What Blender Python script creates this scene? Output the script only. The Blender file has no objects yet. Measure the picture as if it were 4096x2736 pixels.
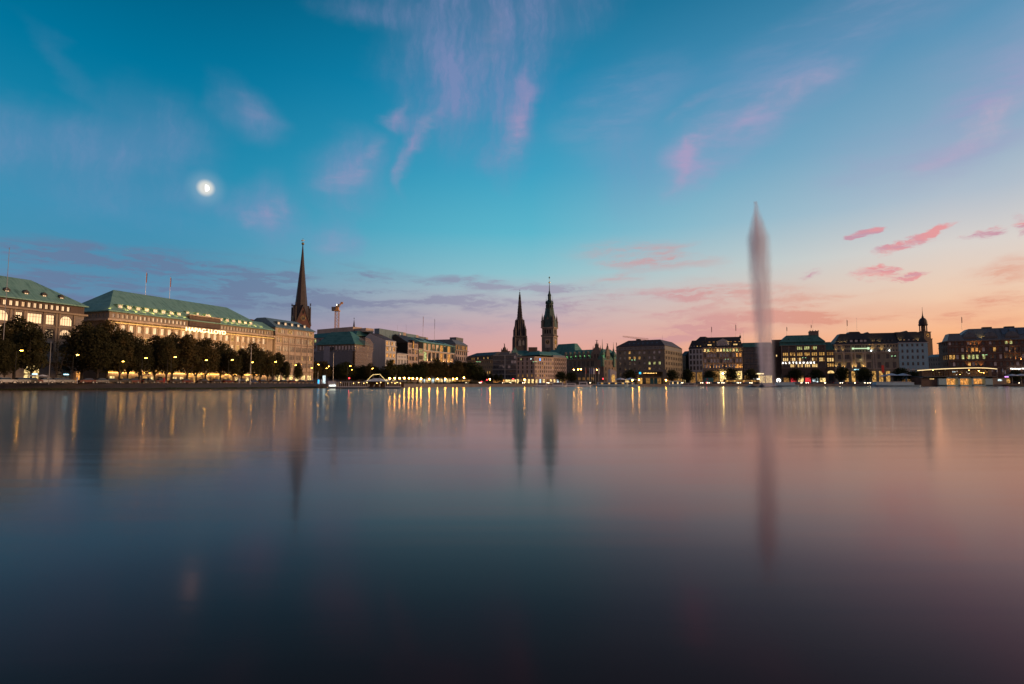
import bpy, math, random
from mathutils import Vector, Matrix
R = math.radians
S = bpy.context.scene
COL = S.collection
random.seed(7)

# ------------------------------------------------------------------ camera
PITCH = math.atan((1532 - 1368) / 2275.0)
CZ = 2.0
F = 2275.6
cam_d = bpy.data.cameras.new('camera')
cam_d.lens = 20.0
cam_d.sensor_width = 36.0
cam_d.clip_start = 0.2
cam_d.clip_end = 20000
cam = bpy.data.objects.new('camera', cam_d)
COL.objects.link(cam)
cam.location = (0, 0, CZ)
cam.rotation_euler = (math.pi / 2 + PITCH, 0, 0)
S.camera = cam
S.view_settings.view_transform = 'Standard'
S.view_settings.look = 'None'
S.view_settings.exposure = 0.0
S.view_settings.gamma = 1.0
S.render.engine = 'CYCLES'
S.cycles.use_denoising = True
S.cycles.max_bounces = 6
S.cycles.diffuse_bounces = 2
S.cycles.glossy_bounces = 4
S.cycles.transmission_bounces = 4
S.cycles.volume_bounces = 1
S.cycles.sample_clamp_indirect = 6.0
S.cycles.use_adaptive_sampling = True
S.cycles.adaptive_threshold = 0.008

CP, SP = math.cos(PITCH), math.sin(PITCH)
def ray(x, y):
    return Vector(((x - 2048) / F, CP - (1368 - y) / F * SP, SP + (1368 - y) / F * CP))
def pt(x, y, Y):
    r = ray(x, y)
    t = Y / r.y
    return Vector((r.x * t, Y, CZ + r.z * t))
def azel(x, y):
    r = ray(x, y).normalized()
    return math.degrees(math.atan2(r.x, r.y)), math.degrees(math.asin(r.z))

def lin(c):
    return tuple((v / 12.92 if v <= .04045 else ((v + .055) / 1.055) ** 2.4) for v in [q / 255.0 for q in c])

# ------------------------------------------------------------------ node helper
class NT:
    def __init__(s, tree):
        s.t = tree; s.n = tree.nodes; s.l = tree.links
    def new(s, typ, **kw):
        nd = s.n.new(typ)
        for k, v in kw.items():
            setattr(nd, k, v)
        return nd
    def put(s, sock, v):
        if isinstance(v, bpy.types.NodeSocket): s.l.new(v, sock)
        elif v is not None: sock.default_value = v
    def math(s, op, a, b=None, c=None, clamp=False):
        nd = s.new('ShaderNodeMath', operation=op); nd.use_clamp = clamp
        s.put(nd.inputs[0], a)
        if b is not None: s.put(nd.inputs[1], b)
        if c is not None: s.put(nd.inputs[2], c)
        return nd.outputs[0]
    def vmath(s, op, a, b=None):
        nd = s.new('ShaderNodeVectorMath', operation=op)
        s.put(nd.inputs[0], a)
        if b is not None: s.put(nd.inputs[1], b)
        return nd.outputs[1] if op in ('LENGTH', 'DOT_PRODUCT', 'DISTANCE') else nd.outputs[0]
    def mr(s, v, a, b, c=0.0, d=1.0, smooth=True):
        nd = s.new('ShaderNodeMapRange')
        nd.interpolation_type = 'SMOOTHSTEP' if smooth else 'LINEAR'
        nd.clamp = True
        s.put(nd.inputs[0], v)
        for i, q in enumerate((a, b, c, d)): s.put(nd.inputs[1 + i], q)
        return nd.outputs[0]
    def mix(s, f, a, b, blend='MIX'):
        nd = s.new('ShaderNodeMix', data_type='RGBA', blend_type=blend)
        s.put(nd.inputs[0], f)
        s.put(nd.inputs[6], a if isinstance(a, bpy.types.NodeSocket) else (*a[:3], 1))
        s.put(nd.inputs[7], b if isinstance(b, bpy.types.NodeSocket) else (*b[:3], 1))
        return nd.outputs[2]
    def ramp(s, f, stops, interp='LINEAR'):
        nd = s.new('ShaderNodeValToRGB')
        nd.color_ramp.interpolation = interp
        e = nd.color_ramp.elements
        while len(e) < len(stops): e.new(0.5)
        for i, (p, c) in enumerate(sorted(stops, key=lambda q: q[0])):
            e[i].position = p
            e[i].color = (*c[:3], 1)
        s.put(nd.inputs[0], f)
        return nd.outputs[0]
    def noise(s, vec, scale, detail=3, rough=.5, color=False, dist=0.0):
        nd = s.new('ShaderNodeTexNoise')
        s.put(nd.inputs['Vector'], vec)
        nd.inputs['Scale'].default_value = scale
        nd.inputs['Detail'].default_value = detail
        nd.inputs['Roughness'].default_value = rough
        nd.inputs['Distortion'].default_value = dist
        return nd.outputs[1] if color else nd.outputs[0]
    def xyz(s, x, y, z):
        nd = s.new('ShaderNodeCombineXYZ')
        for i, q in enumerate((x, y, z)): s.put(nd.inputs[i], q)
        return nd.outputs[0]
    def sep(s, v):
        nd = s.new('ShaderNodeSeparateXYZ'); s.put(nd.inputs[0], v)
        return nd.outputs
    def mapping(s, v, loc=(0, 0, 0), rot=(0, 0, 0), scale=(1, 1, 1), typ='POINT'):
        nd = s.new('ShaderNodeMapping', vector_type=typ)
        s.put(nd.inputs[0], v)
        nd.inputs[1].default_value = loc; nd.inputs[2].default_value = rot; nd.inputs[3].default_value = scale
        return nd.outputs[0]

# ------------------------------------------------------------------ world: dusk sky with pink clouds
W = bpy.data.worlds.new('World')
S.world = W
W.use_nodes = True
W.node_tree.nodes.clear()
w = NT(W.node_tree)
gen = w.new('ShaderNodeTexCoord').outputs['Generated']
dx, dy, dz = w.sep(w.vmath('NORMALIZE', gen))
az = w.math('MULTIPLY', w.math('ARCTAN2', dx, dy), 57.2958)
el = w.math('MULTIPLY', w.math('ARCSINE', dz), 57.2958)
elf = w.math('DIVIDE', el, 50.0, clamp=True)
def vramp(lst):
    return w.ramp(elf, [(e / 50.0, lin(c)) for e, c in lst])
cE = vramp([(0, (192, 150, 138)), (8, (160, 134, 138)), (20, (104, 108, 128)), (35, (62, 84, 110)), (50, (54, 70, 92))])
cL = vramp([(0, (150, 134, 162)), (4, (118, 138, 168)), (9, (82, 144, 176)), (14, (56, 144, 180)), (19, (26, 134, 172)), (26, (0, 116, 156)), (34, (0, 90, 126)), (50, (52, 76, 100))])
cC = vramp([(0, (234, 158, 134)), (2.5, (230, 164, 148)), (5.5, (208, 170, 172)), (8.5, (184, 188, 194)), (11, (142, 194, 205)), (15, (94, 182, 204)), (21, (60, 160, 194)), (28, (24, 136, 178)), (36, (6, 108, 146)), (50, (60, 84, 108))])
cR = vramp([(0, (248, 148, 94)), (3.5, (252, 180, 128)), (7, (240, 204, 176)), (11, (218, 210, 204)), (15, (176, 190, 204)), (20, (136, 170, 196)), (27, (92, 148, 184)), (34, (52, 120, 158)), (50, (70, 92, 116))])
cW = vramp([(0, (255, 190, 120)), (5, (255, 214, 150)), (12, (250, 222, 190)), (20, (190, 195, 205)), (32, (110, 145, 178)), (50, (76, 96, 118))])
base = w.mix(w.mr(az, -95, -42), cE, cL)
base = w.mix(w.mr(az, -36, 4), base, cC)
base = w.mix(w.mr(az, 2, 38, smooth=False), base, cR)
base = w.mix(w.mr(az, 40, 60), base, cW)
base = w.mix(w.mr(az, 95, 140), base, cE)
glow = w.math('MULTIPLY', w.mr(az, 42, 60), w.math('SUBTRACT', 1.0, w.mr(az, 90, 125)))
glow = w.math('MULTIPLY', glow, w.math('SUBTRACT', 1.0, w.mr(el, 3, 22)))
base = w.mix(w.math('MULTIPLY', glow, 0.80), base, (2.1, 1.38, .80))

ae = w.xyz(az, el, 0.0)
wn = w.noise(w.mapping(gen, scale=(1, 1, 2.5)), 3.2, 4, .55, color=True)
warp = w.vmath('SUBTRACT', wn, (0.5, 0.5, 0.5))
wn2 = w.noise(w.mapping(gen, scale=(1, 1, 2.0)), 14.0, 4, .6, color=True)
warp2 = w.vmath('SUBTRACT', wn2, (0.5, 0.5, 0.5))
aew = w.vmath('ADD', w.vmath('ADD', ae, w.vmath('MULTIPLY', warp, (9.0, 4.5, 0.0))), w.vmath('MULTIPLY', warp2, (2.2, 1.5, 0)))

def blobs(lst, vec):
    """lst: (px, py, halfwidth px, halfheight px, rot deg, strength) in photo pixels -> summed soft masks in azimuth/elevation"""
    tot = None
    for (x, y, a, b, rot, st) in lst:
        A, E = azel(x, y)
        A2, _ = azel(x + 20, y); _, E2 = azel(x, y - 20)
        ka, ke = (A2 - A) / 20.0, (E2 - E) / 20.0
        vi = vec
        if tot is not None:      # keeps the node chain sequential (stack size of one shader is limited)
            nd = w.new('ShaderNodeVectorMath', operation='MULTIPLY_ADD')
            w.put(nd.inputs[0], tot); nd.inputs[1].default_value = (1e-7, 1e-7, 0); w.put(nd.inputs[2], vec)
            vi = nd.outputs[0]
        m = w.mapping(vi, loc=(A, E, 0), rot=(0, 0, R(rot)), scale=(a * ka, b * ke, 1), typ='TEXTURE')
        f = w.mr(w.vmath('LENGTH', m), 1.0, 0.0, 0.0, st)
        tot = f if tot is None else w.math('ADD', tot, f)
    return tot
# fibres: upper cirrus combed upward, lower banks combed level
fib_v = w.noise(w.mapping(w.vmath('ADD', ae, w.vmath('MULTIPLY', warp, (5, 5, 0))), rot=(0, 0, R(-14)), scale=(.30, .085, 1)), 1.0, 6, .6)
fib_v = w.mr(fib_v, .36, .66)
fib_v2 = w.noise(w.mapping(w.vmath('ADD', ae, w.vmath('MULTIPLY', warp2, (3, 5, 0))), rot=(0, 0, R(-16)), scale=(1.1, .24, 1)), 1.0, 5, .65)
fib_v = w.math('MULTIPLY', fib_v, w.mr(fib_v2, .35, .62, .55, 1.0))
fib_h = w.noise(w.mapping(w.vmath('ADD', ae, w.vmath('MULTIPLY', warp, (4, 1.6, 0))), rot=(0, 0, R(3)), scale=(.075, .50, 1)), 1.0, 6, .58)
fib_h = w.mr(fib_h, .38, .64)
fib_d = w.noise(w.mapping(w.vmath('ADD', ae, w.vmath('MULTIPLY', warp, (5, 4, 0))), rot=(0, 0, R(-38)), scale=(.09, .36, 1)), 1.0, 6, .6)
fib_d = w.mr(fib_d, .36, .66)
K = 1.745
def D(l): return [(a * K, b * K, c * K, d * K, e, f) for a, b, c, d, e, f in l]
hi = blobs(D([(980, 110, 170, 230, 8, .8), (1150, 110, 190, 240, 0, .85), (1100, -60, 420, 160, 0, .6), (830, 25, 170, 60, 0, .6), (1300, 20, 160, 90, 0, .4),
              (958, 340, 40, 160, -14, 1.0), (918, 285, 50, 60, -10, .8), (1165, 300, 85, 190, -4, 1.0), (1195, 220, 50, 120, -16, .7), (1060, 260, 190, 200, 0, .45), (1010, 200, 70, 120, 0, .5)]), aew)
core = blobs(D([(950, 375, 24, 95, -14, 1.4), (985, 290, 24, 70, -22, .8), (918, 272, 34, 60, -24, .9), (1165, 300, 44, 130, -3, 1.0), (1195, 225, 26, 90, -22, .8), (1110, 90, 50, 120, -20, .4), (800, 415, 90, 46, 8, .9), (845, 370, 34, 80, -30, .7), (545, 235, 60, 40, -30, .5), (625, 495, 30, 70, -38, 1.0), (575, 512, 40, 14, 35, .8),
                (762, 552, 60, 44, 30, .7), (1555, 385, 110, 30, 56, 1.2), (1610, 330, 130, 30, 28, .9), (1760, 260, 120, 22, 30, .6), (1870, 210, 160, 34, 24, .6), (1600, 255, 110, 30, 22, .5), (2290, 270, 170, 44, 36, 1.0), (2170, 360, 110, 34, 22, .6)]), aew)
mid = blobs(D([(810, 395, 150, 130, 20, .95), (545, 260, 130, 100, -30, .7), (620, 500, 110, 120, -30, .8), (762, 550, 100, 80, 0, .8), (340, 330, 230, 170, -25, .62),
               (100, 340, 420, 130, 0, .65), (120, 160, 190, 40, -38, .16), (1440, 380, 150, 200, 0, .40), (500, 480, 200, 60, 0, .3), (300, 480, 420, 70, 0, .35)]), aew)
dia = blobs(D([(1570, 380, 120, 100, 40, .9), (1690, 300, 260, 110, 24, .8), (1860, 220, 240, 90, 25, .8), (2240, 290, 290, 120, 34, .9), (2350, 160, 300, 200, 20, .7),
               (1420, 250, 250, 130, 20, .45), (1980, 40, 560, 120, 10, .5), (2020, 380, 260, 100, 10, .45)]), aew)
low = blobs(D([(250, 640, 820, 110, 0, 1.0), (60, 600, 420, 60, 0, .8), (340, 605, 430, 60, -3, 1.1), (560, 655, 420, 70, 0, 1.0), (820, 655, 400, 60, -3, 1.0), (730, 625, 180, 26, -4, .8), (950, 700, 480, 50, 0, .95), (120, 665, 420, 70, 0, .9),
               (1140, 655, 190, 26, -3, 1.7), (1300, 672, 150, 30, 0, 1.6), (1340, 705, 230, 32, 0, 1.1), (1120, 745, 420, 28, 0, .5), (300, 700, 620, 80, 0, .7), (1050, 700, 260, 24, 0, .8)]), aew)
pnk = blobs(D([(1490, 590, 230, 50, -6, .85), (1550, 700, 360, 60, 3, 1.1), (1560, 765, 420, 34, 5, .7), (1850, 735, 460, 38, 6, 1.0), (2050, 715, 400, 34, 5, .9), (2250, 700, 300, 64, 6, 1.0), (1400, 640, 100, 26, 0, .6), (2290, 640, 260, 40, 10, .6), (1900, 690, 300, 26, 4, .6), (1700, 745, 300, 30, 4, .7)]), aew)
fwarp = w.vmath('ADD', ae, w.vmath('ADD', w.vmath('MULTIPLY', warp, (1.5, .8, 0)), w.vmath('MULTIPLY', warp2, (3.4, 2.2, 0))))
red = blobs(D([(2090, 553, 120, 24, 16, 1.8), (2150, 530, 90, 14, 18, 1.6), (1985, 534, 66, 24, 14, 1.9), (2010, 618, 95, 24, -4, 2.4), (2095, 626, 90, 16, 6, 2.2), (2250, 536, 76, 20, 12, 1.7), (2345, 515, 50, 44, 20, 1.7), (1845, 630, 60, 16, 8, .9), (1960, 548, 40, 12, 10, 1.2)]), fwarp)
fine = w.noise(w.mapping(w.vmath('ADD', ae, w.vmath('MULTIPLY', warp2, (3, 1.5, 0))), rot=(0, 0, R(10)), scale=(.35, 1.5, 1)), 1.0, 5, .62)
fine = w.mr(fine, .34, .66)
fine2 = w.noise(w.mapping(w.vmath('ADD', ae, w.vmath('MULTIPLY', warp2, (4, 2.0, 0))), rot=(0, 0, R(4)), scale=(.22, 1.1, 1)), 1.0, 6, .68)
fine2 = w.mr(fine2, .38, .60)
band = w.mr(w.math('MULTIPLY', w.math('ADD', fib_h, .15), w.math('ADD', w.math('MULTIPLY', fine2, .65), .45)), .06, 1.10)
c = base
m = w.math('MULTIPLY', hi, w.math('ADD', w.math('MULTIPLY', fib_v, .75), .34), clamp=True)
c = w.mix(w.math('MULTIPLY', m, .74), c, lin((132, 140, 186)))
m = w.math('MULTIPLY', mid, w.math('ADD', w.math('MULTIPLY', fib_v, .5), .5), clamp=True)
c = w.mix(w.math('MULTIPLY', m, .72), c, lin((132, 146, 190)))
m = w.math('MULTIPLY', dia, w.math('ADD', w.math('MULTIPLY', fib_d, .7), .3), clamp=True)
c = w.mix(w.math('MULTIPLY', m, .80), c, lin((158, 158, 196)))
m = w.math('MULTIPLY', core, w.math('ADD', w.math('MULTIPLY', w.math('MULTIPLY', w.math('MAXIMUM', fib_v, fib_d), w.math('ADD', w.math('MULTIPLY', fine, .5), .5)), .85), .15), clamp=True)
c = w.mix(w.math('MULTIPLY', m, .40), c, w.mix(w.mr(az, 16, 40), lin((188, 156, 192)), lin((218, 178, 196))))
m = w.math('MULTIPLY', low, w.math('ADD', w.math('MULTIPLY', band, 1.15), .07), clamp=True)
c = w.mix(w.math('MULTIPLY', m, .68), c, w.mix(w.mr(az, -25, 8), lin((108, 118, 152)), lin((158, 146, 170))))
m = w.math('MULTIPLY', pnk, w.math('ADD', w.math('MULTIPLY', band, 1.1), .12), clamp=True)
c = w.mix(w.math('MULTIPLY', m, .82), c, w.mix(w.mr(az, 12, 34), lin((206, 154, 158)), lin((222, 148, 124))))
m = w.mr(w.math('MULTIPLY', red, w.math('ADD', w.math('MULTIPLY', w.math('MULTIPLY', fine, fine2), 1.1), .30)), .18, 1.05)
c = w.mix(w.math('MULTIPLY', m, .80), c, w.mix(w.mr(fib_h, .2, .9), lin((198, 138, 160)), lin((234, 140, 142))))
# lens bloom around the moon, painted into the sky colour as a soft halo
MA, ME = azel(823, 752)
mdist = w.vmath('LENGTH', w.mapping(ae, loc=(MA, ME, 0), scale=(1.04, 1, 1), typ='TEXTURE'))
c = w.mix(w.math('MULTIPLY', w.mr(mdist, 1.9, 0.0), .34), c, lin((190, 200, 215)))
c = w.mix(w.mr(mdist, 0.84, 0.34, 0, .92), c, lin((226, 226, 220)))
# below the horizon
c = w.mix(w.mr(el, -1.0, -3.0), c, (.05, .045, .05))
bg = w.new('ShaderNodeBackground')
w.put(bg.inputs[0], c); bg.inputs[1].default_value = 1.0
wo = w.new('ShaderNodeOutputWorld')
w.l.new(bg.outputs[0], wo.inputs[0])
W.cycles.sampling_method = 'MANUAL'
W.cycles.sample_map_resolution = 1024

# ------------------------------------------------------------------ sun: last warm light from the right, just over the horizon
sun_d = bpy.data.lights.new('sun', 'SUN')
sun_d.energy = 1.7
sun_d.color = (1.0, .57, .29)
sun_d.angle = R(14)
sun = bpy.data.objects.new('sun', sun_d)
COL.objects.link(sun)
sa, se = R(102), R(9)
sdir = Vector((math.sin(sa) * math.cos(se), math.cos(sa) * math.cos(se), math.sin(se)))
sun.rotation_euler = sdir.to_track_quat('Z', 'Y').to_euler()
sun.location = sdir * 500 + Vector((0, 0, 100))
# ------------------------------------------------------------------ mesh helpers
def tag(o, label=None, cat=None, group=None, kind=None):
    if label: o['label'] = label
    if cat: o['category'] = cat
    if group: o['group'] = group
    if kind: o['kind'] = kind
    return o
def empty(name, loc, rz=0.0):
    o = bpy.data.objects.new(name, None)
    o.empty_display_size = 0.5
    o.location = loc; o.rotation_euler = (0, 0, rz)
    COL.objects.link(o)
    return o
class MB:
    def __init__(s): s.v = []; s.f = []; s.m = []
    def add(s, vs, fs, m=0):
        b = len(s.v)
        s.v += [tuple(q) for q in vs]
        for f in fs: s.f.append([b + i for i in f]); s.m.append(m)
    def box(s, x0, x1, y0, y1, z0, z1, m=0):
        if x1 < x0: x0, x1 = x1, x0
        if y1 < y0: y0, y1 = y1, y0
        s.fru((x0, x1, y0, y1), z0, (x0, x1, y0, y1), z1, m)
    def fru(s, a, z0, b, z1, m=0):
        vs = [(a[0], a[2], z0), (a[1], a[2], z0), (a[1], a[3], z0), (a[0], a[3], z0),
              (b[0], b[2], z1), (b[1], b[2], z1), (b[1], b[3], z1), (b[0], b[3], z1)]
        s.add(vs, [(0, 3, 2, 1), (4, 5, 6, 7), (0, 1, 5, 4), (1, 2, 6, 5), (2, 3, 7, 6), (3, 0, 4, 7)], m)
    def tube(s, p, q, r, r2=None, n=6, m=0, cap=True):
        p = Vector(p); q = Vector(q); r2 = r if r2 is None else r2
        d = (q - p).normalized()
        u = d.orthogonal().normalized(); v = d.cross(u)
        vs = []
        for (c, rr) in ((p, r), (q, r2)):
            for i in range(n):
                a = 2 * math.pi * i / n
                vs.append(c + (u * math.cos(a) + v * math.sin(a)) * rr)
        fs = [(i, (i + 1) % n, n + (i + 1) % n, n + i) for i in range(n)]
        if cap: fs += [tuple(range(n))[::-1], tuple(range(n, 2 * n))]
        s.add(vs, fs, m)
    def lathe(s, prof, n=8, c=(0, 0), m=0, rot=0.0, sq=1.0):
        vs = []
        for (r, z) in prof:
            for i in range(n):
                a = rot + 2 * math.pi * i / n
                vs.append((c[0] + r * math.cos(a), c[1] + r * math.sin(a) * sq, z))
        fs = []
        for k in range(len(prof) - 1):
            for i in range(n):
                j = (i + 1) % n
                fs.append((k * n + i, k * n + j, (k + 1) * n + j, (k + 1) * n + i))
        fs.append(tuple(range(n))[::-1]); fs.append(tuple(range((len(prof) - 1) * n, len(prof) * n)))
        s.add(vs, fs, m)
    def prism(s, poly, d0, d1, axis='y', m=0):
        """poly of (a,b); axis y: (a,d,b)  axis x: (d,a,b)  axis z: (a,b,d)"""
        f = {'y': lambda a, b, d: (a, d, b), 'x': lambda a, b, d: (d, a, b), 'z': lambda a, b, d: (a, b, d)}[axis]
        n = len(poly)
        vs = [f(a, b, d0) for a, b in poly] + [f(a, b, d1) for a, b in poly]
        s.add(vs, [tuple(range(n)), tuple(range(n, 2 * n))[::-1]] + [(i, n + i, n + (i + 1) % n, (i + 1) % n) for i in range(n)], m)
    def ball(s, c, r, n=8, m=0, sz=1.0):
        k = max(4, n // 2 + 1)
        s2 = [(max(.001, r * math.sin(math.pi * i / k)), c[2] - r * sz * math.cos(math.pi * i / k)) for i in range(k + 1)]
        s.lathe(s2, n, (c[0], c[1]), m)
    def mesh(s, name, mats, smooth=False):
        me = bpy.data.meshes.new(name)
        me.from_pydata(s.v, [], s.f)
        for x in mats: me.materials.append(x)
        me.polygons.foreach_set('material_index', s.m)
        if smooth: me.polygons.foreach_set('use_smooth', [True] * len(s.f))
        import bmesh
        bm = bmesh.new(); bm.from_mesh(me)
        bmesh.ops.recalc_face_normals(bm, faces=bm.faces)
        bm.to_mesh(me); bm.free()
        me.update()
        return me
    def build(s, name, mats, parent=None, loc=(0, 0, 0), rz=0.0, smooth=False):
        if not isinstance(mats, (list, tuple)): mats = [mats]
        return put(s.mesh(name, mats, smooth), name, parent, loc, rz)
def put(me, name, parent=None, loc=(0, 0, 0), rz=0.0):
    o = bpy.data.objects.new(name, me)
    COL.objects.link(o)
    if parent: o.parent = parent
    o.location = loc; o.rotation_euler = (0, 0, rz)
    return o
def copy_tree(o, parent=None):
    c = o.copy(); COL.objects.link(c); c.parent = parent
    for ch in list(o.children): copy_tree(ch, c)
    return c
def text_mesh(txt, size, depth, mat, name='sign'):
    cu = bpy.data.curves.new(name, 'FONT')
    cu.body = txt; cu.size = size; cu.extrude = depth; cu.align_x = 'LEFT'
    cu.offset = size * .012
    o = bpy.data.objects.new(name, cu); COL.objects.link(o)
    bpy.context.view_layer.update()
    me = bpy.data.meshes.new_from_object(o.evaluated_get(bpy.context.evaluated_depsgraph_get()))
    bpy.data.objects.remove(o); bpy.data.curves.remove(cu)
    me.name = name
    me.materials.clear(); me.materials.append(mat)
    xs = [v.co.x for v in me.vertices]
    w0 = min(xs); w1 = max(xs)
    for v in me.vertices:
        x, y, z = v.co
        v.co = (x - w0, -z, y)
    return me, w1 - w0

# ------------------------------------------------------------------ materials
MATS = {}
def mat(name, build):
    m = bpy.data.materials.new(name); m.use_nodes = True
    m.node_tree.nodes.clear()
    n = NT(m.node_tree)
    out = n.new('ShaderNodeOutputMaterial')
    build(n, out)
    MATS[name] = m
    return m
def princ(n, out, **kw):
    p = n.new('ShaderNodeBsdfPrincipled')
    for k, v in kw.items():
        k = k.replace('_', ' ')
        for i in p.inputs:
            if i.name.lower() == k.lower():
                if isinstance(v, tuple) and len(v) == 3 and i.type == 'RGBA': v = (*v, 1)
                n.put(i, v); break
        else: raise KeyError(k)
    n.l.new(p.outputs[0], out.inputs[0])
    return p
def bump(n, p, h, strength=.3, dist=.1):
    b = n.new('ShaderNodeBump'); b.inputs['Strength'].default_value = strength; b.inputs['Distance'].default_value = dist
    n.put(b.inputs['Height'], h); n.l.new(b.outputs[0], p.inputs['Normal'])
def objc(n): return n.new('ShaderNodeTexCoord').outputs['Object']
def stone(name, c, var=.25, rough=.85, course=0.0):
    def f(n, out):
        o = objc(n)
        a = n.noise(n.mapping(o, scale=(.25, .25, .12)), 1.0, 5, .6)
        b = n.noise(o, 2.2, 4, .6)
        t = n.math('ADD', n.math('MULTIPLY', a, .65), n.math('MULTIPLY', b, .35))
        lo = tuple(q * (1 - var * 1.5) for q in c); hi_ = tuple(min(1, q * (1 + var)) for q in c)
        colr = n.ramp(t, [(.33, lo), (.5, c), (.68, hi_)])
        # soot streaks running down
        st = n.noise(n.mapping(o, scale=(1.3, 1.3, .06)), 1.0, 3, .6)
        colr = n.mix(n.mr(st, .52, .75, 0, .45), colr, tuple(q * .5 for q in c))
        if course:
            x, y, z = n.sep(o)
            fr = n.math('FRACT', n.math('DIVIDE', z, course))
            colr = n.mix(n.mr(fr, .10, .02, 0, .5, smooth=False), colr, tuple(q * .45 for q in c))
        p = princ(n, out, Base_Color=colr, Roughness=rough)
        bump(n, p, b, .35, .06)
    return mat(name, f)
def copper(name, c, c2, seam=.8):
    def f(n, out):
        o = objc(n)
        a = n.noise(n.mapping(o, scale=(.35, .35, .35)), 1.0, 6, .65)
        a2 = n.noise(n.mapping(o, scale=(1.6, .12, .12)), 1.0, 4, .6)
        a = n.math('ADD', n.math('MULTIPLY', a, .5), n.math('MULTIPLY', a2, .5))
        colr = n.ramp(a, [(.34, tuple(q * .55 for q in c)), (.46, c), (.56, c2), (.68, tuple(q * .7 for q in c))])
        x, y, z = n.sep(o)
        fr = n.math('FRACT', n.math('DIVIDE', x, seam))
        sm = n.mr(fr, .12, .02, 0, 1, smooth=False)
        colr = n.mix(n.math('MULTIPLY', sm, .4), colr, tuple(q * .4 for q in c))
        p = princ(n, out, Base_Color=colr, Roughness=.55, Metallic=.15)
        bump(n, p, n.math('ADD', sm, n.math('MULTIPLY', a, .6)), .5, .08)
    return mat(name, f)
def slate(name, c, rough=.6):
    def f(n, out):
        o = objc(n)
        a = n.noise(o, .5, 5, .65)
        br = n.new('ShaderNodeTexBrick'); n.put(br.inputs['Vector'], n.mapping(o, rot=(R(90), 0, 0)))
        br.inputs['Scale'].default_value = 2.2
        for i, k in ((1, 1.25), (2, .8), (3, .5)): br.inputs[i].default_value = (*[q * k for q in c], 1)
        colr = n.mix(n.mr(a, .35, .7, 0, .5), br.outputs[0], tuple(q * .55 for q in c))
        p = princ(n, out, Base_Color=colr, Roughness=rough)
        bump(n, p, a, .4, .08)
    return mat(name, f)
def flat(name, c, rough=.6, metal=0.0, var=.15):
    def f(n, out):
        a = n.noise(objc(n), 1.7, 4, .6)
        colr = n.ramp(a, [(.3, tuple(q * (1 - var) for q in c)), (.7, tuple(min(1, q * (1 + var)) for q in c))])
        princ(n, out, Base_Color=colr, Roughness=rough, Metallic=metal)
    return mat(name, f)
def glass(name, c, metal, rough=.06, wav=.25):
    def f(n, out):
        o = n.new('ShaderNodeNewGeometry').outputs['Position']
        a = n.noise(o, .55, 2, .5)
        b = n.noise(o, .23, 2, .5)
        p = princ(n, out, Base_Color=n.mix(n.mr(b, .35, .65), tuple(q * .75 for q in c), c), Roughness=rough, Metallic=metal)
        bump(n, p, a, wav, .25)
    return mat(name, f)
def lit(name, c, e, sample=False, var=.75, scale=.9):
    def f(n, out):
        g = n.new('ShaderNodeNewGeometry').outputs['Position']
        a = n.noise(g, scale, 3, .6)
        em = n.new('ShaderNodeEmission')
        n.put(em.inputs[0], n.mix(n.mr(a, .35, .65), tuple(q * (1 - var) for q in (c[0], c[1] * .9, c[2] * .8)), c))
        em.inputs[1].default_value = e
        n.l.new(em.outputs[0], out.inputs[0])
    m = mat(name, f)
    if not sample: m.cycles.emission_sampling = 'NONE'
    return m
def bulb(name, c, e, sample=True):
    def f(n, out):
        em = n.new('ShaderNodeEmission'); em.inputs[0].default_value = (*c, 1); em.inputs[1].default_value = e
        n.l.new(em.outputs[0], out.inputs[0])
    m = mat(name, f)
    if not sample: m.cycles.emission_sampling = 'NONE'
    return m

stone('sandstone', (.36, .27, .19), course=.6)
stone('sandstone_grey', (.27, .225, .20), course=.55)
stone('sandstone_pale', (.50, .38, .29), course=.7)
stone('pink_stone', (.48, .36, .31))
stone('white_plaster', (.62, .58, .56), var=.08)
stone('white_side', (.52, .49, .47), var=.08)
stone('grey_concrete', (.30, .29, .30))
stone('brown_stone', (.24, .18, .14), course=.5)
stone('olive_stone', (.24, .20, .145), course=.5)
stone('dark_stone', (.085, .07, .066), course=.8)
stone('dark_brown', (.13, .088, .066))
stone('red_brown', (.17, .085, .055), course=.5)
stone('tower_stone', (.21, .175, .135), course=.8)
stone('blue_plaster', (.36, .54, .58), var=.08)
stone('cream_plaster', (.36, .29, .20), var=.15)
stone('dark_grey_panel', (.085, .085, .092))
stone('quay_stone', (.21, .18, .165), course=.45)
stone('brick_dark', (.15, .07, .055))
copper('copper_green', (.17, .33, .26), (.23, .41, .33))
copper('copper_dark', (.055, .15, .115), (.08, .20, .155))
copper('copper_teal', (.06, .18, .145), (.10, .24, .195)); copper('copper_spire', (.035, .075, .058), (.055, .10, .08))
copper('metal_blue', (.13, .20, .23), (.17, .25, .28))
copper('metal_grey', (.14, .145, .15), (.18, .185, .19))
slate('slate_dark', (.045, .037, .036))
slate('slate_grey', (.075, .068, .066))
slate('tile_red', (.085, .045, .035))
flat('frame_white', (.62, .58, .52)); flat('frame_dark', (.05, .045, .04)); flat('frame_grey', (.22, .21, .2))
flat('iron', (.03, .03, .032), .5, .6); flat('galvanised', (.35, .35, .36), .45, .7)
flat('interior', (.02, .018, .016), .9)
flat('white_paint', (.72, .72, .74), .35); flat('boat_blue', (.30, .45, .55), .35); flat('boat_dark', (.04, .05, .07), .4)
flat('timber', (.12, .075, .045), .8); flat('canvas', (.62, .62, .66), .85); flat('rubber', (.02, .02, .02), .8)
flat('crane_yellow', (.72, .36, .10), .5); flat('gold', (.75, .55, .2), .3, 1.0)
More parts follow.
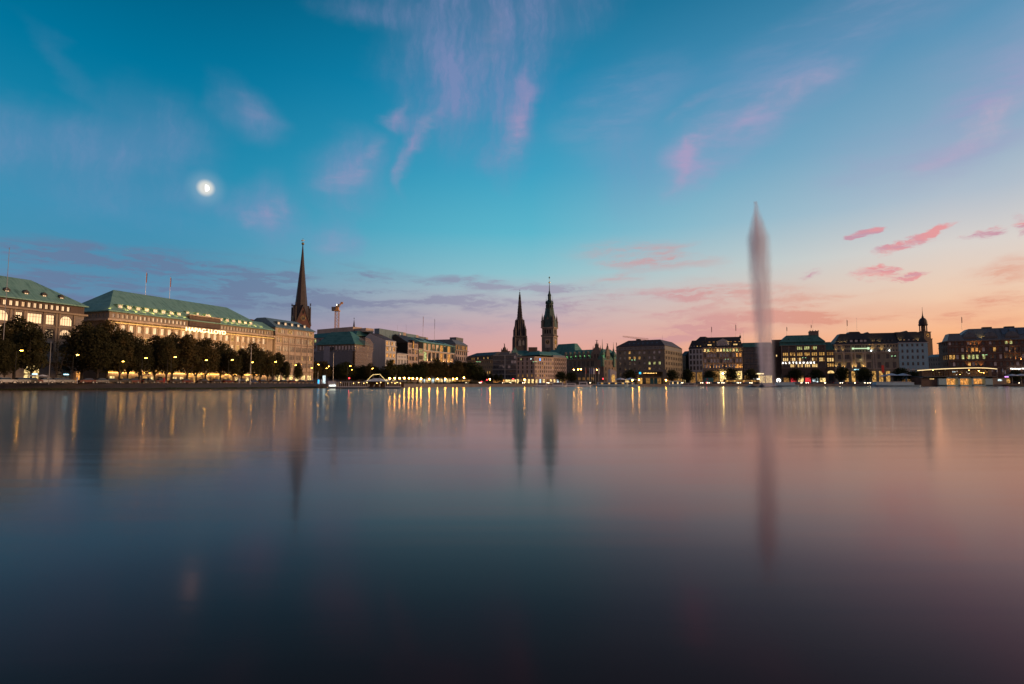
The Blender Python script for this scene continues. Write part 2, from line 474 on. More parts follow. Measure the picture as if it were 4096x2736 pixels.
flat('car_black', (.012, .012, .014), .25); flat('car_silver', (.16, .16, .17), .25, .5); flat('car_red', (.10, .012, .01), .25); flat('car_white', (.36, .36, .36), .25); flat('car_blue', (.02, .04, .10), .25)
flat('flag_red', (.22, .02, .02), .8); flat('flag_white', (.7, .7, .7), .8); flat('flag_blue', (.04, .07, .25), .8)
flat('scaffold_net', (.19, .185, .195), .9); flat('scaffold_net_pale', (.33, .315, .335), .9); flat('red_cloth', (.5, .03, .03), .8)
flat('container_teal', (.04, .20, .22), .6)
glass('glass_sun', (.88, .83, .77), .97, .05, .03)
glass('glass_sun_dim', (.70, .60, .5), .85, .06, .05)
glass('glass_dark', (.035, .045, .055), .0, .08)
glass('glass_sky', (.28, .30, .33), .7, .07)
lit('lit_warm', (1.0, .54, .15), .95); lit('lit_bright', (1.0, .66, .26), 1.5, var=.6); lit('lit_dim', (1.0, .50, .15), .38); lit('lit_green', (.85, .88, .35), .95); lit('lit_cool', (.75, .95, 1.0), 1.5)
lit('lit_shop', (1.0, .70, .28), 2.1, var=.85, scale=1.6); lit('lit_red', (1.0, .06, .07), 1.1, var=.45, scale=.6); lit('lit_orange', (1.0, .42, .10), 1.2)
bulb('lamp_warm', (1.0, .50, .10), 90); bulb('lamp_yellow', (1.0, .52, .06), 60); bulb('lamp_white', (.8, .95, 1.0), 10); bulb('lamp_green', (.45, .9, .45), 1.6); bulb('lamp_red', (1.0, .03, .04), 24)
bulb('strip_warm', (1.0, .72, .34), 1.9); bulb('sign_white', (1.0, .96, .85), 4.0, False); bulb('sign_warm', (1.0, .74, .36), 3.0, False); bulb('sign_cyan', (.45, .85, 1.0), 3.0, False)
bulb('headlight', (1.0, .80, .5), 26); bulb('taillight', (1.0, .05, .03), 5, False); bulb('moon_light', (1.0, .99, .95), 1.35, False); bulb('lamp_small', (1.0, .56, .16), 14); bulb('string_bulb', (1.0, .70, .25), 7, False); bulb('globe', (1.0, .43, .06), 110)

def leafmat(name, c):
    def f(n, out):
        g = objc(n)
        a = n.noise(g, .35, 3, .6)
        rn = n.new('ShaderNodeObjectInfo').outputs['Random']
        a = n.math('ADD', n.math('MULTIPLY', a, .8), n.math('MULTIPLY', rn, .2))
        colr = n.ramp(a, [(.3, tuple(q * .55 for q in c)), (.5, c), (.72, (c[0] * 2.0, c[1] * 1.45, c[2] * 1.2))])
        d = n.new('ShaderNodeBsdfDiffuse'); n.put(d.inputs[0], colr)
        t = n.new('ShaderNodeBsdfTranslucent'); n.put(t.inputs[0], colr)
        ms = n.new('ShaderNodeMixShader'); ms.inputs[0].default_value = .25
        n.l.new(d.outputs[0], ms.inputs[1]); n.l.new(t.outputs[0], ms.inputs[2]); n.l.new(ms.outputs[0], out.inputs[0])
    return mat(name, f)
leafmat('leaves', (.055, .052, .026)); leafmat('leaves_far', (.035, .045, .022))
flat('bark', (.045, .035, .028), .95)
def fm(n, out):
    o = n.new('ShaderNodeNewGeometry').outputs['Position']
    a = n.noise(o, .35, 5, .65); b = n.noise(o, 3.0, 3, .6)
    t = n.math('ADD', n.math('MULTIPLY', a, .6), n.math('MULTIPLY', b, .4))
    p = princ(n, out, Base_Color=n.ramp(t, [(.35, (.035, .027, .022)), (.52, (.065, .047, .040)), (.68, (.085, .068, .055))]), Roughness=.95)
    bump(n, p, b, .6, .1)
mat('bank_gravel', fm)
def fm(n, out):
    o = n.new('ShaderNodeNewGeometry').outputs['Position']
    a = n.noise(o, .08, 5, .6); b = n.noise(o, 1.2, 3, .6)
    p = princ(n, out, Base_Color=n.ramp(n.math('ADD', n.math('MULTIPLY', a, .6), n.math('MULTIPLY', b, .4)), [(.35, (.05, .047, .045)), (.65, (.11, .10, .095))]), Roughness=.9)
mat('paving', fm)
flat('asphalt', (.05, .05, .052), .85); flat('marking', (.6, .6, .58), .7)
flat('grass_blade', (.035, .05, .02), .9)

# ------------------------------------------------------------------ water
def wm(n, out):
    g = n.new('ShaderNodeNewGeometry').outputs['Position']
    a = n.noise(n.mapping(g, scale=(.012, .11, 1)), 1.0, 4, .6)
    b = n.noise(n.mapping(g, scale=(.05, .55, 1)), 1.0, 3, .6)
    b3 = n.noise(n.mapping(g, scale=(.22, 2.4, 1)), 1.0, 3, .6)
    h = n.math('ADD', n.math('ADD', n.math('MULTIPLY', a, 1.0), n.math('MULTIPLY', b, .16)), n.math('MULTIPLY', b3, .05))
    rr = n.noise(n.mapping(g, scale=(.01, .05, 1)), 1.0, 3, .6)
    gn = n.new('ShaderNodeNewGeometry')
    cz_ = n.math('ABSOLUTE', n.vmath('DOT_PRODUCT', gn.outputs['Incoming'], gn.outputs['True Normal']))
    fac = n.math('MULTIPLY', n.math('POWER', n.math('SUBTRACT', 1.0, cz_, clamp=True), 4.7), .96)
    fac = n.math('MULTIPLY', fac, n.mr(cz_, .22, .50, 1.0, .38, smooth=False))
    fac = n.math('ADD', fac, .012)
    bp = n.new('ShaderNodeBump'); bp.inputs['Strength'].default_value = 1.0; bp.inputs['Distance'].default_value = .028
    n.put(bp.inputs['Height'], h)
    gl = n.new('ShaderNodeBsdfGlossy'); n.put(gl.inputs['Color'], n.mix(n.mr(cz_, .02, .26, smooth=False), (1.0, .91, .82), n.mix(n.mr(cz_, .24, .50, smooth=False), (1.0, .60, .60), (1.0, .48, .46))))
    n.put(gl.inputs['Roughness'], n.mr(rr, .35, .65, .11, .135)); n.l.new(bp.outputs[0], gl.inputs['Normal'])
    g2 = n.new('ShaderNodeBsdfGlossy'); n.l.new(gl.inputs['Color'].links[0].from_socket, g2.inputs['Color']); g2.inputs['Roughness'].default_value = .22; n.l.new(bp.outputs[0], g2.inputs['Normal'])
    gm_ = n.new('ShaderNodeMixShader'); gm_.inputs[0].default_value = .36; n.l.new(gl.outputs[0], gm_.inputs[1]); n.l.new(g2.outputs[0], gm_.inputs[2])
    df = n.new('ShaderNodeBsdfDiffuse'); df.inputs[0].default_value = (.030, .018, .018, 1)
    ms = n.new('ShaderNodeMixShader'); n.put(ms.inputs[0], fac)
    n.l.new(df.outputs[0], ms.inputs[1]); n.l.new(gm_.outputs[0], ms.inputs[2]); n.l.new(ms.outputs[0], out.inputs[0])
mat('water', wm)
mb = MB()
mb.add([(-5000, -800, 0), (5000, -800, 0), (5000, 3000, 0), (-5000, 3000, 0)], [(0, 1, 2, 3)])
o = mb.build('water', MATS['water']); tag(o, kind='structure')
# ------------------------------------------------------------------ land: quay line seen from the bridge
BANK = [(-260, -200, 1.9), (-190, 40, 1.9)]
for (x, Y, z) in ((0, 147, 1.9), (700, 168, 1.85), (1100, 200, 1.75), (1300, 226, 1.6), (1610, 262, 1.5), (1900, 292, 1.45), (2200, 318, 1.4), (2700, 340, 1.4), (3400, 352, 1.4), (4096, 340, 1.4)):
    BANK.append((pt(x, 1545, Y).x, Y, z))
BANK += [(470, 250, 1.4), (520, -200, 1.4)]
def gz0(X):
    if X < -60: return 1.9 + max(0, (X + 100)) * -.006 if X > -100 else 1.9
    return 1.66 + (max(X, -60) + 60) * -.0045 if X < -5 else 1.4
mb = MB()
vs = []; fs = []
for (X, Y, z) in BANK:
    z = gz0(X)
    left = X < -62
    vs += [(X, Y, -1.5), (X + (-.2 if left else 0), Y, .12 if left else z - .02), (X + (-5.5 if left else -.3), Y + (1.5 if left else .5), z - .02 if left else z)]
    k = max(1.0, 2600.0 / max(1, math.hypot(X, Y)))
    vs += [(X + (-40 if X < 200 else 40), Y + (60 if Y > 0 else 0), z), (X * 9 - (0 if X > 0 else 0), Y * 9 + 1500 if Y > 0 else Y, z - .2)]
n = len(BANK)
for i in range(n - 1):
    for j in range(4):
        a = i * 5 + j
        fs.append((a, a + 5, a + 6, a + 1))
mb.add(vs, fs, 0)
me = mb.mesh('ground', [MATS['paving'], MATS['bank_gravel'], MATS['quay_stone']])
for k, p in enumerate(me.polygons):
    i, j = divmod(k, 4)
    left = vs[i * 5][0] < -62
    p.material_index = (1 if left else (2 if j < 2 else 0)) if j < 2 else (1 if left and j == 2 else 0)
tag(put(me, 'ground'), kind='structure')
# waterside grass fringe on the left bank (nobody could count it)
mb = MB()
rg = random.Random(3)
for i in range(5200):
    t = rg.random()
    k = 1 + int(t * 3.7) if t < .99 else 3
    a, b = BANK[k], BANK[k + 1]
    u = rg.random()
    X = a[0] + (b[0] - a[0]) * u; Y = a[1] + (b[1] - a[1]) * u
    if X > -58: continue
    cl = .5 + .5 * math.sin(Y * .55) * math.sin(Y * .21 + 1)
    d = rg.random() * .9
    X -= .05 + d; Y += d * .3; z = .12 + d * .3
    h = (.12 + .38 * rg.random()) * (.4 + .8 * cl); a_ = rg.random() * 3.14
    wx, wy = .10 * math.cos(a_), .10 * math.sin(a_)
    lx, ly = rg.uniform(-.1, .1), rg.uniform(-.1, .1)
    mb.add([(X - wx, Y - wy, z), (X + wx, Y + wy, z), (X + lx, Y + ly, z + h)], [(0, 1, 2)])
tag(mb.build('bank_grass', MATS['grass_blade']), 'tufts of dark grass growing along the waterline of the left bank', 'grass', kind='stuff')

# ------------------------------------------------------------------ buildings
ORD = ['first', 'second', 'third', 'fourth', 'fifth', 'sixth', 'seventh', 'eighth', 'ninth', 'tenth', 'eleventh', 'twelfth', 'thirteenth', 'fourteenth', 'fifteenth', 'sixteenth', 'seventeenth', 'eighteenth', 'nineteenth', 'twentieth', 'twenty-first', 'twenty-second', 'twenty-third', 'twenty-fourth', 'twenty-fifth', 'twenty-sixth', 'twenty-seventh', 'twenty-eighth', 'twenty-ninth', 'thirtieth', 'thirty-first', 'thirty-second', 'thirty-third', 'thirty-fourth', 'thirty-fifth']
WIN = {}
def window_me(w_, h_, style, gl, fr, arch):
    key = (round(w_, 2), round(h_, 2), style, gl, fr, arch)
    if key in WIN: return WIN[key]
    f = MB(); g = MB()
    b = min(.10, w_ * .085)
    x0, x1 = -w_ / 2, w_ / 2
    f.box(x0, x0 + b, 0, .12, 0, h_); f.box(x1 - b, x1, 0, .12, 0, h_)
    f.box(x0 + b, x1 - b, 0, .12, 0, b); f.box(x0 + b, x1 - b, 0, .12, h_ - b, h_)
    m = b * .7
    nv = {'plain': 0, 'two': 1, 'cross': 1, 'three': 2, 'grid': 2, 'five': 4, 'wide': 5}[style]
    for i in range(nv):
        cx = x0 + (x1 - x0) * (i + 1) / (nv + 1)
        f.box(cx - m / 2, cx + m / 2, .02, .10, b, h_ - b)
    if style in ('cross', 'grid', 'five'):
        f.box(x0 + b, x1 - b, .03, .09, h_ * .66, h_ * .66 + m)
    if style == 'grid': f.box(x0 + b, x1 - b, .03, .09, h_ * .33, h_ * .33 + m)
    if arch:
        N = 6; r = w_ / 2
        for sgn in (-1, 1):       # spandrels that make the opening round-headed
            po = [(sgn * r * 1.0, h_ - r)] + [(sgn * r * math.cos(a * math.pi / 2 / N), h_ - r + r * math.sin(a * math.pi / 2 / N)) for a in range(1, N + 1)] + [(sgn * r, h_)]
            f.prism(po, -.12, .02, 'y', 2)
    g.add([(x0 + b, .06, b), (x1 - b, .06, b), (x1 - b, .06, h_ - b), (x0 + b, .06, h_ - b)], [(0, 1, 2, 3)])
    WIN[key] = (f, g, MATS[gl], MATS[fr])
    return WIN[key]
WCACHE = {}
class Bld:
    def __init__(s, name, label, A, B, D, mats, cat='building', group=None, gz=None):
        s.z0 = gz0(A.x) if gz is None else gz
        s.A = Vector((A.x, A.y, s.z0)); d = Vector((B.x - A.x, B.y - A.y))
        s.L = d.length; s.D = D; s.rz = math.atan2(d.y, d.x)
        s.root = tag(empty(name, s.A, s.rz), label, cat, group)
        s.mn = list(mats); s.wall = MB(); s.trim = MB(); s.nw = 0
        s.more = {}
    def h(s, x, y, Y): return pt(x, y, Y).z - s.z0
    def bx(s, face, s0, s1, o0, o1, z0, z1, m=0, mb=None):
        mb = mb or s.wall
        if face == 'F': mb.box(s0, s1, -o0, -o1, z0, z1, m)
        elif face == 'L': mb.box(-o0, -o1, s.D - s1, s.D - s0, z0, z1, m)
        else: mb.box(s.L + o0, s.L + o1, s0, s1, z0, z1, m)
    def P(s, face, sv, o, z):
        return {'F': (sv, -o, z), 'L': (-o, s.D - sv, z), 'R': (s.L + o, sv, z)}[face]
    def lim(s, face, s0, s1):
        if face == 'L': return max(0, s0), min(s1, s.D - .4)
        if face == 'R': return max(.4, s0), s1
        return s0, s1
    def plain(s, face, s0, s1, z0, z1, m=0):
        s0, s1 = s.lim(face, s0, s1)
        s.bx(face, s0, s1, 0, -.4, z0, z1, m)
    def window(s, face, c, z, w_, h_, gl, style='cross', fr='frame_white', arch=False, inset=.22, name='window', sub=False):
        f, g, gm, fmm = window_me(w_, h_, style, gl, fr, arch)
        rz = {'F': 0, 'L': -math.pi / 2, 'R': math.pi / 2}[face]
        loc = s.P(face, c, -inset, z)
        wallm = MATS[s.mn[0]]
        if s.nw >= 96:
            q = s.more.setdefault('x', (MB(), []))
            ca, sa_ = math.cos(rz), math.sin(rz)
            for src, mm in ((f, [fmm, fmm, wallm]), (g, [gm])):
                ids = []
                for m_ in mm:
                    if m_ not in q[1]: q[1].append(m_)
                    ids.append(q[1].index(m_))
                vs = [(loc[0] + v[0] * ca - v[1] * sa_, loc[1] + v[0] * sa_ + v[1] * ca, loc[2] + v[2]) for v in src.v]
                b = len(q[0].v); q[0].v += vs
                for fc, mi in zip(src.f, src.m): q[0].f.append([b + i for i in fc]); q[0].m.append(ids[mi])
            return None
        s.nw += 1
        key = (id(f), gm.name, fmm.name, wallm.name, name, sub)
        if key not in WCACHE:
            if sub:
                WCACHE[key] = (f.mesh(name, [fmm, fmm, wallm]), g.mesh('pane', [gm]))
            else:
                j = MB(); j.add(f.v, f.f, 0); j.m = list(f.m); j.add(g.v, g.f, 3)
                WCACHE[key] = (j.mesh(name, [fmm, fmm, wallm, gm]), None)
        a, b_ = WCACHE[key]
        o = put(a, name, s.root, loc, rz)
        if b_: put(b_, 'pane', o)
        return o
    def row(s, face, s0, s1, z0, z1, wz0, wz1, cols, gl='glass_dark', style='cross', fr='frame_white', arch=False, inset=.22, m=0, sill=True, name='window', sub=False):
        """one storey band of wall with real openings; cols = [(s0,s1),...]"""
        s0, s1 = s.lim(face, s0, s1)
        cols = [c for c in cols if c[0] > s0 + .05 and c[1] < s1 - .05]
        if wz0 > z0: s.bx(face, s0, s1, 0, -.4, z0, wz0, m)
        if z1 > wz1: s.bx(face, s0, s1, 0, -.4, wz1, z1, m)
        p = s0
        for i, (a, b) in enumerate(cols):
            if a > p: s.bx(face, p, a, 0, -.4, wz0, wz1, m)
            p = b
            g = gl(i) if callable(gl) else gl
            s.window(face, (a + b) / 2, wz0, b - a, wz1 - wz0, g, style, fr, arch, inset, name, sub)
            if sill: s.bx(face, a - .08, b + .08, .12, -.15, wz0 - .14, wz0 + .001, 1, s.trim)
        if p < s1: s.bx(face, p, s1, 0, -.4, wz0, wz1, m)
    def ledge(s, face, z, h_=.4, out=.4, s0=None, s1=None, ext=True):
        if s0 is None: s0 = 0
        if s1 is None: s1 = s.L if face == 'F' else s.D
        if face == 'F' and ext and s0 == 0 and s1 == s.L: s0 -= out; s1 += out
        if face == 'L': s1 = min(s1, s.D)
        s.bx(face, s0, s1, out, -.1, z, z + h_, 1, s.trim)
    def core(s, top, m=2):
        s.top = top
        s.wall.box(.42, s.L - .42, .42, s.D, 0, top - .03, m)
    def finish(s):
        mats = [MATS[s.mn[0]], MATS[s.mn[1]], MATS['interior']] + [MATS[q] for q in s.mn[2:]]
        s.wall.build('wall', mats, s.root)
        if s.trim.v: s.trim.build('cornice', [mats[0], mats[1]] + mats[2:], s.root)
        if 'x' in s.more:
            mb, ml = s.more['x']
            tag(mb.build('window', ml, s.root), kind='stuff')
    def roof(s, zb, zt, ins, m, x0=None, x1=None, y0=None, y1=None, over=.5, name='roof', lip=.3):
        x0 = 0 if x0 is None else x0; x1 = s.L if x1 is None else x1
        y0 = 0 if y0 is None else y0; y1 = s.D if y1 is None else y1
        mb = MB()
        a = (x0 - over, x1 + over, y0 - over, y1 + over)
        b = (x0 + ins[0], x1 - ins[1], y0 + ins[2], y1 - ins[3])
        if lip: mb.box(*a, zb, zb + lip)
        a2 = (a[0] + .06, a[1] - .06, a[2] + .06, a[3] - .06)
        mb.fru(a2, zb + lip, b, zt)
        return mb.build(name, MATS[m], s.root)
    def dormer(s, x, y, z, w_, h_, dep, gl, m='copper_green', fr='frame_white', kind='gable', name='dormer'):
        mb = MB()
        mb.box(-w_ / 2, w_ / 2, 0, dep, 0, h_, 0)
        o_ = .18
        if kind == 'gable':
            mb.prism([(-w_ / 2 - o_, h_), (w_ / 2 + o_, h_), (0, h_ + w_ * .55)], -o_, dep, 'y', 0)
        elif kind == 'hip':
            mb.fru((-w_ / 2 - o_, w_ / 2 + o_, -o_, dep), h_, (-w_ * .2, w_ * .2, w_ * .3, dep), h_ + w_ * .3, 0)
        else:
            mb.box(-w_ / 2 - o_, w_ / 2 + o_, -o_, dep, h_, h_ + .15, 0)
        d = mb.build(name, MATS[m], s.root, (x, y, z))
        ww, hh = w_ * .76, h_ * .8
        f, g, gm, fmm = window_me(ww, hh, 'two', gl, fr, False)
        j = MB(); j.add(f.v, f.f, 0); j.add(g.v, g.f, 1)
        key = ('d', ww, hh, gl, fr)
        if key not in WCACHE: WCACHE[key] = j.mesh('window', [fmm, gm])
        put(WCACHE[key], 'window', d, (0, -.10, h_ * .1))
        return d
    def pole(s, x, y, z, hh, flag=None, r=.07):
        mb = MB(); mb.tube((0, 0, 0), (0, 0, hh), r, r * .5, 6); mb.ball((0, 0, hh), r * 1.6, 6)
        p = mb.build('flagpole', MATS['galvanised'], s.root, (x, y, z))
        if flag:
            f = MB(); n_ = 6; hgt = hh * .42; vs = []
            for i in range(n_ + 1):
                t = i / n_
                xx = r + .6 * t * (1 - .3 * t); yy = .16 * math.sin(t * 7) * t
                vs += [(xx, yy, hh - .15 - .9 * t * t), (xx * .8, yy * .7, hh - .15 - hgt - .5 * t)]
            f.add(vs, [(2 * i, 2 * i + 1, 2 * i + 3, 2 * i + 2) for i in range(n_)])
            f.build('flag', MATS[flag], p)
        return p
    def lamp(s, loc, e, color=(1.0, .62, .2), kind='POINT', size=.15, direction=(0, 0, 1), angle=70, fixture=True):
        ld = bpy.data.lights.new('floodlight', kind)
        ld.energy = e * 9; ld.color = color
        if kind == 'SPOT': ld.spot_size = R(angle); ld.spot_blend = .6
        ld.shadow_soft_size = size
        o = bpy.data.objects.new('floodlight', ld); COL.objects.link(o); o.parent = s.root
        o.location = loc
        o.rotation_euler = (-Vector(direction)).to_track_quat('Z', 'Y').to_euler()
        return o
def ev(s0, s1, n, w_):
    p = (s1 - s0) / n
    return [(s0 + p * (i + .5) - w_ / 2, s0 + p * (i + .5) + w_ / 2) for i in range(n)]
def grp(s0, s1, n, k, w_, gap):
    p = (s1 - s0) / n; out = []
    for i in range(n):
        c = s0 + p * (i + .5); t = k * w_ + (k - 1) * gap
        for j in range(k):
            a = c - t / 2 + j * (w_ + gap); out.append((a, a + w_))
    return out
def pick(seed, opts):
    """opts: list of (material, weight)"""
    r_ = random.Random(seed); tot = sum(q[1] for q in opts)
    def f(i):
        v = r_.random() * tot
        for q, w_ in opts:
            v -= w_
            if v <= 0: return q
        return opts[0][0]
    return f
def setp(lst, on, off):
    return lambda i: on if i in lst else off

# facade line of the left street: X = -206.5 + .3525 Y
def fl(x, y=1400, off=0.0):
    r = ray(x, y); a = r.x / r.y
    Y = (206.5 - off) / (.3525 - a)
    return Vector((a * Y, Y, 0))
def along(A, B, d):
    return A + (B - A).normalized() * d

# ---- L1: sandstone office with round dormers at the left edge
A, B = fl(-190, 1190), fl(338, 1226)
b = Bld('office_building', 'weathered sandstone office block with tall arched windows and green copper roof at the left edge', A, B, 20, ['sandstone_grey', 'sandstone', 'dark_brown'])
L = b.L
def rs(d0, d1): return (L - d1, L - d0)
base_cols = []
for k in range(0, 5):
    for (p0, p1, tp) in ((3.4, 7.1, 'a'), (8.7, 11.2, 'w'), (12.2, 16.3, 'w'), (17.5, 19.4, 'w')):
        if p1 + k * 17.7 < L - .5: base_cols.append((*rs(p0 + k * 17.7, p1 + k * 17.7), tp))
base_cols.sort()
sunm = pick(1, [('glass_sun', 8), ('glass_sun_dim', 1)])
for (z0, z1, w0, w1, arch) in ((17.6, 22.0, 18.3, 21.4, 1), (13.2, 17.6, 13.9, 17.0, 1), (9.0, 13.2, 9.8, 12.6, 0)):
    p = 0.0
    for (a, c, tp) in base_cols:
        b.row('F', p, c + .5, z0, z1, w0, w1 + (.0 if tp == 'a' else -.1), [(a, c)], sunm if z0 > 12 else 'glass_dark', 'five' if c - a > 3 else 'grid', 'frame_dark', arch=(tp == 'a'), sub=True)
        # pilaster beside each bay
        p = c + .5
    b.plain('F', p, L, z0, z1)
for (a, c, tp) in base_cols:
    for q in (a - .55, c + .15):
        b.bx('F', q, q + .42, .28, 0, 6.6, 21.9, 1, b.trim)
b.ledge('F', 22.0, .55, .8); b.ledge('F', 21.4 - 3.9, .25, .32, 0, L, False); b.ledge('F', 6.3, .5, .7)
n_at = int(L / 1.62)
b.row('F', 0, L - 3.6, 22.0, 25.0, 23.0, 24.5, ev(.3, L - 4.0, n_at - 2, .95), sunm, 'two', 'frame_dark', m=3, sill=False)
b.plain('F', L - 3.6, L, 22.0, 25.0, 3)
b.plain('R', 0, b.D, 6, 22.0); b.plain('R', 0, b.D, 22, 25.0, 3)
b.plain('F', 0, L, 8.2, 9.0)
# ground floor arcade, three arches lit
ar = [(L - 7.3 - k * 9.0, L - 3.1 - k * 9.0) for k in range(int((L - 8) / 9.0))][::-1]
nA = len(ar)
b.row('F', 0, L, 0, 8.2, .3, 5.6, ar, lambda i: {nA - 2: 'lit_shop', nA - 3: 'lit_shop', nA - 1: 'glass_dark'}.get(i, 'glass_dark'), 'grid', 'frame_dark', arch=True, sill=False, name='shop_window')
for i, (a, c) in enumerate(ar):
    b.bx('F', a, c, -.05, -.15, 2.6, 3.0, 3, b.trim)
b.core(25.0)
b.roof(25.0, 32.8, (8.0, 10.5, 9.5, 9.5), 'copper_green', over=.9)
i = 0
x = L - 6.0
while x > 2:
    b.dormer(x, 1.7, 26.7, 1.5, .9, 2.0, 'glass_sun', 'slate_dark', 'frame_dark', 'gable'); x -= 5.0
for i, (q, c) in enumerate(((nA - 2, 'sign_cyan'), (nA - 1, 'sign_cyan'))):
    mb = MB(); wd = 1.5
    for k in range(9): mb.box(-.75 + k * .17, -.75 + k * .17 + .12, 0, .08, 0, .26 + .08 * ((k * 5) % 3 == 0))
    mb.build('sign', MATS[c], b.root, ((ar[q][0] + ar[q][1]) / 2 + .6, -.3, 2.68))
# star emblem in the lit arch
mb = MB(); N = 20
for k in range(N):
    a0, a1 = 2 * math.pi * k / N, 2 * math.pi * (k + 1) / N
    mb.tube((.8 * math.cos(a0), 0, .8 * math.sin(a0)), (.8 * math.cos(a1), 0, .8 * math.sin(a1)), .05, n=4)
for k in range(3):
    a0 = math.pi / 2 + k * 2 * math.pi / 3
    mb.prism([(.10 * math.cos(a0 + 1.57), .10 * math.sin(a0 + 1.57)), (.8 * math.cos(a0), .8 * math.sin(a0)), (.10 * math.cos(a0 - 1.57), .10 * math.sin(a0 - 1.57))], -.03, .03, 'y')
mb.build('emblem', MATS['iron'], b.root, ((ar[nA - 2][0] + ar[nA - 2][1]) / 2 - .1, -.0, 4.2))
mb = MB(); mb.box(0, .9, 0, .3, 0, 3.4); mb.build('lit_panel', MATS['lit_orange'], b.root, (L - 1.5, -.5, .4))
b.finish()

# ---- L2: long shipping company building
A, B = fl(438, 1240), fl(1092, 1315)
b = Bld('shipping_office', 'long floodlit sandstone building with green copper roof, dormer row and lit roofline sign', A, B, 24, ['sandstone', 'sandstone_pale', 'dark_brown'])
L = b.L
W1 = 51.0   # start of raised centre block? measured from the left corner
cb0, cb1 = L * .405, L * .60          # centre block carrying the sign
end0 = L * .90
bays = [ (c, 1.5) for c in [2.2 + i * 3.02 for i in range(int((L - 3) / 3.02))]]
sunH = pick(5, [('glass_sun', 7), ('glass_sun_dim', 3), ('lit_warm', .6)])
colsA = [(c - .76, c + .76) for c, _ in bays]
# attic
nl = int((cb0 - 2) / 1.55)
b.row('F', 0, cb0, 22.2, 24.7, 22.75, 24.1, ev(.8, cb0 - .6, nl, .92), sunH, 'cross', 'frame_white', sill=False)
b.row('F', cb1, L, 22.2, 24.7, 22.75, 24.1, ev(cb1 + .8, L - .6, int((L - cb1 - 1.4) / 1.55), .92), sunH, 'cross', 'frame_white', sill=False)
b.row('F', cb0, cb1, 22.2, 26.8, 23.4, 25.6, ev(cb0 + .4, cb1 - .4, 5, 1.2), sunH, 'cross', 'frame_white', m=3, sill=False)
b.bx('F', cb0, cb1, .6, 0, 22.7, 26.6, 3); 
b.ledge('F', 21.6, .6, 1.1); b.ledge('F', 26.8, .35, .9, cb0 - .3, cb1 + .3, False)
# main storeys (upper visible ones first)
for z0, z1, w0, w1 in ((17.2, 21.6, 18.0, 20.4), (12.8, 17.2, 13.6, 16.4)):
    b.row('F', 0, L, z0, z1, w0, w1, colsA, sunH, 'cross', 'frame_white')
for z0, z1, w0, w1 in ((8.4, 12.8, 9.2, 11.8), (3.4, 8.4, 4.3, 6.7), (0, 3.4, .5, 2.5)):
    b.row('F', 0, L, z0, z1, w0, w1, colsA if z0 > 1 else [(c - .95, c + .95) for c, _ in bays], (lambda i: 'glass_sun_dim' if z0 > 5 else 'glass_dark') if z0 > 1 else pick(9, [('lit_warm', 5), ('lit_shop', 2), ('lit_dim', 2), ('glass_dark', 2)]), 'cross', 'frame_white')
b.ledge('F', 3.2, .5, 1.0, 0, L, False)
b.ledge('F', 8.3, .3, .4, 0, L, False)
for c, _ in bays:        # half columns with carved heads between the bays
    if c + 1.5 < L:
        cx = c + 1.51
        b.trim.tube((cx, -.18, 8.7), (cx, -.18, 20.6), .34, .30, 8, 1)
        b.trim.box(cx - .5, cx + .5, -.62, -.02, 20.6, 21.0, 1)
        b.trim.ball((cx, -.55, 21.2), .30, 6, 1)
b.core(24.7)
b.wall.box(cb0 + .1, cb1 - .1, .42, 6, 24.6, 26.75, 3)
# left end
nL = 5
b.row('L', 0, b.D, 22.2, 24.7, 22.75, 24.1, ev(b.D - 16, b.D - .6, 9, .8), 'glass_sky', 'cross', sill=False)
b.ledge('L', 21.6, .6, 1.1); b.plain('L', 0, b.D, 0, 21.6); b.plain('L', 0, b.D, 21.6, 22.2); b.plain('R', 0, b.D, 0, 24.7)
b.plain('F', 0, L, 21.6, 22.2)
xr = L * .885
b.roof(24.7, 34.2, (9.5, 12.0, 12.0, 12.0), 'copper_green', x0=0, x1=xr + 5, over=.8)
b.roof(24.7, 28.8, (-.5, .4, 6.0, 8.0), 'copper_green', x0=xr - 4, x1=L, over=.7, name='wing_roof')
def lampf(x, y, z, e=60):
    b.lamp((x, y, z), e, (1.0, .70, .20), 'SPOT', .12, (.0, .55, 1), 120)
dl = [(cb0 - 3.2 - k * 3.35) for k in range(8)][::-1]
dr = [(cb1 + 2.0 + k * 3.3) for k in range(6)]
for x in dl + dr:
    b.dormer(x, 1.3, 26.0, 1.9, 1.6, 3.0, 'glass_sun', 'copper_green', 'frame_white', 'flat')
for x in (cb0 + 2.2, cb0 + 7, cb0 + 11.5, cb1 - 2.5):
    b.dormer(x, 3.2, 27.6, 1.5, 1.1, 2.6, 'glass_sun', 'copper_green', 'frame_white', 'flat')
for x in [dl[0] - 4.5] + [q + 1.65 for q in dl] + [cb0 + 4.6, cb0 + 9.3, cb0 + 13.5] + [q + 1.65 for q in dr] + [dr[-1] + 5.2]:
    b.lamp((x, -.55 if not cb0 < x < cb1 else 1.5, 25.9 if not cb0 < x < cb1 else 27.9), 34, (1.0, .52, .14), 'SPOT', .1, (0, 1, .46), 125)
# skylights on the hipped left end
for k in range(4):
    mb = MB(); mb.box(-.8, .8, -.05, .05, -.6, .6)
    o = mb.build('skylight', MATS['glass_sky'], b.root, (2.6, 14.5 - k * 2.3, 27.2), 0); o.rotation_euler = (0, R(-44), 0)
    o.data = mb.mesh('skylight', [MATS['glass_sky']])
    for v in o.data.vertices: v.co = (v.co.y, v.co.x, v.co.z)
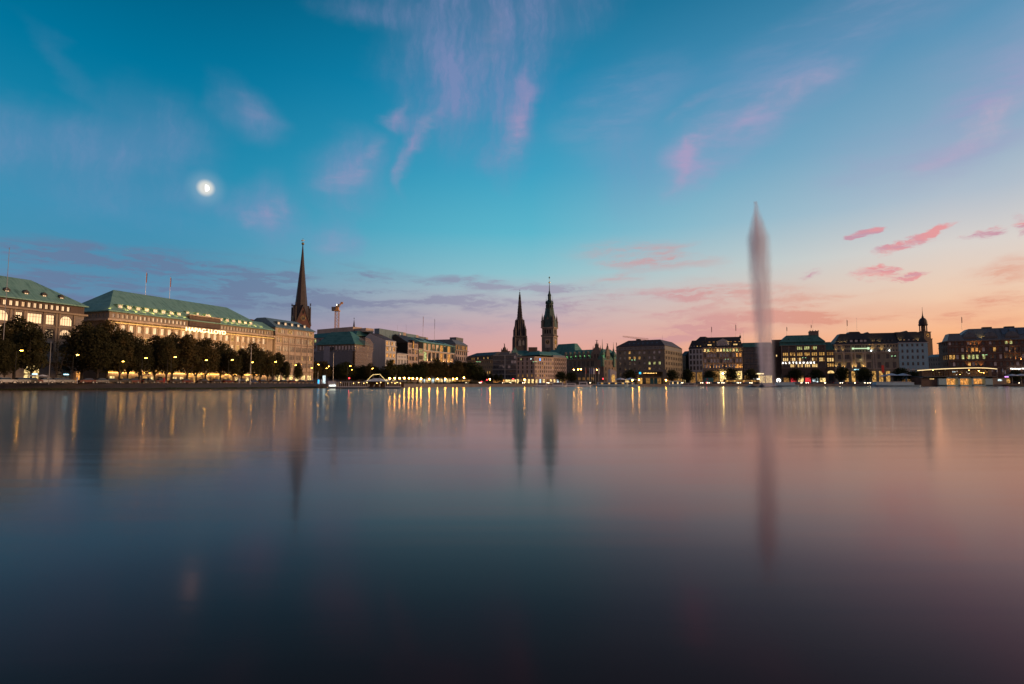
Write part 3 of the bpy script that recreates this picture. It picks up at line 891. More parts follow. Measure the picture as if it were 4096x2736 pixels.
# floodlight trough on the cornice, washing the frieze and the storey below
mb = MB(); mb.box(.2, L - .2, -.36, -.24, 0, .05)
mb.build('light_strip', bulb('cornice_strip', (1.0, .56, .10), 3.6), b.root, (0, -.62, 20.93))
b.ledge('F', 20.7, .2, 1.15, 0, L, False)
mb = MB(); mb.box(.2, L - 8, -.78, -.66, 0, .05)
mb.build('light_strip', bulb('ledge_strip', (1.0, .52, .08), 22), b.root, (0, 0, 3.72))
for x in range(12):
    b.lamp((3 + x * (L - 6) / 11, -7.5, .6), 750, (1.0, .60, .26), 'SPOT', .3, (0, .62, 1), 100)
for x in range(6):
    b.lamp((cb0 + 1.6 + x * 3.9, -1.6, .4), 160, (1.0, .58, .12), 'SPOT', .2, (0, .25, 1), 60)
me, wd = text_mesh('HAPAG-LLOYD', 2.3, .12, MATS['sign_warm'])
sg = put(me, 'sign', b.root, ((cb0 + cb1) / 2 - wd * .62, -1.3, 20.4)); sg.scale = (1.25, 1, .95)
b.pole(L * .285, 12, 34.1, 9.0, 'flag_red'); b.pole(L * .42, 12, 34.1, 9.0, 'flag_red')
mb = MB(); mb.box(0, 1.6, 0, 1.2, 0, 1.4); mb.build('chimney', MATS['brick_dark'], b.root, (L - 7, 6.5, 28.2))
b.finish()

# ---- L3: pale office with steel blue roof
A, B = fl(1101, 1340), fl(1256, 1348)
b = Bld('office_building', 'pale sandstone office house with steel blue roof and five lit dormers', A, B, 18, ['sandstone_pale', 'sandstone', 'dark_brown'])
L = b.L
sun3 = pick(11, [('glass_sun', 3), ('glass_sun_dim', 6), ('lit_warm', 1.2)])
b.row('F', 0, L, 23.2, 26.4, 23.9, 25.9, grp(.5, L - .5, 4, 4, 1.0, .14), pick(2, [('glass_sun', 4), ('lit_warm', 2)]), 'two', sill=False)
b.ledge('F', 22.7, .5, .8)
for k, z in enumerate((18.8, 14.6, 10.6, 6.8)):
    b.row('F', 0, L, z, z + 4.0 if k else 22.7, z + .8, z + 3.2, grp(.5, L - .5, 6, 3, 1.0, .22), sun3, 'cross')
for k in range(7):
    x = .35 + k * (L - 1.1) / 6
    b.bx('F', x, x + .4, .3, 0, 5.5, 22.7, 0, b.trim)
b.ledge('F', 5.4, .4, .5, 0, L, False)
b.row('F', 0, L, 0, 5.4, .4, 4.0, grp(.5, L - .5, 6, 1, 3.0, .3), pick(4, [('lit_shop', 5), ('glass_dark', 2)]), 'three', 'frame_dark', sill=False, name='shop_window')
b.row('F', 0, L, 5.4, 6.8, 5.8, 6.4, [], 'glass_dark')
b.plain('L', 0, b.D, 0, 26.4); b.plain('R', 0, b.D, 0, 26.4); b.core(26.4)
b.roof(26.4, 31.4, (.2, 5.5, 6.5, 6.5), 'metal_blue', over=.8)
for k in range(5):
    b.dormer(3.6 + k * 4.6, 1.4, 28.0, 1.8, 1.5, 2.6, 'glass_sun', 'metal_blue', 'frame_white', 'flat')
b.finish()

# ---- back office behind L3, under the church
A, B = pt(1225, 1520, 400), pt(1420, 1520, 372)
b = Bld('office_building', 'low grey office wing with flat pale rooftop plant rooms behind the steel blue roof', A, B, 20, ['grey_concrete', 'sandstone_pale', 'metal_grey'])
L = b.L
zt = b.h(1300, 1350, 388)
for k in range(6):
    b.row('F', 0, L, zt - 4.2 * (k + 1), zt - 4.2 * k, zt - 4.2 * (k + 1) + 1.2, zt - 4.2 * k - .8, ev(.5, L - .5, 9, 2.0), pick(k + 40, [('glass_dark', 6), ('lit_green', 1.2)]), 'two', 'frame_dark')
b.plain('F', 0, L, 0, zt - 25.2)
b.core(zt)
b.roof(zt, zt + 3.6, (3, 3, 4, 3), 'copper_dark', over=.4)
mb = MB(); mb.box(0, L * .75, 0, 8, 0, 4.0, 0); mb.box(L * .76, L * .98, 1, 8, 0, 2.6, 0); mb.build('plant_room', MATS['sandstone_pale'], b.root, (2, 6.5, zt + 3.0))
b.finish()

# ---- L4: scaffolded corner building with green hipped roof
A, B = fl(1418), fl(1478)
b = Bld('scaffolded_building', 'corner building wrapped in grey scaffold netting under a green hipped roof', A, B, 26, ['brown_stone', 'grey_concrete', 'scaffold_net'])
L = b.L
T = b.h(1418, 1377, A.y)
zc = T
b.row('F', 0, L, zc - 3.6, zc, zc - 3.0, zc - .8, ev(.3, L - .3, 7, 1.5), pick(8, [('glass_sun', 5), ('lit_warm', 2)]), 'two', sill=False)
b.row('L', 0, b.D, zc - 3.6, zc, zc - 3.0, zc - .6, ev(1, b.D - .5, 11, 1.5), 'glass_sky', 'two', 'frame_grey', sill=False)
b.ledge('F', zc - 4.0, .4, 1.0); b.ledge('L', zc - 4.0, .4, 1.0)
for k in range(5):
    z1 = zc - 4.0 - k * 4.0; z0 = max(0, z1 - 4.0)
    b.row('F', 0, L, z0, z1, z0 + .9, z1 - .7, ev(.3, L - .3, 5, 1.9), pick(k, [('glass_sun_dim', 5), ('glass_sun', 1)]), 'grid')
    b.row('L', 0, b.D, z0, z1, z0 + .9, z1 - .7, ev(.5, b.D - .5, 8, 1.6), 'glass_dark', 'two', 'frame_grey', sill=False)
b.core(zc)
b.plain('R', 0, b.D, 0, zc)
b.roof(zc, zc + 8.2, (6.5, 6.5, 8, 5), 'copper_teal', over=.8)
for k, q in enumerate((7, 11.0, 15, 17.4, 22)):
    mb = MB(); mb.box(-.05, .05, -.9, .9, -1.0, 1.0)
    o = mb.build('skylight', MATS['glass_sky'], b.root, (2.1, q, zc + 2.9)); o.rotation_euler = (0, R(42), 0)
b.finish()
# scaffold round it
sc_ = empty('scaffold', b.A, b.rz); tag(sc_, 'steel pole scaffold with grey debris netting around the green roofed corner building', 'scaffold')
fr = MB(); net = MB(); H = zc - 4.2
for (x, y) in [(-1.8 , q * 2.6) for q in range(11)] + [(q * 2.5, -1.7) for q in range(int(L / 2.5) + 2)]:
    fr.tube((x, y, 0), (x, y, H + (3.6 if y < 0 or y < 4 else 1.2)), .07, n=4)
for k in range(int(H / 2.1) + 1):
    z = k * 2.1 + .3
    fr.tube((-1.8, 0, z), (-1.8, 26, z), .06, n=4); fr.tube((-1.8, -1.7, z), (L, -1.7, z), .06, n=4)
    fr.box(-1.75, -.9, 0, 26, z - .12, z - .05); fr.box(-1.7, L, -1.65, -.9, z - .12, z - .05)
fr.build('frame', MATS['galvanised'], sc_)
net.box(-2.0, -1.93, 0, 26, .4, H); net.build('netting', MATS['scaffold_net'], sc_)
net = MB(); net.box(-2.06, -2.0, 15.5, 19.8, .4, zc - 1.0); net.build('netting', MATS['scaffold_net_pale'], sc_)
# thin see-through netting on the street side
def nm(n, out):
    o = objc(n); x, y, z = n.sep(o)
    fx = n.math('FRACT', n.math('DIVIDE', z, 2.1)); 
    d = n.new('ShaderNodeBsdfDiffuse'); d.inputs[0].default_value = (.33, .27, .26, 1)
    t = n.new('ShaderNodeBsdfTransparent'); ms = n.new('ShaderNodeMixShader')
    n.put(ms.inputs[0], n.math('ADD', .45, n.mr(fx, .12, .0, 0, .4)))
    n.l.new(t.outputs[0], ms.inputs[1]); n.l.new(d.outputs[0], ms.inputs[2]); n.l.new(ms.outputs[0], out.inputs[0])
mat('sheer_net', nm)
net = MB(); net.box(-1.9, L + .3, -1.95, -1.9, .4, H + 3); net.build('netting', MATS['sheer_net'], sc_)
b4 = b
# small tent of plastic sheeting on its roof corner
sh = MB(); sh.prism([(0, 0), (8.5, 0), (8.5, 5.0), (5, 7.6), (0, 8.4)], -1.2, 3.0, 'y'); sh.build('sheeting', MATS['sheer_net'], sc_, (L - 8.5 + 1.0, -.8, zc - 3.8))

# ---- L5: gable ended grey house with orange windows
A, B = fl(1542), fl(1584)
b = Bld('townhouse', 'house with tall bare grey side wall, dark red roof and glowing white framed windows', A, B, 15, ['white_side', 'white_plaster', 'slate_dark'])
L = b.L; T = b.h(1545, 1383, A.y)
sun5 = pick(15, [('glass_sun', 5), ('lit_orange', 5)])
b.row('F', 0, L, T, T + 3.6, T + .5, T + 3.0, ev(.3, L - .3, 4, 2.1), sun5, 'three', sill=False)
b.ledge('F', T - .2, .3, .5)
for k in range(6):
    z1 = T - k * 4.1; z0 = max(0, z1 - 4.1)
    b.row('F', 0, L, z0, z1, z0 + 1.0, z1 - .5, grp(.2, L - .2, 3, 1, 2.6, .2), sun5 if k < 5 else 'lit_shop', 'three')
b.plain('L', 0, b.D, 0, T + 3.6); b.plain('R', 0, b.D, 0, T + 3.6)
b.core(T + 3.6)
g = MB(); g.prism([(.4, T + 3.6), (b.D, T + 3.6), (b.D, T + 6), (b.D * .78, T + 8.2)], -.02, .4, 'x'); g.build('gable_wall', MATS['white_side'], b.root)
g = MB(); g.prism([(.2, T + 3.6), (b.D * .78, T + 8.6), (b.D, T + 6.4), (b.D, T + 3.6)], .42, L + .3, 'x'); g.build('roof', MATS['tile_red'], b.root)
for k in range(2):
    o = MB(); o.box(-.5, .5, -.05, .05, -.9, .9); o = o.build('skylight', MATS['glass_sky'], b.root, (3.0 + k * 3, 5.0, T + 5.9)); o.rotation_euler = (R(-66), 0, 0)
b.finish()
# netted shell beside it (lower pale scaffold)
A2 = Vector((A.x - 13.5, A.y - 8, 0)); 
sc2 = tag(empty('scaffold', (A2.x, A2.y, gz0(A2.x)), b.rz + math.pi / 2 * 0), 'low scaffold covered in pale violet netting in front of the bare grey side wall', 'scaffold')
H2 = pt(1500, 1432, A2.y).z - gz0(A2.x)
n2 = MB(); n2.box(0, 5.5, 0, 9, 0, H2); n2.box(5.5, 14, 1.2, 9, 0, H2 - .8); n2.build('netting', MATS['scaffold_net_pale'], sc2)
n2 = MB()
for k in range(8): n2.tube((k * 1.9, -.12, 0), (k * 1.9, -.12, H2 + .8), .07, n=4)
for k in range(9): n2.tube((0, -.14, k * 2.1 + .3), (13.5, -.14, k * 2.1 + .3), .06, n=4)
n2.build('frame', MATS['galvanised'], sc2)
n2 = MB(); n2.box(0, 1.7, 0, .5, 0, H2 + 1.0); n2.build('hoist_shaft', MATS['white_side'], sc2, (6.4, -.7, 0))

# ---- L6: low white classical house
A, B = fl(1588), fl(1628)
b = Bld('townhouse', 'low white classical house between two taller dark roofed houses', A, B, 14, ['white_plaster', 'white_plaster', 'slate_dark'])
L = b.L; T = b.h(1590, 1416, A.y)
b.row('F', 0, L, T - 3, T, T - 2.3, T - 1.0, ev(.5, L - .5, 6, .8), 'glass_sky', 'two', sill=False)
for k in range(4):
    z1 = T - 3 - k * 4.6; z0 = max(0, z1 - 4.6)
    b.row('F', 0, L, z0, z1, z0 + 1.0, z1 - .7, grp(.4, L - .4, 3, 2, 1.0, .5), pick(k, [('glass_sky', 4), ('glass_sun_dim', 1)]) if k < 3 else 'lit_shop', 'cross')
b.ledge('F', T, .5, .7); b.ledge('F', T - 3.2, .3, .4)
b.plain('L', 0, b.D, 0, T); b.plain('R', 0, b.D, 0, T); b.core(T)
b.roof(T + .5, T + 1.8, (1, 1, 3, 1), 'slate_dark', over=.2)
b.finish()
# ---- old dark tower-gabled house behind L6
A, B = fl(1586, off=-9), fl(1632, off=-9)
b = Bld('townhouse', 'bronze clad attic house with pointed dormer standing back above the low white house', A, B, 12, ['dark_brown', 'brown_stone', 'slate_dark'])
L = b.L; T = b.h(1600, 1392, A.y)
b.row('F', 0, L, T - 5.5, T, T - 5, T - .8, grp(.3, L - .3, 3, 1, 3.0, .4), pick(3, [('lit_orange', 2), ('glass_sun_dim', 2)]), 'three', 'frame_dark', sill=False)
b.plain('F', 0, L, 0, T - 5.5); b.plain('L', 0, b.D, 0, T); b.core(T)
b.roof(T, T + 7, (1, 1, 5, 4), 'slate_dark', over=.3)
b.dormer(L * .45, .4, T - .5, 2.6, 3.2, 4, 'lit_orange', 'brown_stone', 'frame_dark', 'gable')
b.finish()

# ---- L7: pink-grey house with black gable
A, B = fl(1632), fl(1672)
b = Bld('townhouse', 'rosy stone house with steep black roof and narrow glowing windows', A, B, 16, ['pink_stone', 'white_plaster', 'slate_dark'])
L = b.L; T = b.h(1634, 1393, A.y)
for k in range(6):
    z1 = T - k * 4.6; z0 = max(0, z1 - 4.6)
    b.row('F', 0, L, z0, z1, z0 + 1.0, z1 - .8, grp(.3, L - .3, 3, 2, 1.5, .45), pick(k + 20, [('lit_orange', 3), ('glass_sun', 3), ('glass_sun_dim', 2)]) if k < 5 else 'lit_shop', 'three', 'frame_dark')
b.row('F', 0, L, T, T + 3.9, T + .6, T + 3.2, grp(.3, L - .3, 2, 4, 1.1, .25), pick(31, [('glass_sun', 2), ('glass_sun_dim', 3)]), 'two', 'frame_white', sill=False)
b.ledge('F', T - .2, .3, .4); b.plain('L', 0, b.D, 0, T + 3.9, 2); b.plain('R', 0, b.D, 0, T + 3.9); b.core(T + 3.9)
g = MB(); g.prism([(-.3, T + 3.9), (b.D * .62, T + 9.9), (b.D + 4, T + 3.9)], -.5, L + .4, 'x'); g.build('roof', MATS['slate_dark'], b.root)
b.dormer(L * .48, -.35, T - 1.0, 2.2, 6.8, 6.0, 'lit_orange', 'slate_dark', 'frame_dark', 'flat')
b.pole(1.0, 9, T + 9.4, 6.5); b.pole(L - 1, 9, T + 9.4, 8.0)
g = MB(); g.ball((0, 0, 0), .9, 8); g.build('satellite_dome', MATS['white_paint'], b.root, (2.4, 8.0, T + 10.0))
b.finish()

# ---- L8: glazed office under green glass roof, preceded by a slim pink bay
A, B = fl(1676), fl(1818)
b = Bld('office_building', 'modern stone grid office with huge glowing glass bays and green copper roof', A, B, 16, ['sandstone_pale', 'white_plaster', 'copper_dark'])
L = b.L; T = b.h(1682, 1399, A.y)
s1 = L * .10
glb = pick(23, [('glass_sun', 4), ('lit_orange', 3), ('glass_sun_dim', 2)])
b.row('F', s1, L, T, T + 5.6, T + .2, T + 5.2, ev(s1 + .3, L - .3, 8, 5.2), glb, 'wide', 'frame_dark', sill=False, m=3)
b.row('F', s1, L, T - 8.2, T, T - 7.4, T - .9, ev(s1 + .3, L - .3, 8, 4.4), pick(29, [('glass_sun', 4), ('lit_orange', 2), ('lit_green', 1), ('glass_sun_dim', 4)]), 'three', 'frame_dark', sill=False)
b.row('F', s1, L, T - 16.4, T - 8.2, T - 15.6, T - 9.4, ev(s1 + .3, L - .3, 8, 4.6), pick(30, [('glass_sun_dim', 4), ('lit_warm', 1)]), 'three', 'frame_dark', sill=False)
b.row('F', s1, L, 5.2, T - 16.4, 5.8, T - 17.2, ev(s1 + .3, L - .3, 8, 4.6), 'glass_sun_dim', 'three', 'frame_dark', sill=False)
b.row('F', 0, L, 0, 5.2, .4, 4.4, ev(.5, L - .5, 12, 4.2), pick(33, [('lit_shop', 5), ('lit_cool', 1), ('lit_bright', 2)]), 'three', 'frame_dark', sill=False, name='shop_window')
for k in range(6):
    z1 = T + 1 - k * 4.4; z0 = max(5.2, z1 - 4.4)
    if z1 > 5.2: b.row('F', 0, s1, z0, z1, z0 + 1.0, z1 - .6, grp(.2, s1 - .2, 1, 3, 1.5, .3), 'glass_dark' if k else 'lit_green', 'two', 'frame_dark')
b.plain('F', 0, s1, T + 1, T + 5.6, 2)
b.plain('L', 0, b.D, 0, T + 5.6); b.plain('R', 0, b.D, 0, T + 5.6); b.core(T + 5.6)
b.ledge('F', T - .2, .5, .5, s1, L, False)
for k in range(7):
    x = s1 + .3 + (L - s1 - .6) * (k + 1) / 8
    b.lamp((x, -.7, T - 7.8), 60, (1.0, .68, .3), 'SPOT', .15, (0, .2, 1), 80)
b.roof(T + 5.6, T + 9.8, (6, 9, 10, 4), 'copper_green', over=.5)
for k, x in enumerate((L * .17, L * .42, L * .58, L * .75)):
    mb = MB(); mb.box(-3.2, 3.2, -.12, .12, -2.6, 2.6)
    o = mb.build('skylight', MATS['iron'], b.root, (x, 5.6, T + 8.5)); o.rotation_euler = (R(-68), 0, 0)
b.pole(L * .38, 9, T + 9.4, 17, 'flag_red', .12); b.pole(L * .70, 9, T + 9.4, 17, 'flag_blue', .12)
for (x0, x1, hh, mt) in ((-L * .55, -L * .02, 6.6, 'metal_blue'), (L * .05, L * .30, 6.2, 'metal_blue'), (L * .36, L * .56, 5.6, 'metal_grey')):
    mb = MB(); mb.box(x0, x1, 12, 15.9, 0, hh, 0); mb.box(x1, x1 + 3.4, 12, 15.9, 0, hh, 1)
    mb.build('plant_room', [MATS[mt], MATS['sandstone_pale']], b.root, (0, 0, T + 6.0))
b.finish()

# ---- L9
A, B = fl(1822), fl(1870)
b = Bld('office_building', 'rosy stone corner block with grey standing seam attic at the end of the left street', A, B, 30, ['pink_stone', 'sandstone_pale', 'metal_grey'])
L = b.L; T = b.h(1865, 1406, B.y)
b.row('F', 0, L, T, T + 4.6, T + .8, T + 4.0, ev(.3, L - .3, 9, 1.9), pick(3, [('lit_orange', 2), ('glass_sun_dim', 2)]), 'three', 'frame_dark', sill=False, m=3)
b.ledge('F', T - .3, .5, 1.0)
for k in range(7):
    z1 = T - k * 4.6; z0 = max(0, z1 - 4.6)
    b.row('F', 0, L, z0, z1, z0 + 1.1, z1 - .6, ev(.3, L - .3, 6, 2.2), 'glass_dark', 'two', 'frame_grey')
b.plain('R', 0, b.D, 0, T + 4.6); b.plain('L', 0, b.D, 0, T + 4.6); b.core(T + 4.6)
b.roof(T + 4.6, T + 8.8, (1, 6, 4, 3), 'metal_grey', over=.4); 
mb = MB(); mb.box(0, 14, 0, 6, 0, 3.2); mb.build('plant_room', MATS['metal_grey'], b.root, (12, 5, T + 8.2))
b.finish()
# ------------------------------------------------------------------ centre and right side of the lake
def P0(x, Y): return pt(x, 1410, Y)
# C1 plain office with dark roof
A, B = P0(1868, 452), P0(1973, 428)
b = Bld('office_building', 'plain stone office with dark slate roof rising behind the small trees at the street corner', A, B, 22, ['olive_stone', 'sandstone_pale', 'dark_grey_panel'])
L = b.L; T = b.h(1920, 1441, 440)
b.row('F', 0, L, T, T + 3.0, T + .7, T + 2.3, ev(.3, L - .3, 13, 1.1), pick(5, [('glass_dark', 9), ('lit_warm', 3)]), 'two', 'frame_grey', sill=False, m=3)
b.ledge('F', T - .2, .3, .8)
for k in range(6):
    z1 = T - k * 3.9; z0 = max(0, z1 - 3.9)
    b.row('F', 0, L, z0, z1, z0 + 1.0, z1 - .8, ev(.3, L - .3, 12, 1.2), pick(k + 60, [('glass_sky', 12), ('lit_warm', 1)]), 'cross', 'frame_grey')
b.plain('L', 0, b.D, 0, T + 3); b.core(T + 3); b.roof(T + 3, T + 6.2, (5, 1, 6, 4), 'slate_dark', over=.3); b.finish()

# C2 modern banded block
A, B = P0(1971, 408), P0(2068, 404)
b = Bld('office_building', 'modern flat roofed block with dark glass bands and thin white floor lines', A, B, 16, ['dark_grey_panel', 'frame_white', 'dark_grey_panel'])
L = b.L; T = b.h(2020, 1421, 406); fh = T / 6.0
for k in range(6):
    z1 = T - k * fh; z0 = z1 - fh
    b.row('F', 0, L, z0, z1, z0 + .8, z1 - .35, grp(.2, L - .2, 4, 2, 1.9, .12) if k < 5 else ev(.3, L - .3, 4, 4), pick(k + 3, [('glass_dark', 8), ('glass_sky', 2), ('lit_warm', .5)]) if k < 5 else pick(6, [('lit_shop', 3), ('lit_orange', 1)]), 'two', 'frame_grey', sill=False, inset=.12)
    b.bx('F', 0, L, .12, 0, z1 - .16, z1, 1, b.trim)
b.row('F', 0, .01, 0, .1, .0, .1, [])
for x in (L * .5 - .2, L * .5 + .25): b.bx('F', x, x + .2, .15, 0, fh, T, 1, b.trim)
b.plain('L', 0, b.D, 0, T); b.plain('R', 0, b.D, 0, T); b.core(T)
b.roof(T, T + .8, (0, 0, 0, 0), 'metal_grey', over=.1, lip=.2)
mb = MB(); mb.box(0, 7, 0, 5, 0, 2.2); mb.box(9, 12, 1, 5, 0, 1.6); mb.build('plant_room', MATS['metal_grey'], b.root, (4, 5, T + .5)); b.finish()

# C3 corner house with pale piers
A, B = P0(2138, 392), P0(2266, 417)
b = Bld('corner_building', 'pale pinkish corner building with slim stone piers, neon tinted top windows and small green roof', A, B, 18, ['pink_stone', 'sandstone_pale', 'white_side'])
L = b.L; T = b.h(2138, 1428, A.y)
s2 = L * .60
for k in range(5):
    fh = (T - 4.2) / 5; z1 = T - k * fh; z0 = z1 - fh
    b.row('F', 0, s2, z0, z1, z0 + .7, z1 - .5, grp(.3, s2 - .2, 9, 1, .95, .3), pick(k + 80, [('glass_sky', 6), ('lit_warm', 2.2 if k < 2 else .8), ('lit_orange', 1.5 if k == 0 else .4)]), 'two', 'frame_grey', sill=False)
    b.row('L', 0, b.D, z0, z1, z0 + .5, z1 - .3, grp(.3, b.D - .6, 4, 1, 1.5, .3), 'glass_dark' if k < 4 else 'lit_dim', 'two', 'frame_dark', sill=False)
    b.row('F', s2, L, z0, z1, z0 + .7, z1 - .4, grp(s2 + .3, L - .3, 6, 1, .8, .3), 'glass_dark', 'two', 'frame_grey', sill=False)
    if k in (1, 2, 3): b.bx('F', 0, s2, .06, 0, z0 - .08, z0 + .08, 3, b.wall); b.bx('L', 0, b.D - .5, .06, 0, z0 - .08, z0 + .08, 3, b.wall)
for k in range(6): b.bx('F', s2 + .35 + k * (L - s2 - .8) / 6, s2 + .65 + k * (L - s2 - .8) / 6, .35, 0, 4.2, T - .2, 1, b.trim)
b.row('F', 0, L, 0, 4.2, .4, 3.4, ev(.3, L - .3, 9, 2.2), pick(8, [('lit_shop', 3), ('lit_dim', 2), ('lit_cool', .7)]), 'two', 'frame_dark', sill=False, name='shop_window')
b.row('L', 0, b.D, 0, 4.2, .4, 3.4, ev(.3, b.D - .3, 5, 2.2), pick(18, [('lit_shop', 3), ('lit_dim', 2), ('lit_cool', .7)]), 'two', 'frame_dark', sill=False, name='shop_window')
b.ledge('F', T, .35, .4); b.ledge('L', T, .35, .4); b.core(T)
for q, c in ((.10, 'lit_cool'), (.62, 'lit_green')):
    mb = MB(); mb.box(-.06, .0, -.5, .5, 0, .9); mb.build('lit_panel', MATS[c], b.root, (-.02, b.D * q + 1.5, T - 1.7))
mb = MB(); mb.box(0, 1, -.08, 0, 0, 1.6); mb.build('lit_panel', bulb('neon_blue', (.1, .35, 1.0), 2.5, False), b.root, (5.2, 0, T - 2.4))
b.roof(T + .3, T + 2.0, (.5, .5, .5, .5), 'metal_grey', x0=s2 - 1, x1=L - .5, over=.0, name='attic')
b.roof(T + 1.7, T + 4.6, (3.5, 4, 3.5, 3.5), 'copper_teal', x0=L * .22, x1=L - 1.5, y0=2, over=.3)
b.finish()

# dark block with a green roof strip behind, carrying masts
A, B = P0(2045, 445), P0(2160, 445)
b = Bld('rear_building', 'dark rear building with long teal roof strip and lift tower behind the pale corner building', A, B, 14, ['dark_brown', 'sandstone_pale', 'slate_dark'])
L = b.L; T = b.h(2100, 1424, 445)
b.plain('F', 0, L, 0, T); b.core(T); b.roof(T, b.h(2100, 1402, 450), (0, 0, 6, 5), 'copper_teal', over=.3)
mb = MB(); mb.box(0, 7, 0, 4, 0, 9); mb.build('lift_tower', MATS['dark_brown'], b.root, (L - 9, 1, T - 2.0))
mb = MB(); mb.box(0, 2.6, 0, 3, 0, 2.0); mb.build('chimney', MATS['brick_dark'], b.root, (-3.2, 1, T + 2))
mb = MB(); mb.prism([(-3.4, 0), (3.4, 0), (0, 5.6)], 0, 6, 'y'); o = mb.build('gable_roof', MATS['copper_green'], b.root, (3.0, 2.5, T + 1.6), 0)
b.pole(L - 3, -1, T - 2, 9); b.finish()
# little ornate tower of an old arcade
base = P0(2018, 470); z0 = 1.4
root = tag(empty('ornate_turret', (base.x, base.y, z0)), 'small dark ornate rooftop tower crowned by a statue left of the gothic spire', 'tower')
hz = lambda y: pt(2018, y, 470).z - z0
mb = MB(); mb.box(-2.6, 2.6, -2.6, 2.6, 0, hz(1405)); mb.lathe([(2.6, hz(1405)), (2.2, hz(1400)), (1.5, hz(1397)), (1.3, hz(1391)), (.5, hz(1388))], 8)
for sx in (-1, 1):
    for sy in (-1, 1): mb.lathe([(.4, hz(1412)), (.4, hz(1402)), (.05, hz(1393))], 6, (sx * 2.4, sy * 2.4))
mb.build('wall', MATS['dark_brown'], root)
mb = MB(); mb.lathe([(.3, 0), (.45, .8), (.3, 1.6), (.42, 2.1), (.15, 2.5), (.24, 2.8), (.05, 3.2)], 8); mb.tube((0, 0, 1.9), (-.9, 0, 3.0), .12, .08); mb.build('statue', MATS['dark_brown'], root, (0, 0, hz(1388) - .1))

# ---- church spire (tall brown, left): square tower with gables, octagonal spire
def clock(parent, loc, r, rz, ring='gold', face='dark_stone', rx=0.0):
    mb = MB(); mb.tube((0, 0, 0), (0, -.2, 0), r, n=24); o = mb.build('clock_face', MATS[face], parent, loc, rz)
    mb = MB(); N = 24
    for k in range(N):
        a0, a1 = 2 * math.pi * k / N, 2 * math.pi * (k + 1) / N
        mb.tube((r * math.cos(a0), -.22, r * math.sin(a0)), (r * math.cos(a1), -.22, r * math.sin(a1)), r * .05, n=4)
    for k in range(12):
        a0 = 2 * math.pi * k / 12
        mb.tube((r * .7 * math.cos(a0), -.24, r * .7 * math.sin(a0)), (r * .92 * math.cos(a0), -.24, r * .92 * math.sin(a0)), r * .045, n=4)
    mb.build('numerals', MATS[ring], o)
    mb = MB(); mb.tube((0, -.28, 0), (-.45 * r, -.28, .28 * r), r * .06, n=4); mb.tube((0, -.28, 0), (.1 * r, -.28, .78 * r), r * .045, n=4)
    mb.build('clock_hands', MATS[ring], o)
    return o
Y = 520; c0 = pt(1212, 960, Y); z0 = 1.8
root = tag(empty('church_tower', (c0.x, c0.y, z0), R(36)), 'tall slim dark copper church spire with gabled clock face, highest tower of the skyline', 'church tower')
hz = lambda y: pt(1209, y, Y).z - z0
W2 = 6.9
mb = MB(); mb.box(-W2, W2, -W2, W2, 0, hz(1301)); mb.box(-W2 - .5, W2 + .5, -W2 - .5, W2 + .5, hz(1305), hz(1301)); mb.build('wall', MATS['brick_dark'], root)
mb = MB(); rr = 6.7
mb.lathe([(rr, hz(1301)), (5.9, hz(1240)), (3.6, hz(1140)), (1.7, hz(1055)), (.35, hz(980)), (.12, hz(977))], 8, rot=R(22.5))
mb.build('spire', copper('copper_brown', (.052, .037, .034), (.07, .048, .042), 3.0), root)
gt = hz(1224)
for k in range(4):
    mb = MB(); zb = hz(1301)
    mb.prism([(-W2, zb), (W2, zb), (0, gt)], -W2 - .05, -W2 + .9, 'y')
    mb.prism([(-W2 - .1, zb + .3), (-W2 + .7, zb), (0, gt - 1.2), (0, gt + .6)], -W2 - .5, 1.0, 'y', 1)
    mb.prism([(W2 + .1, zb + .3), (W2 - .7, zb), (0, gt - 1.2), (0, gt + .6)], -W2 - .5, 1.0, 'y', 1)
    g = mb.build('gable', [MATS['brick_dark'], MATS['copper_brown']], root, (0, 0, 0), k * math.pi / 2)
    if k in (0, 3):
        clock(g, (0, -W2 - .1, zb + 6.0), 2.1, 0)
        mb = MB(); mb.prism([(-.8, 0), (.8, 0), (.8, 2.4), (0, 3.6), (-.8, 2.4)], -W2 - .12, -W2, 'y'); mb.build('louvre_window', MATS['interior'], g, (0, 0, zb + 10))
for k in range(4):
    a = math.pi / 4 + k * math.pi / 2; q = W2 * 1.41 - .6
    mb = MB(); mb.lathe([(.75, 0), (.6, hz(1232) - hz(1303)), (.5, hz(1230) - hz(1303)), (.16, hz(1226) - hz(1303)), (.14, hz(1218) - hz(1303))], 6); mb.ball((0, 0, hz(1221) - hz(1303)), .75, 6); mb.box(-.9, .9, -.1, .1, hz(1216.5) - hz(1303), hz(1215.5) - hz(1303)); mb.ball((0, 0, hz(1216) - hz(1303)), .45, 6)
    mb.build('pinnacle', MATS['copper_brown'], root, (q * math.cos(a), q * math.sin(a), hz(1303)))
mb = MB(); mb.tube((0, 0, hz(978)), (0, 0, hz(954)), .16, .1); mb.ball((0, 0, hz(975)), 1.3, 10); mb.box(-1.6, 1.6, -.1, .1, hz(962), hz(960.5)); mb.ball((-.9, 0, hz(963)), .6, 6); mb.ball((0, 0, hz(955)), .35, 6)
mb.build('weather_vane', MATS['gold'], root)

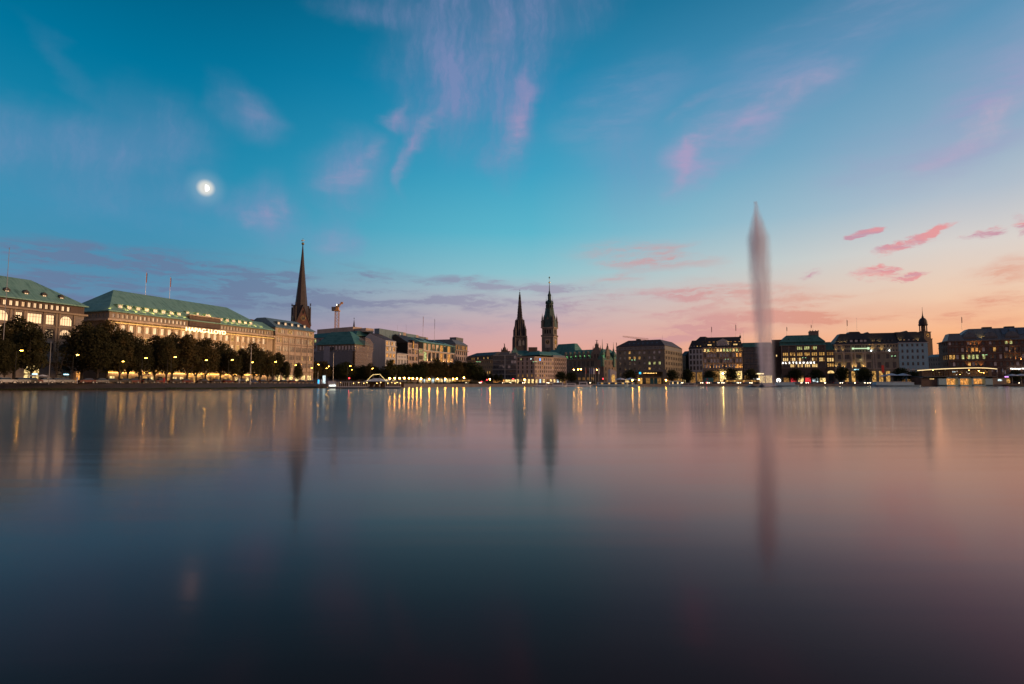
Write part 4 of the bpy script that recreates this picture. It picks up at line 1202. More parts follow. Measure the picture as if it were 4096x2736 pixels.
# small thin spire further back
Y = 600; c0 = pt(1414, 1400, Y)
root = tag(empty('church_spire', (c0.x, c0.y, 1.5)), 'tiny thin distant church spire just behind the green hipped roof', 'church tower')
hz = lambda y: pt(1414, y, Y).z - 1.5
mb = MB(); mb.box(-3, 3, -3, 3, 0, hz(1330)); mb.build('wall', MATS['brick_dark'], root)
mb = MB(); mb.lathe([(1.7, hz(1330)), (1.2, hz(1312)), (.55, hz(1290)), (.1, hz(1278)), (.06, hz(1268))], 8); mb.ball((0, 0, hz(1274)), .5, 6); mb.build('spire', MATS['slate_dark'], root)

# ---- gothic ruin spire (centre left)
Y = 930; X0 = 2079; c0 = pt(X0, 1200, Y)
root = tag(empty('gothic_tower', (c0.x, c0.y, 1.4), R(6)), 'blackened gothic church tower with pierced crocketed spire, left of the town hall tower', 'church tower')
hz = lambda y: pt(X0, y, Y).z - 1.4
def px(n): return n * Y / F
mb = MB()
w1 = px(26)
mb.lathe([(w1 * 1.36, 0), (w1 * 1.36, hz(1405)), (w1 * 1.28, hz(1375)), (w1 * 1.26, hz(1350))], 4, rot=R(45))
mb.lathe([(w1 * 1.42, hz(1351)), (w1 * 1.46, hz(1347)), (w1 * 1.40, hz(1345))], 4, rot=R(45))
for k in range(4):
    a = R(45) + k * math.pi / 2
    for j, (rad, y0, y1, y2, ww) in enumerate(((w1 * 1.20, 1405, 1352, 1336, 2.6), (w1 * 1.10, 1348, 1318, 1302, 2.0), (w1 * .86, 1330, 1300, 1284, 1.5))):
        cx, cy = rad * math.cos(a), rad * math.sin(a)
        mb.lathe([(ww, hz(y0)), (ww * .9, hz(y1)), (ww * .5, hz(y1 - 2)), (.1, hz(y2))], 4, (cx, cy))
for k in range(8):
    a = R(0) + k * math.pi / 4
    for (rad, y0, y1, y2, ww) in ((px(21), 1348, 1330, 1316, 1.3), (px(17.5), 1330, 1296, 1280, 1.1), (px(13.5), 1300, 1282, 1272, .8)):
        cx, cy = rad * math.cos(a), rad * math.sin(a)
        mb.lathe([(ww, hz(y0)), (ww * .8, hz(y1)), (.08, hz(y2))], 4, (cx, cy))
    # pierced octagon walls: piers with openings between them
    a2 = a + math.pi / 8
    cx, cy = px(17) * math.cos(a2), px(17) * math.sin(a2)
    mb.lathe([(2.2, hz(1346)), (1.8, hz(1300)), (1.0, hz(1280))], 4, (cx, cy), rot=a2)
mb.lathe([(px(16), hz(1347)), (px(15.5), hz(1330))], 8); mb.lathe([(px(15), hz(1312)), (px(12.5), hz(1283)), (px(11.5), hz(1280))], 8)
mb.build('wall', MATS['dark_stone'], root)
mb = MB()
ys = [1283, 1250, 1220, 1195, 1176]; rd = [px(10.6), px(7.8), px(5.1), px(2.8), px(1.0)]
for k in range(8):
    a = k * math.pi / 4 + .39
    for i in range(4):
        mb.tube((rd[i] * math.cos(a), rd[i] * math.sin(a), hz(ys[i])), (rd[i + 1] * math.cos(a), rd[i + 1] * math.sin(a), hz(ys[i + 1])), .62, .5, 4)
        for j in range(5):
            t = j / 5; r_ = rd[i] + (rd[i + 1] - rd[i]) * t + .55; z = hz(ys[i]) + (hz(ys[i + 1]) - hz(ys[i])) * t
            mb.ball((r_ * math.cos(a), r_ * math.sin(a), z), .62, 4)
mb.lathe([(px(9.8), hz(1283)), (px(7.1), hz(1250)), (px(4.6), hz(1220)), (px(2.5), hz(1195)), (px(.9), hz(1176)), (.25, hz(1168))], 8, rot=.39)
mb.ball((0, 0, hz(1172)), 1.3, 6); mb.tube((0, 0, hz(1170)), (0, 0, hz(1158)), .22, .12); mb.box(-1.0, 1.0, -.1, .1, hz(1162), hz(1161))
mb.build('spire', MATS['dark_stone'], root)
mb = MB(); mb.box(-1.2, .6, -.3, .3, 0, 9); mb.box(1.3, 2.4, -.3, .3, 2, 7); mb.build('lit_opening', MATS['lit_warm'], root, (.3, -px(13), hz(1333)))
mb = MB(); mb.prism([(-2.4, 0), (2.4, 0), (2.4, 7), (0, 11), (-2.4, 7)], -.3, 0, 'y'); o = mb.build('tracery_window', MATS['frame_grey'], root, (-1.2, -w1 * .99, hz(1385)))
mb = MB(); mb.prism([(-1.6, 0), (1.6, 0), (1.6, 6), (0, 9), (-1.6, 6)], -.3, 0, 'y'); o = mb.build('tracery_window', MATS['frame_grey'], root, (4.6, -w1 * .99, hz(1383)))

# ---- town hall with its tower
Y = 600; X0 = 2196; c0 = pt(X0, 1450, Y); th = R(-23)
root = tag(empty('town_hall_tower', (c0.x + 2.0, c0.y, 1.4), -th * -1), 'ornate town hall clock tower with green copper spire and balcony', 'tower')
root.rotation_euler = (0, 0, R(-23) )
hz = lambda y: pt(X0, y, Y).z - 1.4
def pq(n): return n * Y / F
w1 = pq(24.0)
mb = MB()
mb.box(-w1, w1, -w1, w1, 0, hz(1345)); mb.box(-w1 - .5, w1 + .5, -w1 - .5, w1 + .5, hz(1350), hz(1346.5), 1)
mb.box(-w1 + .1, w1 - .1, -w1 + .1, w1 - .1, hz(1346), hz(1312)); mb.box(-w1 - 1.0, w1 + 1.0, -w1 - 1.0, w1 + 1.0, hz(1313), hz(1310.5), 1); mb.box(-w1 - .5, w1 + .5, -w1 - .5, w1 + .5, hz(1315), hz(1312.9), 1)
for sx in (-1, 1):
    for sy in (-1, 1):
        mb.box(sx * w1 - .7 * (sx > 0) * 1 - (.3 if sx < 0 else -.3) * 0 - (.0), sx * w1 + (.25 * sx), sy * w1 + .25 * sy, sy * w1 - .8 * sy, 0, hz(1351), 1)
        mb.lathe([(1.5, hz(1311)), (1.4, hz(1290)), (1.7, hz(1288)), (1.0, hz(1283)), (.8, hz(1272)), (.2, hz(1262)), (.1, hz(1254))], 6, (sx * w1 * .95, sy * w1 * .95))
        mb.lathe([(.8, hz(1300)), (.8, hz(1272)), (.1, hz(1262))], 6, (sx * w1 * .72, sy * w1 * .72))
mb.build('wall', [MATS['tower_stone'], MATS['sandstone_pale']], root)
mb = MB(); mb.lathe([(w1 * 1.28, hz(1311)), (w1 * 1.12, hz(1285)), (w1 * .83, hz(1255)), (w1 * .70, hz(1238)), (w1 * .74, hz(1234))], 8, rot=R(22.5))
mb.build('roof', MATS['copper_spire'], root)
for k in range(4):      # big stone dormer gables on each side
    mb = MB(); mb.box(-3.0, 3.0, -w1 - .1, -w1 + 5, hz(1311), hz(1290)); mb.prism([(-3.2, hz(1290)), (3.2, hz(1290)), (1.4, hz(1282)), (1.4, hz(1276)), (0, hz(1268)), (-1.4, hz(1276)), (-1.4, hz(1282))], -w1 + .1, -w1 + 4, 'y')
    g = mb.build('gable', MATS['tower_stone'], root, (0, 0, 0), k * math.pi / 2)
    mb = MB(); mb.box(-.9, .9, -w1 - .14, -w1, hz(1303), hz(1294)); mb.build('window', MATS['interior'], g)
    f = MB()
    f2 = MB()
    for j in (-1, 0, 1):
        f2.box(j * 2.7 - .8, j * 2.7 + .8, -w1 + .02, -w1 + .3, hz(1336), hz(1323)); f2.tube((j * 2.7, -w1 + .02, hz(1323)), (j * 2.7, -w1 + .3, hz(1323)), .8, n=12)
    f2.build('louvre_window', MATS['interior'], root, (0, 0, 0), k * math.pi / 2)
    bl = MB(); bl.box(-w1 - .9, w1 + .9, -w1 - .9, -w1 - .75, hz(1346), hz(1342))
    for j in range(9): bl.box(-w1 + j * w1 / 4 - .15, -w1 + j * w1 / 4 + .15, -w1 - 1.0, -w1 - .7, hz(1347), hz(1341))
    bl.build('balustrade', MATS['tower_stone'], root, (0, 0, 0), k * math.pi / 2)
    pl = MB(); pl.box(-2.9, 2.9, -w1 - .16, -w1, hz(1392), hz(1357)); o = pl.build('clock_panel', MATS['sandstone_pale'], root, (0, 0, 0), k * math.pi / 2)
    if k in (0, 1): clock(o, (0, -w1 - .1, hz(1370)), 2.3, 0, 'gold', 'lit_dim' if k == 1 else 'dark_stone')
    st = MB(); st.lathe([(.9, 0), (1.1, 1.4), (.6, 2.4), (.8, 3.4), (.3, 4.2)], 8, (0, -w1 - .4)); st.build('coat_of_arms', MATS['dark_stone'], root, (0, 0, hz(1408)), k * math.pi / 2)
root_t = root
mb = MB()
mb.lathe([(pq(14), hz(1236)), (pq(14), hz(1217)), (pq(16), hz(1215)), (pq(15.5), hz(1213)), (pq(11), hz(1205)), (pq(7.6), hz(1200)), (pq(6.8), hz(1198))], 8, rot=R(22.5))
mb.lathe([(pq(6.8), hz(1199)), (pq(6.6), hz(1184)), (pq(7.8), hz(1183)), (pq(6.4), hz(1178)), (pq(4), hz(1173)), (pq(3), hz(1170)), (pq(4), hz(1169)), (pq(2), hz(1164)), (pq(1.0), hz(1140)), (pq(.5), hz(1131))], 8, rot=R(22.5))
for k in range(4):
    a = R(45) + k * math.pi / 2; cx, cy = pq(14.5) * math.cos(a), pq(14.5) * math.sin(a)
    mb.lathe([(.9, hz(1216)), (.9, hz(1209)), (.3, hz(1204)), (.12, hz(1196)), (.05, hz(1184))], 6, (cx, cy))
mb.build('spire', MATS['copper_spire'], root)
mb = MB()
for k in range(8):
    a = k * math.pi / 4; cx, cy = pq(13.6) * math.cos(a), pq(13.6) * math.sin(a)
    mb.box(cx - .5, cx + .5, cy - .5, cy + .5, hz(1232), hz(1220))
mb.build('gallery_opening', MATS['interior'], root)
mb = MB(); mb.ball((0, 0, hz(1130)), 1.0, 8); mb.tube((0, 0, hz(1131)), (0, 0, hz(1108)), .16); mb.lathe([(.05, hz(1115)), (.9, hz(1111)), (.3, hz(1107)), (.05, hz(1105))], 6)
mb.build('finial', MATS['gold'], root)
root.location.x = pt(2199, 1450, Y).x

# town hall body
Y = 520
A, B = P0(2255, 530), P0(2412, 500)
b = Bld('town_hall', 'dark renaissance town hall with steep teal copper roof, stone dormers and gabled corner pavilion', A, B, 30, ['tower_stone', 'brown_stone', 'dark_brown'])
L = b.L; T = b.h(2335, 1437, 515)
for k, (z0, z1) in enumerate(((T - 8.5, T), (T - 14.5, T - 8.5), (T - 21, T - 14.5))):
    b.row('F', 0, L, max(0, z0), z1, z0 + 2.0, z1 - 1.8, grp(.5, L - 9, 7, 2, 1.1, .35), 'glass_dark' if k < 2 else 'lit_dim', 'cross', 'frame_dark', arch=(k > 0))
    b.ledge('F', z0 - .2, .4, .5)
b.plain('F', 0, L, 0, max(.1, T - 21)); b.ledge('F', T - .3, .6, .9)
b.plain('L', 0, b.D, 0, T); b.plain('R', 0, b.D, 0, T); b.core(T)
b.roof(T, b.h(2300, 1400, 525), (0, 6, 9, 9), 'copper_teal', over=.5)
b.roof(T + 4, b.h(2260, 1372, 535), (.5, 5.5, 7, 7), 'copper_teal', x0=-19, x1=7.0, y0=8, y1=26, over=.3, name='hall_roof')
b.roof(T + 4, b.h(2160, 1395, 535), (6, 2, 6, 6), 'copper_teal', x0=-30, x1=-12, y0=6, y1=24, over=.3, name='hall_roof')
mb = MB()
for k in range(30): mb.box(-13 + k * 1.6, -12.9 + k * 1.6, 16, 16.1, 0, .9)
mb.box(-13, 32, 16, 16.1, .4, .5); mb.build('ridge_railing', MATS['iron'], b.root, (0, -2, b.h(2300, 1400, 525) - .1))
for k in range(7):      # stone dormers uplit in green
    x = 1.8 + k * (L - 11) / 6.5
    mb = MB(); mb.box(-1.3, 1.3, -.3, 5, 0, 3.2); mb.prism([(-1.5, 3.2), (1.5, 3.2), (.7, 4.6), (.7, 5.4), (0, 7.0), (-.7, 5.4), (-.7, 4.6)], -.3, 3, 'y')
    d = mb.build('dormer', MATS['brown_stone'], b.root, (x, 0, T))
    mb = MB(); mb.box(-.5, .5, -.36, -.29, .7, 2.4); mb.build('window', MATS['interior'], d)
    mb = MB(); mb.box(-.5, .5, 0, 2, 0, 1.1); mb.prism([(-.7, 1.1), (.7, 1.1), (0, 2)], 0, 2, 'y'); mb.build('roof_hatch', MATS['copper_dark'], b.root, (x - 2.2, 3.6, T + 5.2))
    if k < 6: b.lamp((x + 2.3, -.75, T + 1.1), 300, (.25, 1.0, .38), 'SPOT', .15, (0, .62, 1), 70)
def gable(x, y, zb, w_, h_, rz=0):
    mb = MB(); mb.box(-w_ / 2, w_ / 2, 0, 3, 0, h_ * .45)
    mb.prism([(-w_ / 2, h_ * .45), (w_ / 2, h_ * .45), (w_ * .34, h_ * .58), (w_ * .34, h_ * .68), (w_ * .16, h_ * .78), (w_ * .14, h_ * .9), (0, h_), (-w_ * .14, h_ * .9), (-w_ * .16, h_ * .78), (-w_ * .34, h_ * .68), (-w_ * .34, h_ * .58)], 0, 1.4, 'y')
    for sx in (-1, 1):
        mb.lathe([(.45, h_ * .4), (.45, h_ * .66), (.05, h_ * .86)], 6, (sx * w_ * .46, .6)); mb.lathe([(.35, h_ * .7), (.3, h_ * .88), (.04, h_ * 1.02)], 6, (sx * w_ * .2, .6))
    g = mb.build('gable', MATS['brown_stone'], b.root, (x, y, zb), rz)
    for j in (-1, 1):
        m2 = MB(); m2.box(j * w_ * .18 - .5, j * w_ * .18 + .5, -.1, 0, h_ * .12, h_ * .34); m2.build('window', MATS['interior'], g)
    m2 = MB(); m2.lathe([(.7, h_ * .99), (.5, h_ * 1.03), (.35, h_ * 1.10), (.2, h_ * 1.15)], 6, (0, .7)); m2.tube((-1.5, .7, h_ * 1.17), (0, .7, h_ * 1.12), .12, .25, 4); m2.tube((1.5, .7, h_ * 1.17), (0, .7, h_ * 1.12), .12, .25, 4); m2.ball((0, .7, h_ * 1.17), .25, 6)
    m2.build('eagle_statue', MATS['dark_stone'], g)
gable(L - 6.3, -.9, T - 1, 8.6, b.h(2383, 1372, 505) - T + 1)
b.finish()
A, B = P0(2414, 498), P0(2456, 512)
b = Bld('town_hall_wing', 'shadowed side wing of the town hall with two onion topped corner turrets', A, B, 6, ['brown_stone', 'tower_stone', 'dark_brown'])
L = b.L; T = b.h(2435, 1440, 505)
for k in range(4):
    z1 = T - k * 5.4; z0 = max(0, z1 - 5.4)
    if z1 - z0 > 4: b.row('F', 0, L, z0, z1, z0 + 1.3, z1 - 1.2, ev(.8, L - .5, 3, 1.4), 'glass_dark', 'cross', 'frame_dark')
    else: b.plain('F', 0, L, z0, z1)
b.plain('L', 0, b.D, 0, T); b.core(T); b.roof(T, T + 7, (1, 1, 2.5, 2.5), 'copper_dark', over=.3)
gable(L * .42, -.2, T - 1, 6.2, b.h(2432, 1385, 505) - T + 1)
for (x, top) in ((-1.5, 1358), (L - .6, 1366)):
    hh = b.h(2420, top, 505) - T
    mb = MB(); mb.lathe([(1.7, -6), (1.7, 3.2), (2.3, 3.6), (2.5, 5.0), (2.0, 6.6), (1.0, 7.8), (.8, 8.6), (1.0, 9.2), (.4, 10.2), (.25, hh * .72), (.06, hh)], 8, sq=1); mb.build('turret', MATS['copper_dark'], b.root, (x, .2, T))
b.lamp((-2.0, -3.0, T + .5), 60, (.4, 1, .5), 'SPOT', .2, (0, .4, 1), 80)
b.finish()
# war memorial like dark statue with green lit figure + narrow bright sliver of street buildings
A, B = P0(2458, 560), P0(2466, 555)
b = Bld('townhouse', 'narrow pale house end glimpsed in the gap between town hall and dark hotel', A, B, 12, ['white_side', 'white_side', 'slate_dark'])
T = b.h(2462, 1452, 558); b.plain('F', 0, b.L, 0, T); b.core(T)
mb = MB()
for k in range(9): mb.box(0, b.L, -.2, 0, k * 1.3, k * 1.3 + .3)
mb.tube((.2, 0, 0), (.2, 0, 12), .12, n=4); mb.build('scaffold', MATS['galvanised'], b.root, (0, 0, T)); b.finish()

# ---- dark hotel
A, B = P0(2465, 418), P0(2659, 400)
d = Vector((B.x - A.x, B.y - A.y)); 
b = Bld('hotel_building', 'large dark stone corner block with hipped tile roof and white attic strip', A, B, 50, ['olive_stone', 'brown_stone', 'frame_grey'])
L = b.L; T = b.h(2659, 1396, 400)
lits = {1: [2], 2: [2, 3, 4], 3: [], 4: []}
b.row('F', 0, L, T, T + 2.4, T + .5, T + 1.9, grp(1.5, L - 1, 9, 3, .7, .35), 'glass_dark', 'plain', 'frame_white', sill=False, m=3)
b.ledge('F', T - .3, .4, .6); b.ledge('F', T - 17.5, .3, .3)
for k in range(5):
    z1 = T - .3 - k * 3.9; z0 = z1 - 3.9
    def g(i, k=k):
        if (k, i) in ((0, 2), (1, 2), (1, 3), (1, 4), (3, 6), (4, 7), (2, 6), (2, 7), (2, 8)): return 'lit_warm' if i < 5 else 'lit_green' if k != 3 else 'lit_warm'
        return 'glass_sky' if (i + k) % 3 else 'glass_dark'
    b.row('F', 0, L, max(z0, 5), z1, z0 + 1.2, z1 - .7, ev(1, L - 2, 9, 1.5), g, 'cross', 'frame_grey')
    b.row('R', 0, b.D, max(z0, 5), z1, z0 + 1.2, z1 - .7, grp(.6, b.D - .6, 7, 3, 1.1, .3), pick(k * 3 + 2, [('glass_sky', 12), ('lit_warm', 2 if k > 1 else .6)]), 'two', 'frame_grey')
b.row('F', 0, L, 0, 5, 1.0, 3.9, ev(1, L - 2, 7, 3.2), lambda i: 'lit_bright' if i in (1, 4) else 'glass_dark', 'three', 'frame_dark', arch=True)
b.row('R', 0, b.D, 0, 5, 1.0, 3.9, ev(1, b.D - 1, 10, 3.0), pick(77, [('lit_orange', 3), ('lit_warm', 2), ('glass_dark', 1)]), 'three', 'frame_dark', arch=False)
b.plain('R', 0, b.D, T - .3, T + 2.4, 3); b.plain('F', 0, L, T - .3, T); b.plain('L', 0, b.D, 0, T + 2.4); b.core(T + 2.4)
b.roof(T + 2.4, T + 7.4, (7, 5, 7, 10), 'tile_red', over=.2)
for k in range(7):
    mb = MB(); mb.box(-.55, .55, -.05, .05, -.5, .5); o = mb.build('skylight', MATS['glass_sky'], b.root, (9 + k * 3.4, 3.1, T + 4.9)); o.rotation_euler = (R(-52), 0, 0)
mb = MB(); mb.box(0, 3.2, 0, 2, 0, 1.2); mb.build('plant_room', MATS['dark_brown'], b.root, (L * .35, 8, T + 7.2))
b.pole(-.2, .6, T + .2, 6.0, 'flag_red'); b.pole(L - 3, 6, T + 7.0, 2.8)
b.finish()
# crane with slanting jib behind the hotel
c0 = P0(2596, 500)
root = tag(empty('construction_crane', (c0.x, c0.y, 1.4)), 'orange lit crane jib slanting up behind the dark hotel roof', 'crane')
hz = lambda x, y: pt(x, y, 500)
mb = MB(); p1 = hz(2595, 1359) - Vector((c0.x, c0.y, 1.4)); p2 = hz(2491, 1346) - Vector((c0.x, c0.y, 1.4))
for off in ((0, -.7, -.5), (0, .7, -.5), (0, 0, 1.0)): mb.tube(p1 + Vector(off), p2 + Vector(off) * .6, .12, .09, 4)
for k in range(22):
    a = p1.lerp(p2, k / 22); c_ = p1.lerp(p2, (k + 1) / 22); s_ = 1 - .4 * k / 22
    mb.tube(a + Vector((0, -.7, -.5)) * s_, c_ + Vector((0, 0, 1.0)) * s_, .07, n=3); mb.tube(c_ + Vector((0, 0, 1)) * s_, c_ + Vector((0, .7, -.5)) * s_, .07, n=3)
mb.build('jib', MATS['crane_yellow'], root)
mb = MB()
for sx in (-.7, .7):
    for sy in (-.7, .7): mb.tube((sx, sy, 0), (sx, sy, p1.z), .1, n=4)
for k in range(int(p1.z / 2)):
    mb.tube((-.7, -.7, k * 2), (.7, -.7, k * 2 + 2), .05, n=3)
mb.build('mast', MATS['crane_yellow'], root)

# tower crane at the left
c0 = P0(1345, 470)
root = tag(empty('construction_crane', (c0.x, c0.y, 1.6)), 'lattice tower crane seen end on beside the tall church spire', 'crane')
hz = lambda y: pt(1345, y, 470).z - 1.6
mb = MB(); q = 1.45
top = hz(1245)
for sx in (-q, q):
    for sy in (-q, q): mb.tube((sx, sy, 0), (sx, sy, top), .19, n=4)
nk = int(top / 2.6)
for k in range(nk):
    z = k * 2.6
    for (ax, ay, bx_, by) in ((-q, -q, q, -q), (q, -q, q, q), (q, q, -q, q), (-q, q, -q, -q)):
        mb.tube((ax, ay, z), (bx_, by, z + 2.6), .12, n=3); mb.tube((ax, ay, z), (bx_, by, z), .07, n=3); mb.tube((bx_, by, z), (ax, ay, z + 2.6), .06, n=3)
mb.build('mast', MATS['crane_yellow'], root)
mb = MB(); mb.box(-2.1, 2.1, -2.1, 2.1, top, top + .8); mb.box(-1.0, 1.2, -1, 1, top + .8, top + 4.5); mb.build('slewing_ring', MATS['crane_yellow'], root)
mb = MB(); mb.box(-4.4, -1.2, -1.0, 1.0, 0, 2.6); mb.box(-4.2, -2.2, -1.2, 1.2, -.8, .2); mb.build('counterweight', MATS['metal_grey'], root, (0, 0, hz(1240)))
mb = MB(); mb.box(.5, 1.9, -1.4, .4, 0, 2.3); mb.build('cab', MATS['frame_grey'], root, (0, 0, hz(1228)))
mb = MB()
for sx in (-.5, .5): mb.tube((sx + .3, 0, hz(1232)), (sx + 2.6, 4, hz(1206)), .30, .24, 4); mb.tube((sx + .3, 1, hz(1228)), (sx + 2.2, 7, hz(1203)), .24, .2, 4)
for k in range(6):
    t = k / 6; z = hz(1232) + (hz(1205) - hz(1232)) * t; mb.box(-.3 + 2.3 * t, 1.0 + 2.3 * t, 4 * t, 4 * t + .3, z, z + .5)
mb.box(-1.4, 1.0, -.2, .2, hz(1226), hz(1224)); mb.box(1.8, 3.6, 3, 4, hz(1214), hz(1206))
mb.build('jib', MATS['crane_yellow'], root)
mb = MB(); mb.box(0, .5, -.1, 0, 0, 1.2); mb.build('work_light', bulb('work_light', (1.0, .9, .7), 4, False), root, (-.2, -1.5, hz(1223)))

# ---- narrow houses in the side street right of the hotel
for (x0, x1, Y0, ye, yr, m_, lab) in ((2722, 2741, 470, 1425, 1405, 'olive_stone', 'narrow ochre house in the side street next to the dark hotel'), (2739, 2756, 482, 1428, 1412, 'white_plaster', 'narrow white house at the end of the side street beside the grey framed block')):
    A, B = P0(x0, Y0), P0(x1, Y0 - 6)
    b = Bld('townhouse', lab, A, B, 14, [m_, 'sandstone_pale', 'slate_dark']); T = b.h(x0, ye, Y0); L = b.L
    for k in range(5):
        z1 = T - k * T / 5; b.row('F', 0, L, z1 - T / 5, z1, z1 - T / 5 + .9, z1 - .8, ev(.1, L - .1, 3, .8), pick(k + x0, [('glass_dark', 5), ('lit_warm', 1.2)]) if k < 4 else 'lit_shop', 'two')
    b.plain('L', 0, b.D, 0, T); b.core(T); b.roof(T, b.h(x0, yr, Y0), (.2, .2, 4, 4), 'slate_dark', over=.2)
    if x0 == 2739:
        for k in range(4): mb = MB(); mb.box(0, .6, 0, .6, 0, 1.5); mb.build('chimney', MATS['brick_dark'], b.root, (.1 + k * .9, 5, b.h(x0, yr, Y0) - .6))
    b.finish()

# ---- R1 grey framed block
A, B = P0(2755, 452), P0(2811, 447)
b = Bld('office_building', 'pale grey framed corner block with dark mansard beside the colonnaded facade', A, B, 18, ['white_side', 'white_plaster', 'slate_dark'])
L = b.L; T = b.h(2782, 1395, 450)
for k in range(4):
    z1 = T - k * 4.35; b.row('F', 0, L, z1 - 4.35, z1, z1 - 3.8, z1 - .7, ev(.2, L - .2, 4, 1.55), 'glass_dark', 'two', 'frame_dark', sill=False)
b.row('F', 0, L, 0, T - 17.4, .6, T - 18.4, ev(.2, L - .2, 2, 4.2), 'lit_dim', 'three', 'frame_dark', sill=False, name='shop_window')
b.plain('L', 0, b.D, 0, T); b.core(T)
b.roof(T, b.h(2800, 1362, 452), (2.2, 0, 2.6, 3), 'slate_dark', over=.2); b.roof(T + 5.5, b.h(2800, 1347.5, 455), (4, 0, 3, 3), 'slate_dark', x0=4.0, x1=L + 1.5, y0=3, over=0)
for k, g in enumerate(('glass_sky', 'glass_sky', 'lit_warm', 'lit_warm')): b.dormer(1.8 + k * 2.4, .5, T + .6, 1.1, 1.9, 2, g, 'slate_dark', 'frame_dark', 'flat')
for k in range(3): b.dormer(3.0 + k * 2.6, 1.8, T + 3.9, 1.0, 1.0, 2, 'glass_sky', 'slate_dark', 'frame_dark', 'flat')
b.finish()

# ---- R2 floodlit colonnade facade with pediment
A, B = P0(2812, 447), P0(2970, 438)
b = Bld('commercial_building', 'tall facade with uplit slim columns, lit attic storey and small pediment', A, B, 18, ['brown_stone', 'sandstone_pale', 'slate_dark'])
L = b.L; T = b.h(2890, 1391, 442)
n = 12
wb = ev(.4, L - .4, n, 1.55)
b.row('F', 0, L, T - 3.6, T, T - 3.0, T - .6, wb, pick(101, [('lit_green', 3), ('lit_bright', 4), ('lit_dim', 2)]), 'cross', 'frame_dark', sill=False)
for k in range(3):
    z1 = T - 3.6 - k * 4.3
    b.row('F', 0, L, z1 - 4.3, z1, z1 - 3.6, z1 - .6, wb, lambda i, k=k: 'lit_orange' if (k == 0 and i >= 10) or (k == 2 and i >= 10) else ('glass_sky' if (i * 7 + k) % 4 else 'glass_dark'), 'cross', 'frame_grey', sill=False)
zc = T - 16.5
b.ledge('F', T, .4, .7); b.ledge('F', T - 3.9, .3, .35, 0, L, False); b.ledge('F', zc - .3, .5, .6, 0, L, False)
for i in range(n + 1):
    x = .4 + (L - .8) / n * i
    b.trim.tube((x, -.15, zc + .2), (x, -.15, T - 4.0), .26, .22, 8, 1); b.trim.box(x - .25, x + .25, -.3, 0, T - 3.6, T - .1, 1)
    b.lamp((x, -.66, zc + .32), 150, (1.0, .52, .15), 'SPOT', .12, (0, .06, 1), 34)
    b.lamp((x, -.55, T - 3.5), 7, (1.0, .62, .15), 'SPOT', .08, (0, .15, 1), 100)
b.row('F', 0, L, 0, zc, .5, zc - 1.6, ev(.4, L - .4, 5, 4.9), lambda i: {0: 'glass_dark', 1: 'lit_dim', 2: 'lit_shop', 3: 'lit_dim', 4: 'lit_shop'}[i], 'three', 'frame_dark', sill=False, name='shop_window')
q = MB(); q.ball((0, 0, 0), .42, 8); q.build('shop_lamp', bulb('shop_lamp', (1.0, .78, .22), 170), b.root, (L * .49, -.4, b.h(2889, 1494, 442)))
b.plain('R', 0, b.D, 0, T); b.core(T)
b.roof(T + .4, b.h(2890, 1349, 450), (0, 1.4, 6.5, 5), 'slate_dark', over=.3)
mb = MB(); mb.box(-4.6, 4.6, -.2, 5, 0, 4.2, 0); mb.prism([(-5.2, 4.2), (5.2, 4.2), (0, 6.9)], -.4, 4.5, 'y', 1); mb.prism([(-4.2, 4.45), (4.2, 4.45), (0, 6.4)], -.45, -.38, 'y', 0)
pdm = mb.build('pediment', [MATS['white_side'], MATS['sandstone_pale']], b.root, (L * .515, .9, T + .5))
for k in range(4):
    f, g, gm, fmm = window_me(1.5, 2.6, 'two', 'glass_sky', 'frame_dark', False); j = MB(); j.add(f.v, f.f, 0); j.add(g.v, g.f, 1); j.build('window', [fmm, gm], pdm, (-3.2 + k * 2.1, -.32, .7))
b.dormer(L * .175, .9, T + .8, 4.0, 2.5, 4, 'lit_bright', 'slate_dark', 'frame_dark', 'flat'); b.dormer(L * .83, .9, T + .8, 4.0, 2.5, 4, 'lit_bright', 'slate_dark', 'frame_dark', 'flat')
for x in (.05, .29, .70, .95): b.lamp((L * x, -.5, T + 1.2), 40, (1.0, .65, .2), 'SPOT', .1, (0, .4, 1), 90)
for x in (.175, .285, .72, .83, .94):
    mb = MB(); mb.box(-.7, .7, -.05, .05, -.1, .1); mb.build('roof_light', MATS['lit_orange'], b.root, (L * x, 2.7, T + 4.9))
b.pole(L * .235, 8, T + 7.6, 10, 'flag_red', .1); b.pole(L * .86, 8, T + 7.6, 11, 'flag_red', .1)
mb = MB(); mb.box(0, 1.2, 0, 1, 0, 2.2); mb.tube((.6, .5, 2), (.6, .5, 4.2), .1); mb.build('chimney', MATS['slate_dark'], b.root, (L * .95, 7, T + 7.6))
b.finish()

# ---- R3 dark flat block partly behind the fountain
A, B = P0(2972, 438), P0(3088, 432)
b = Bld('commercial_building', 'dark grey grid facade with low green roof and lit shop signs, partly behind the fountain', A, B, 18, ['dark_grey_panel', 'frame_grey', 'grey_concrete'])
L = b.L; T = b.h(3030, 1388, 435)
for k in range(5):
    z1 = T - k * 4.2; b.row('F', 0, L, z1 - 4.2, z1, z1 - 3.4, z1 - .9, ev(.3, L - .3, 8, 1.9), 'glass_dark', 'two', 'frame_dark', sill=False)
    b.bx('F', 0, L, .1, 0, z1 - 4.3, z1 - 4.05, 1, b.trim)
zz = T - 21
b.row('F', 0, L, 0, zz, .6, zz - .7, ev(.3, L - .3, 4, 4.6), lambda i: ['lit_dim', 'glass_dark', 'lit_shop', 'lit_shop'][i % 4], 'three', 'frame_dark', sill=False, name='shop_window')
b.core(T); b.roof(T, b.h(3030, 1371, 440), (0, 0, 3, 3), 'copper_dark', over=.3)
mb = MB(); xx = 0
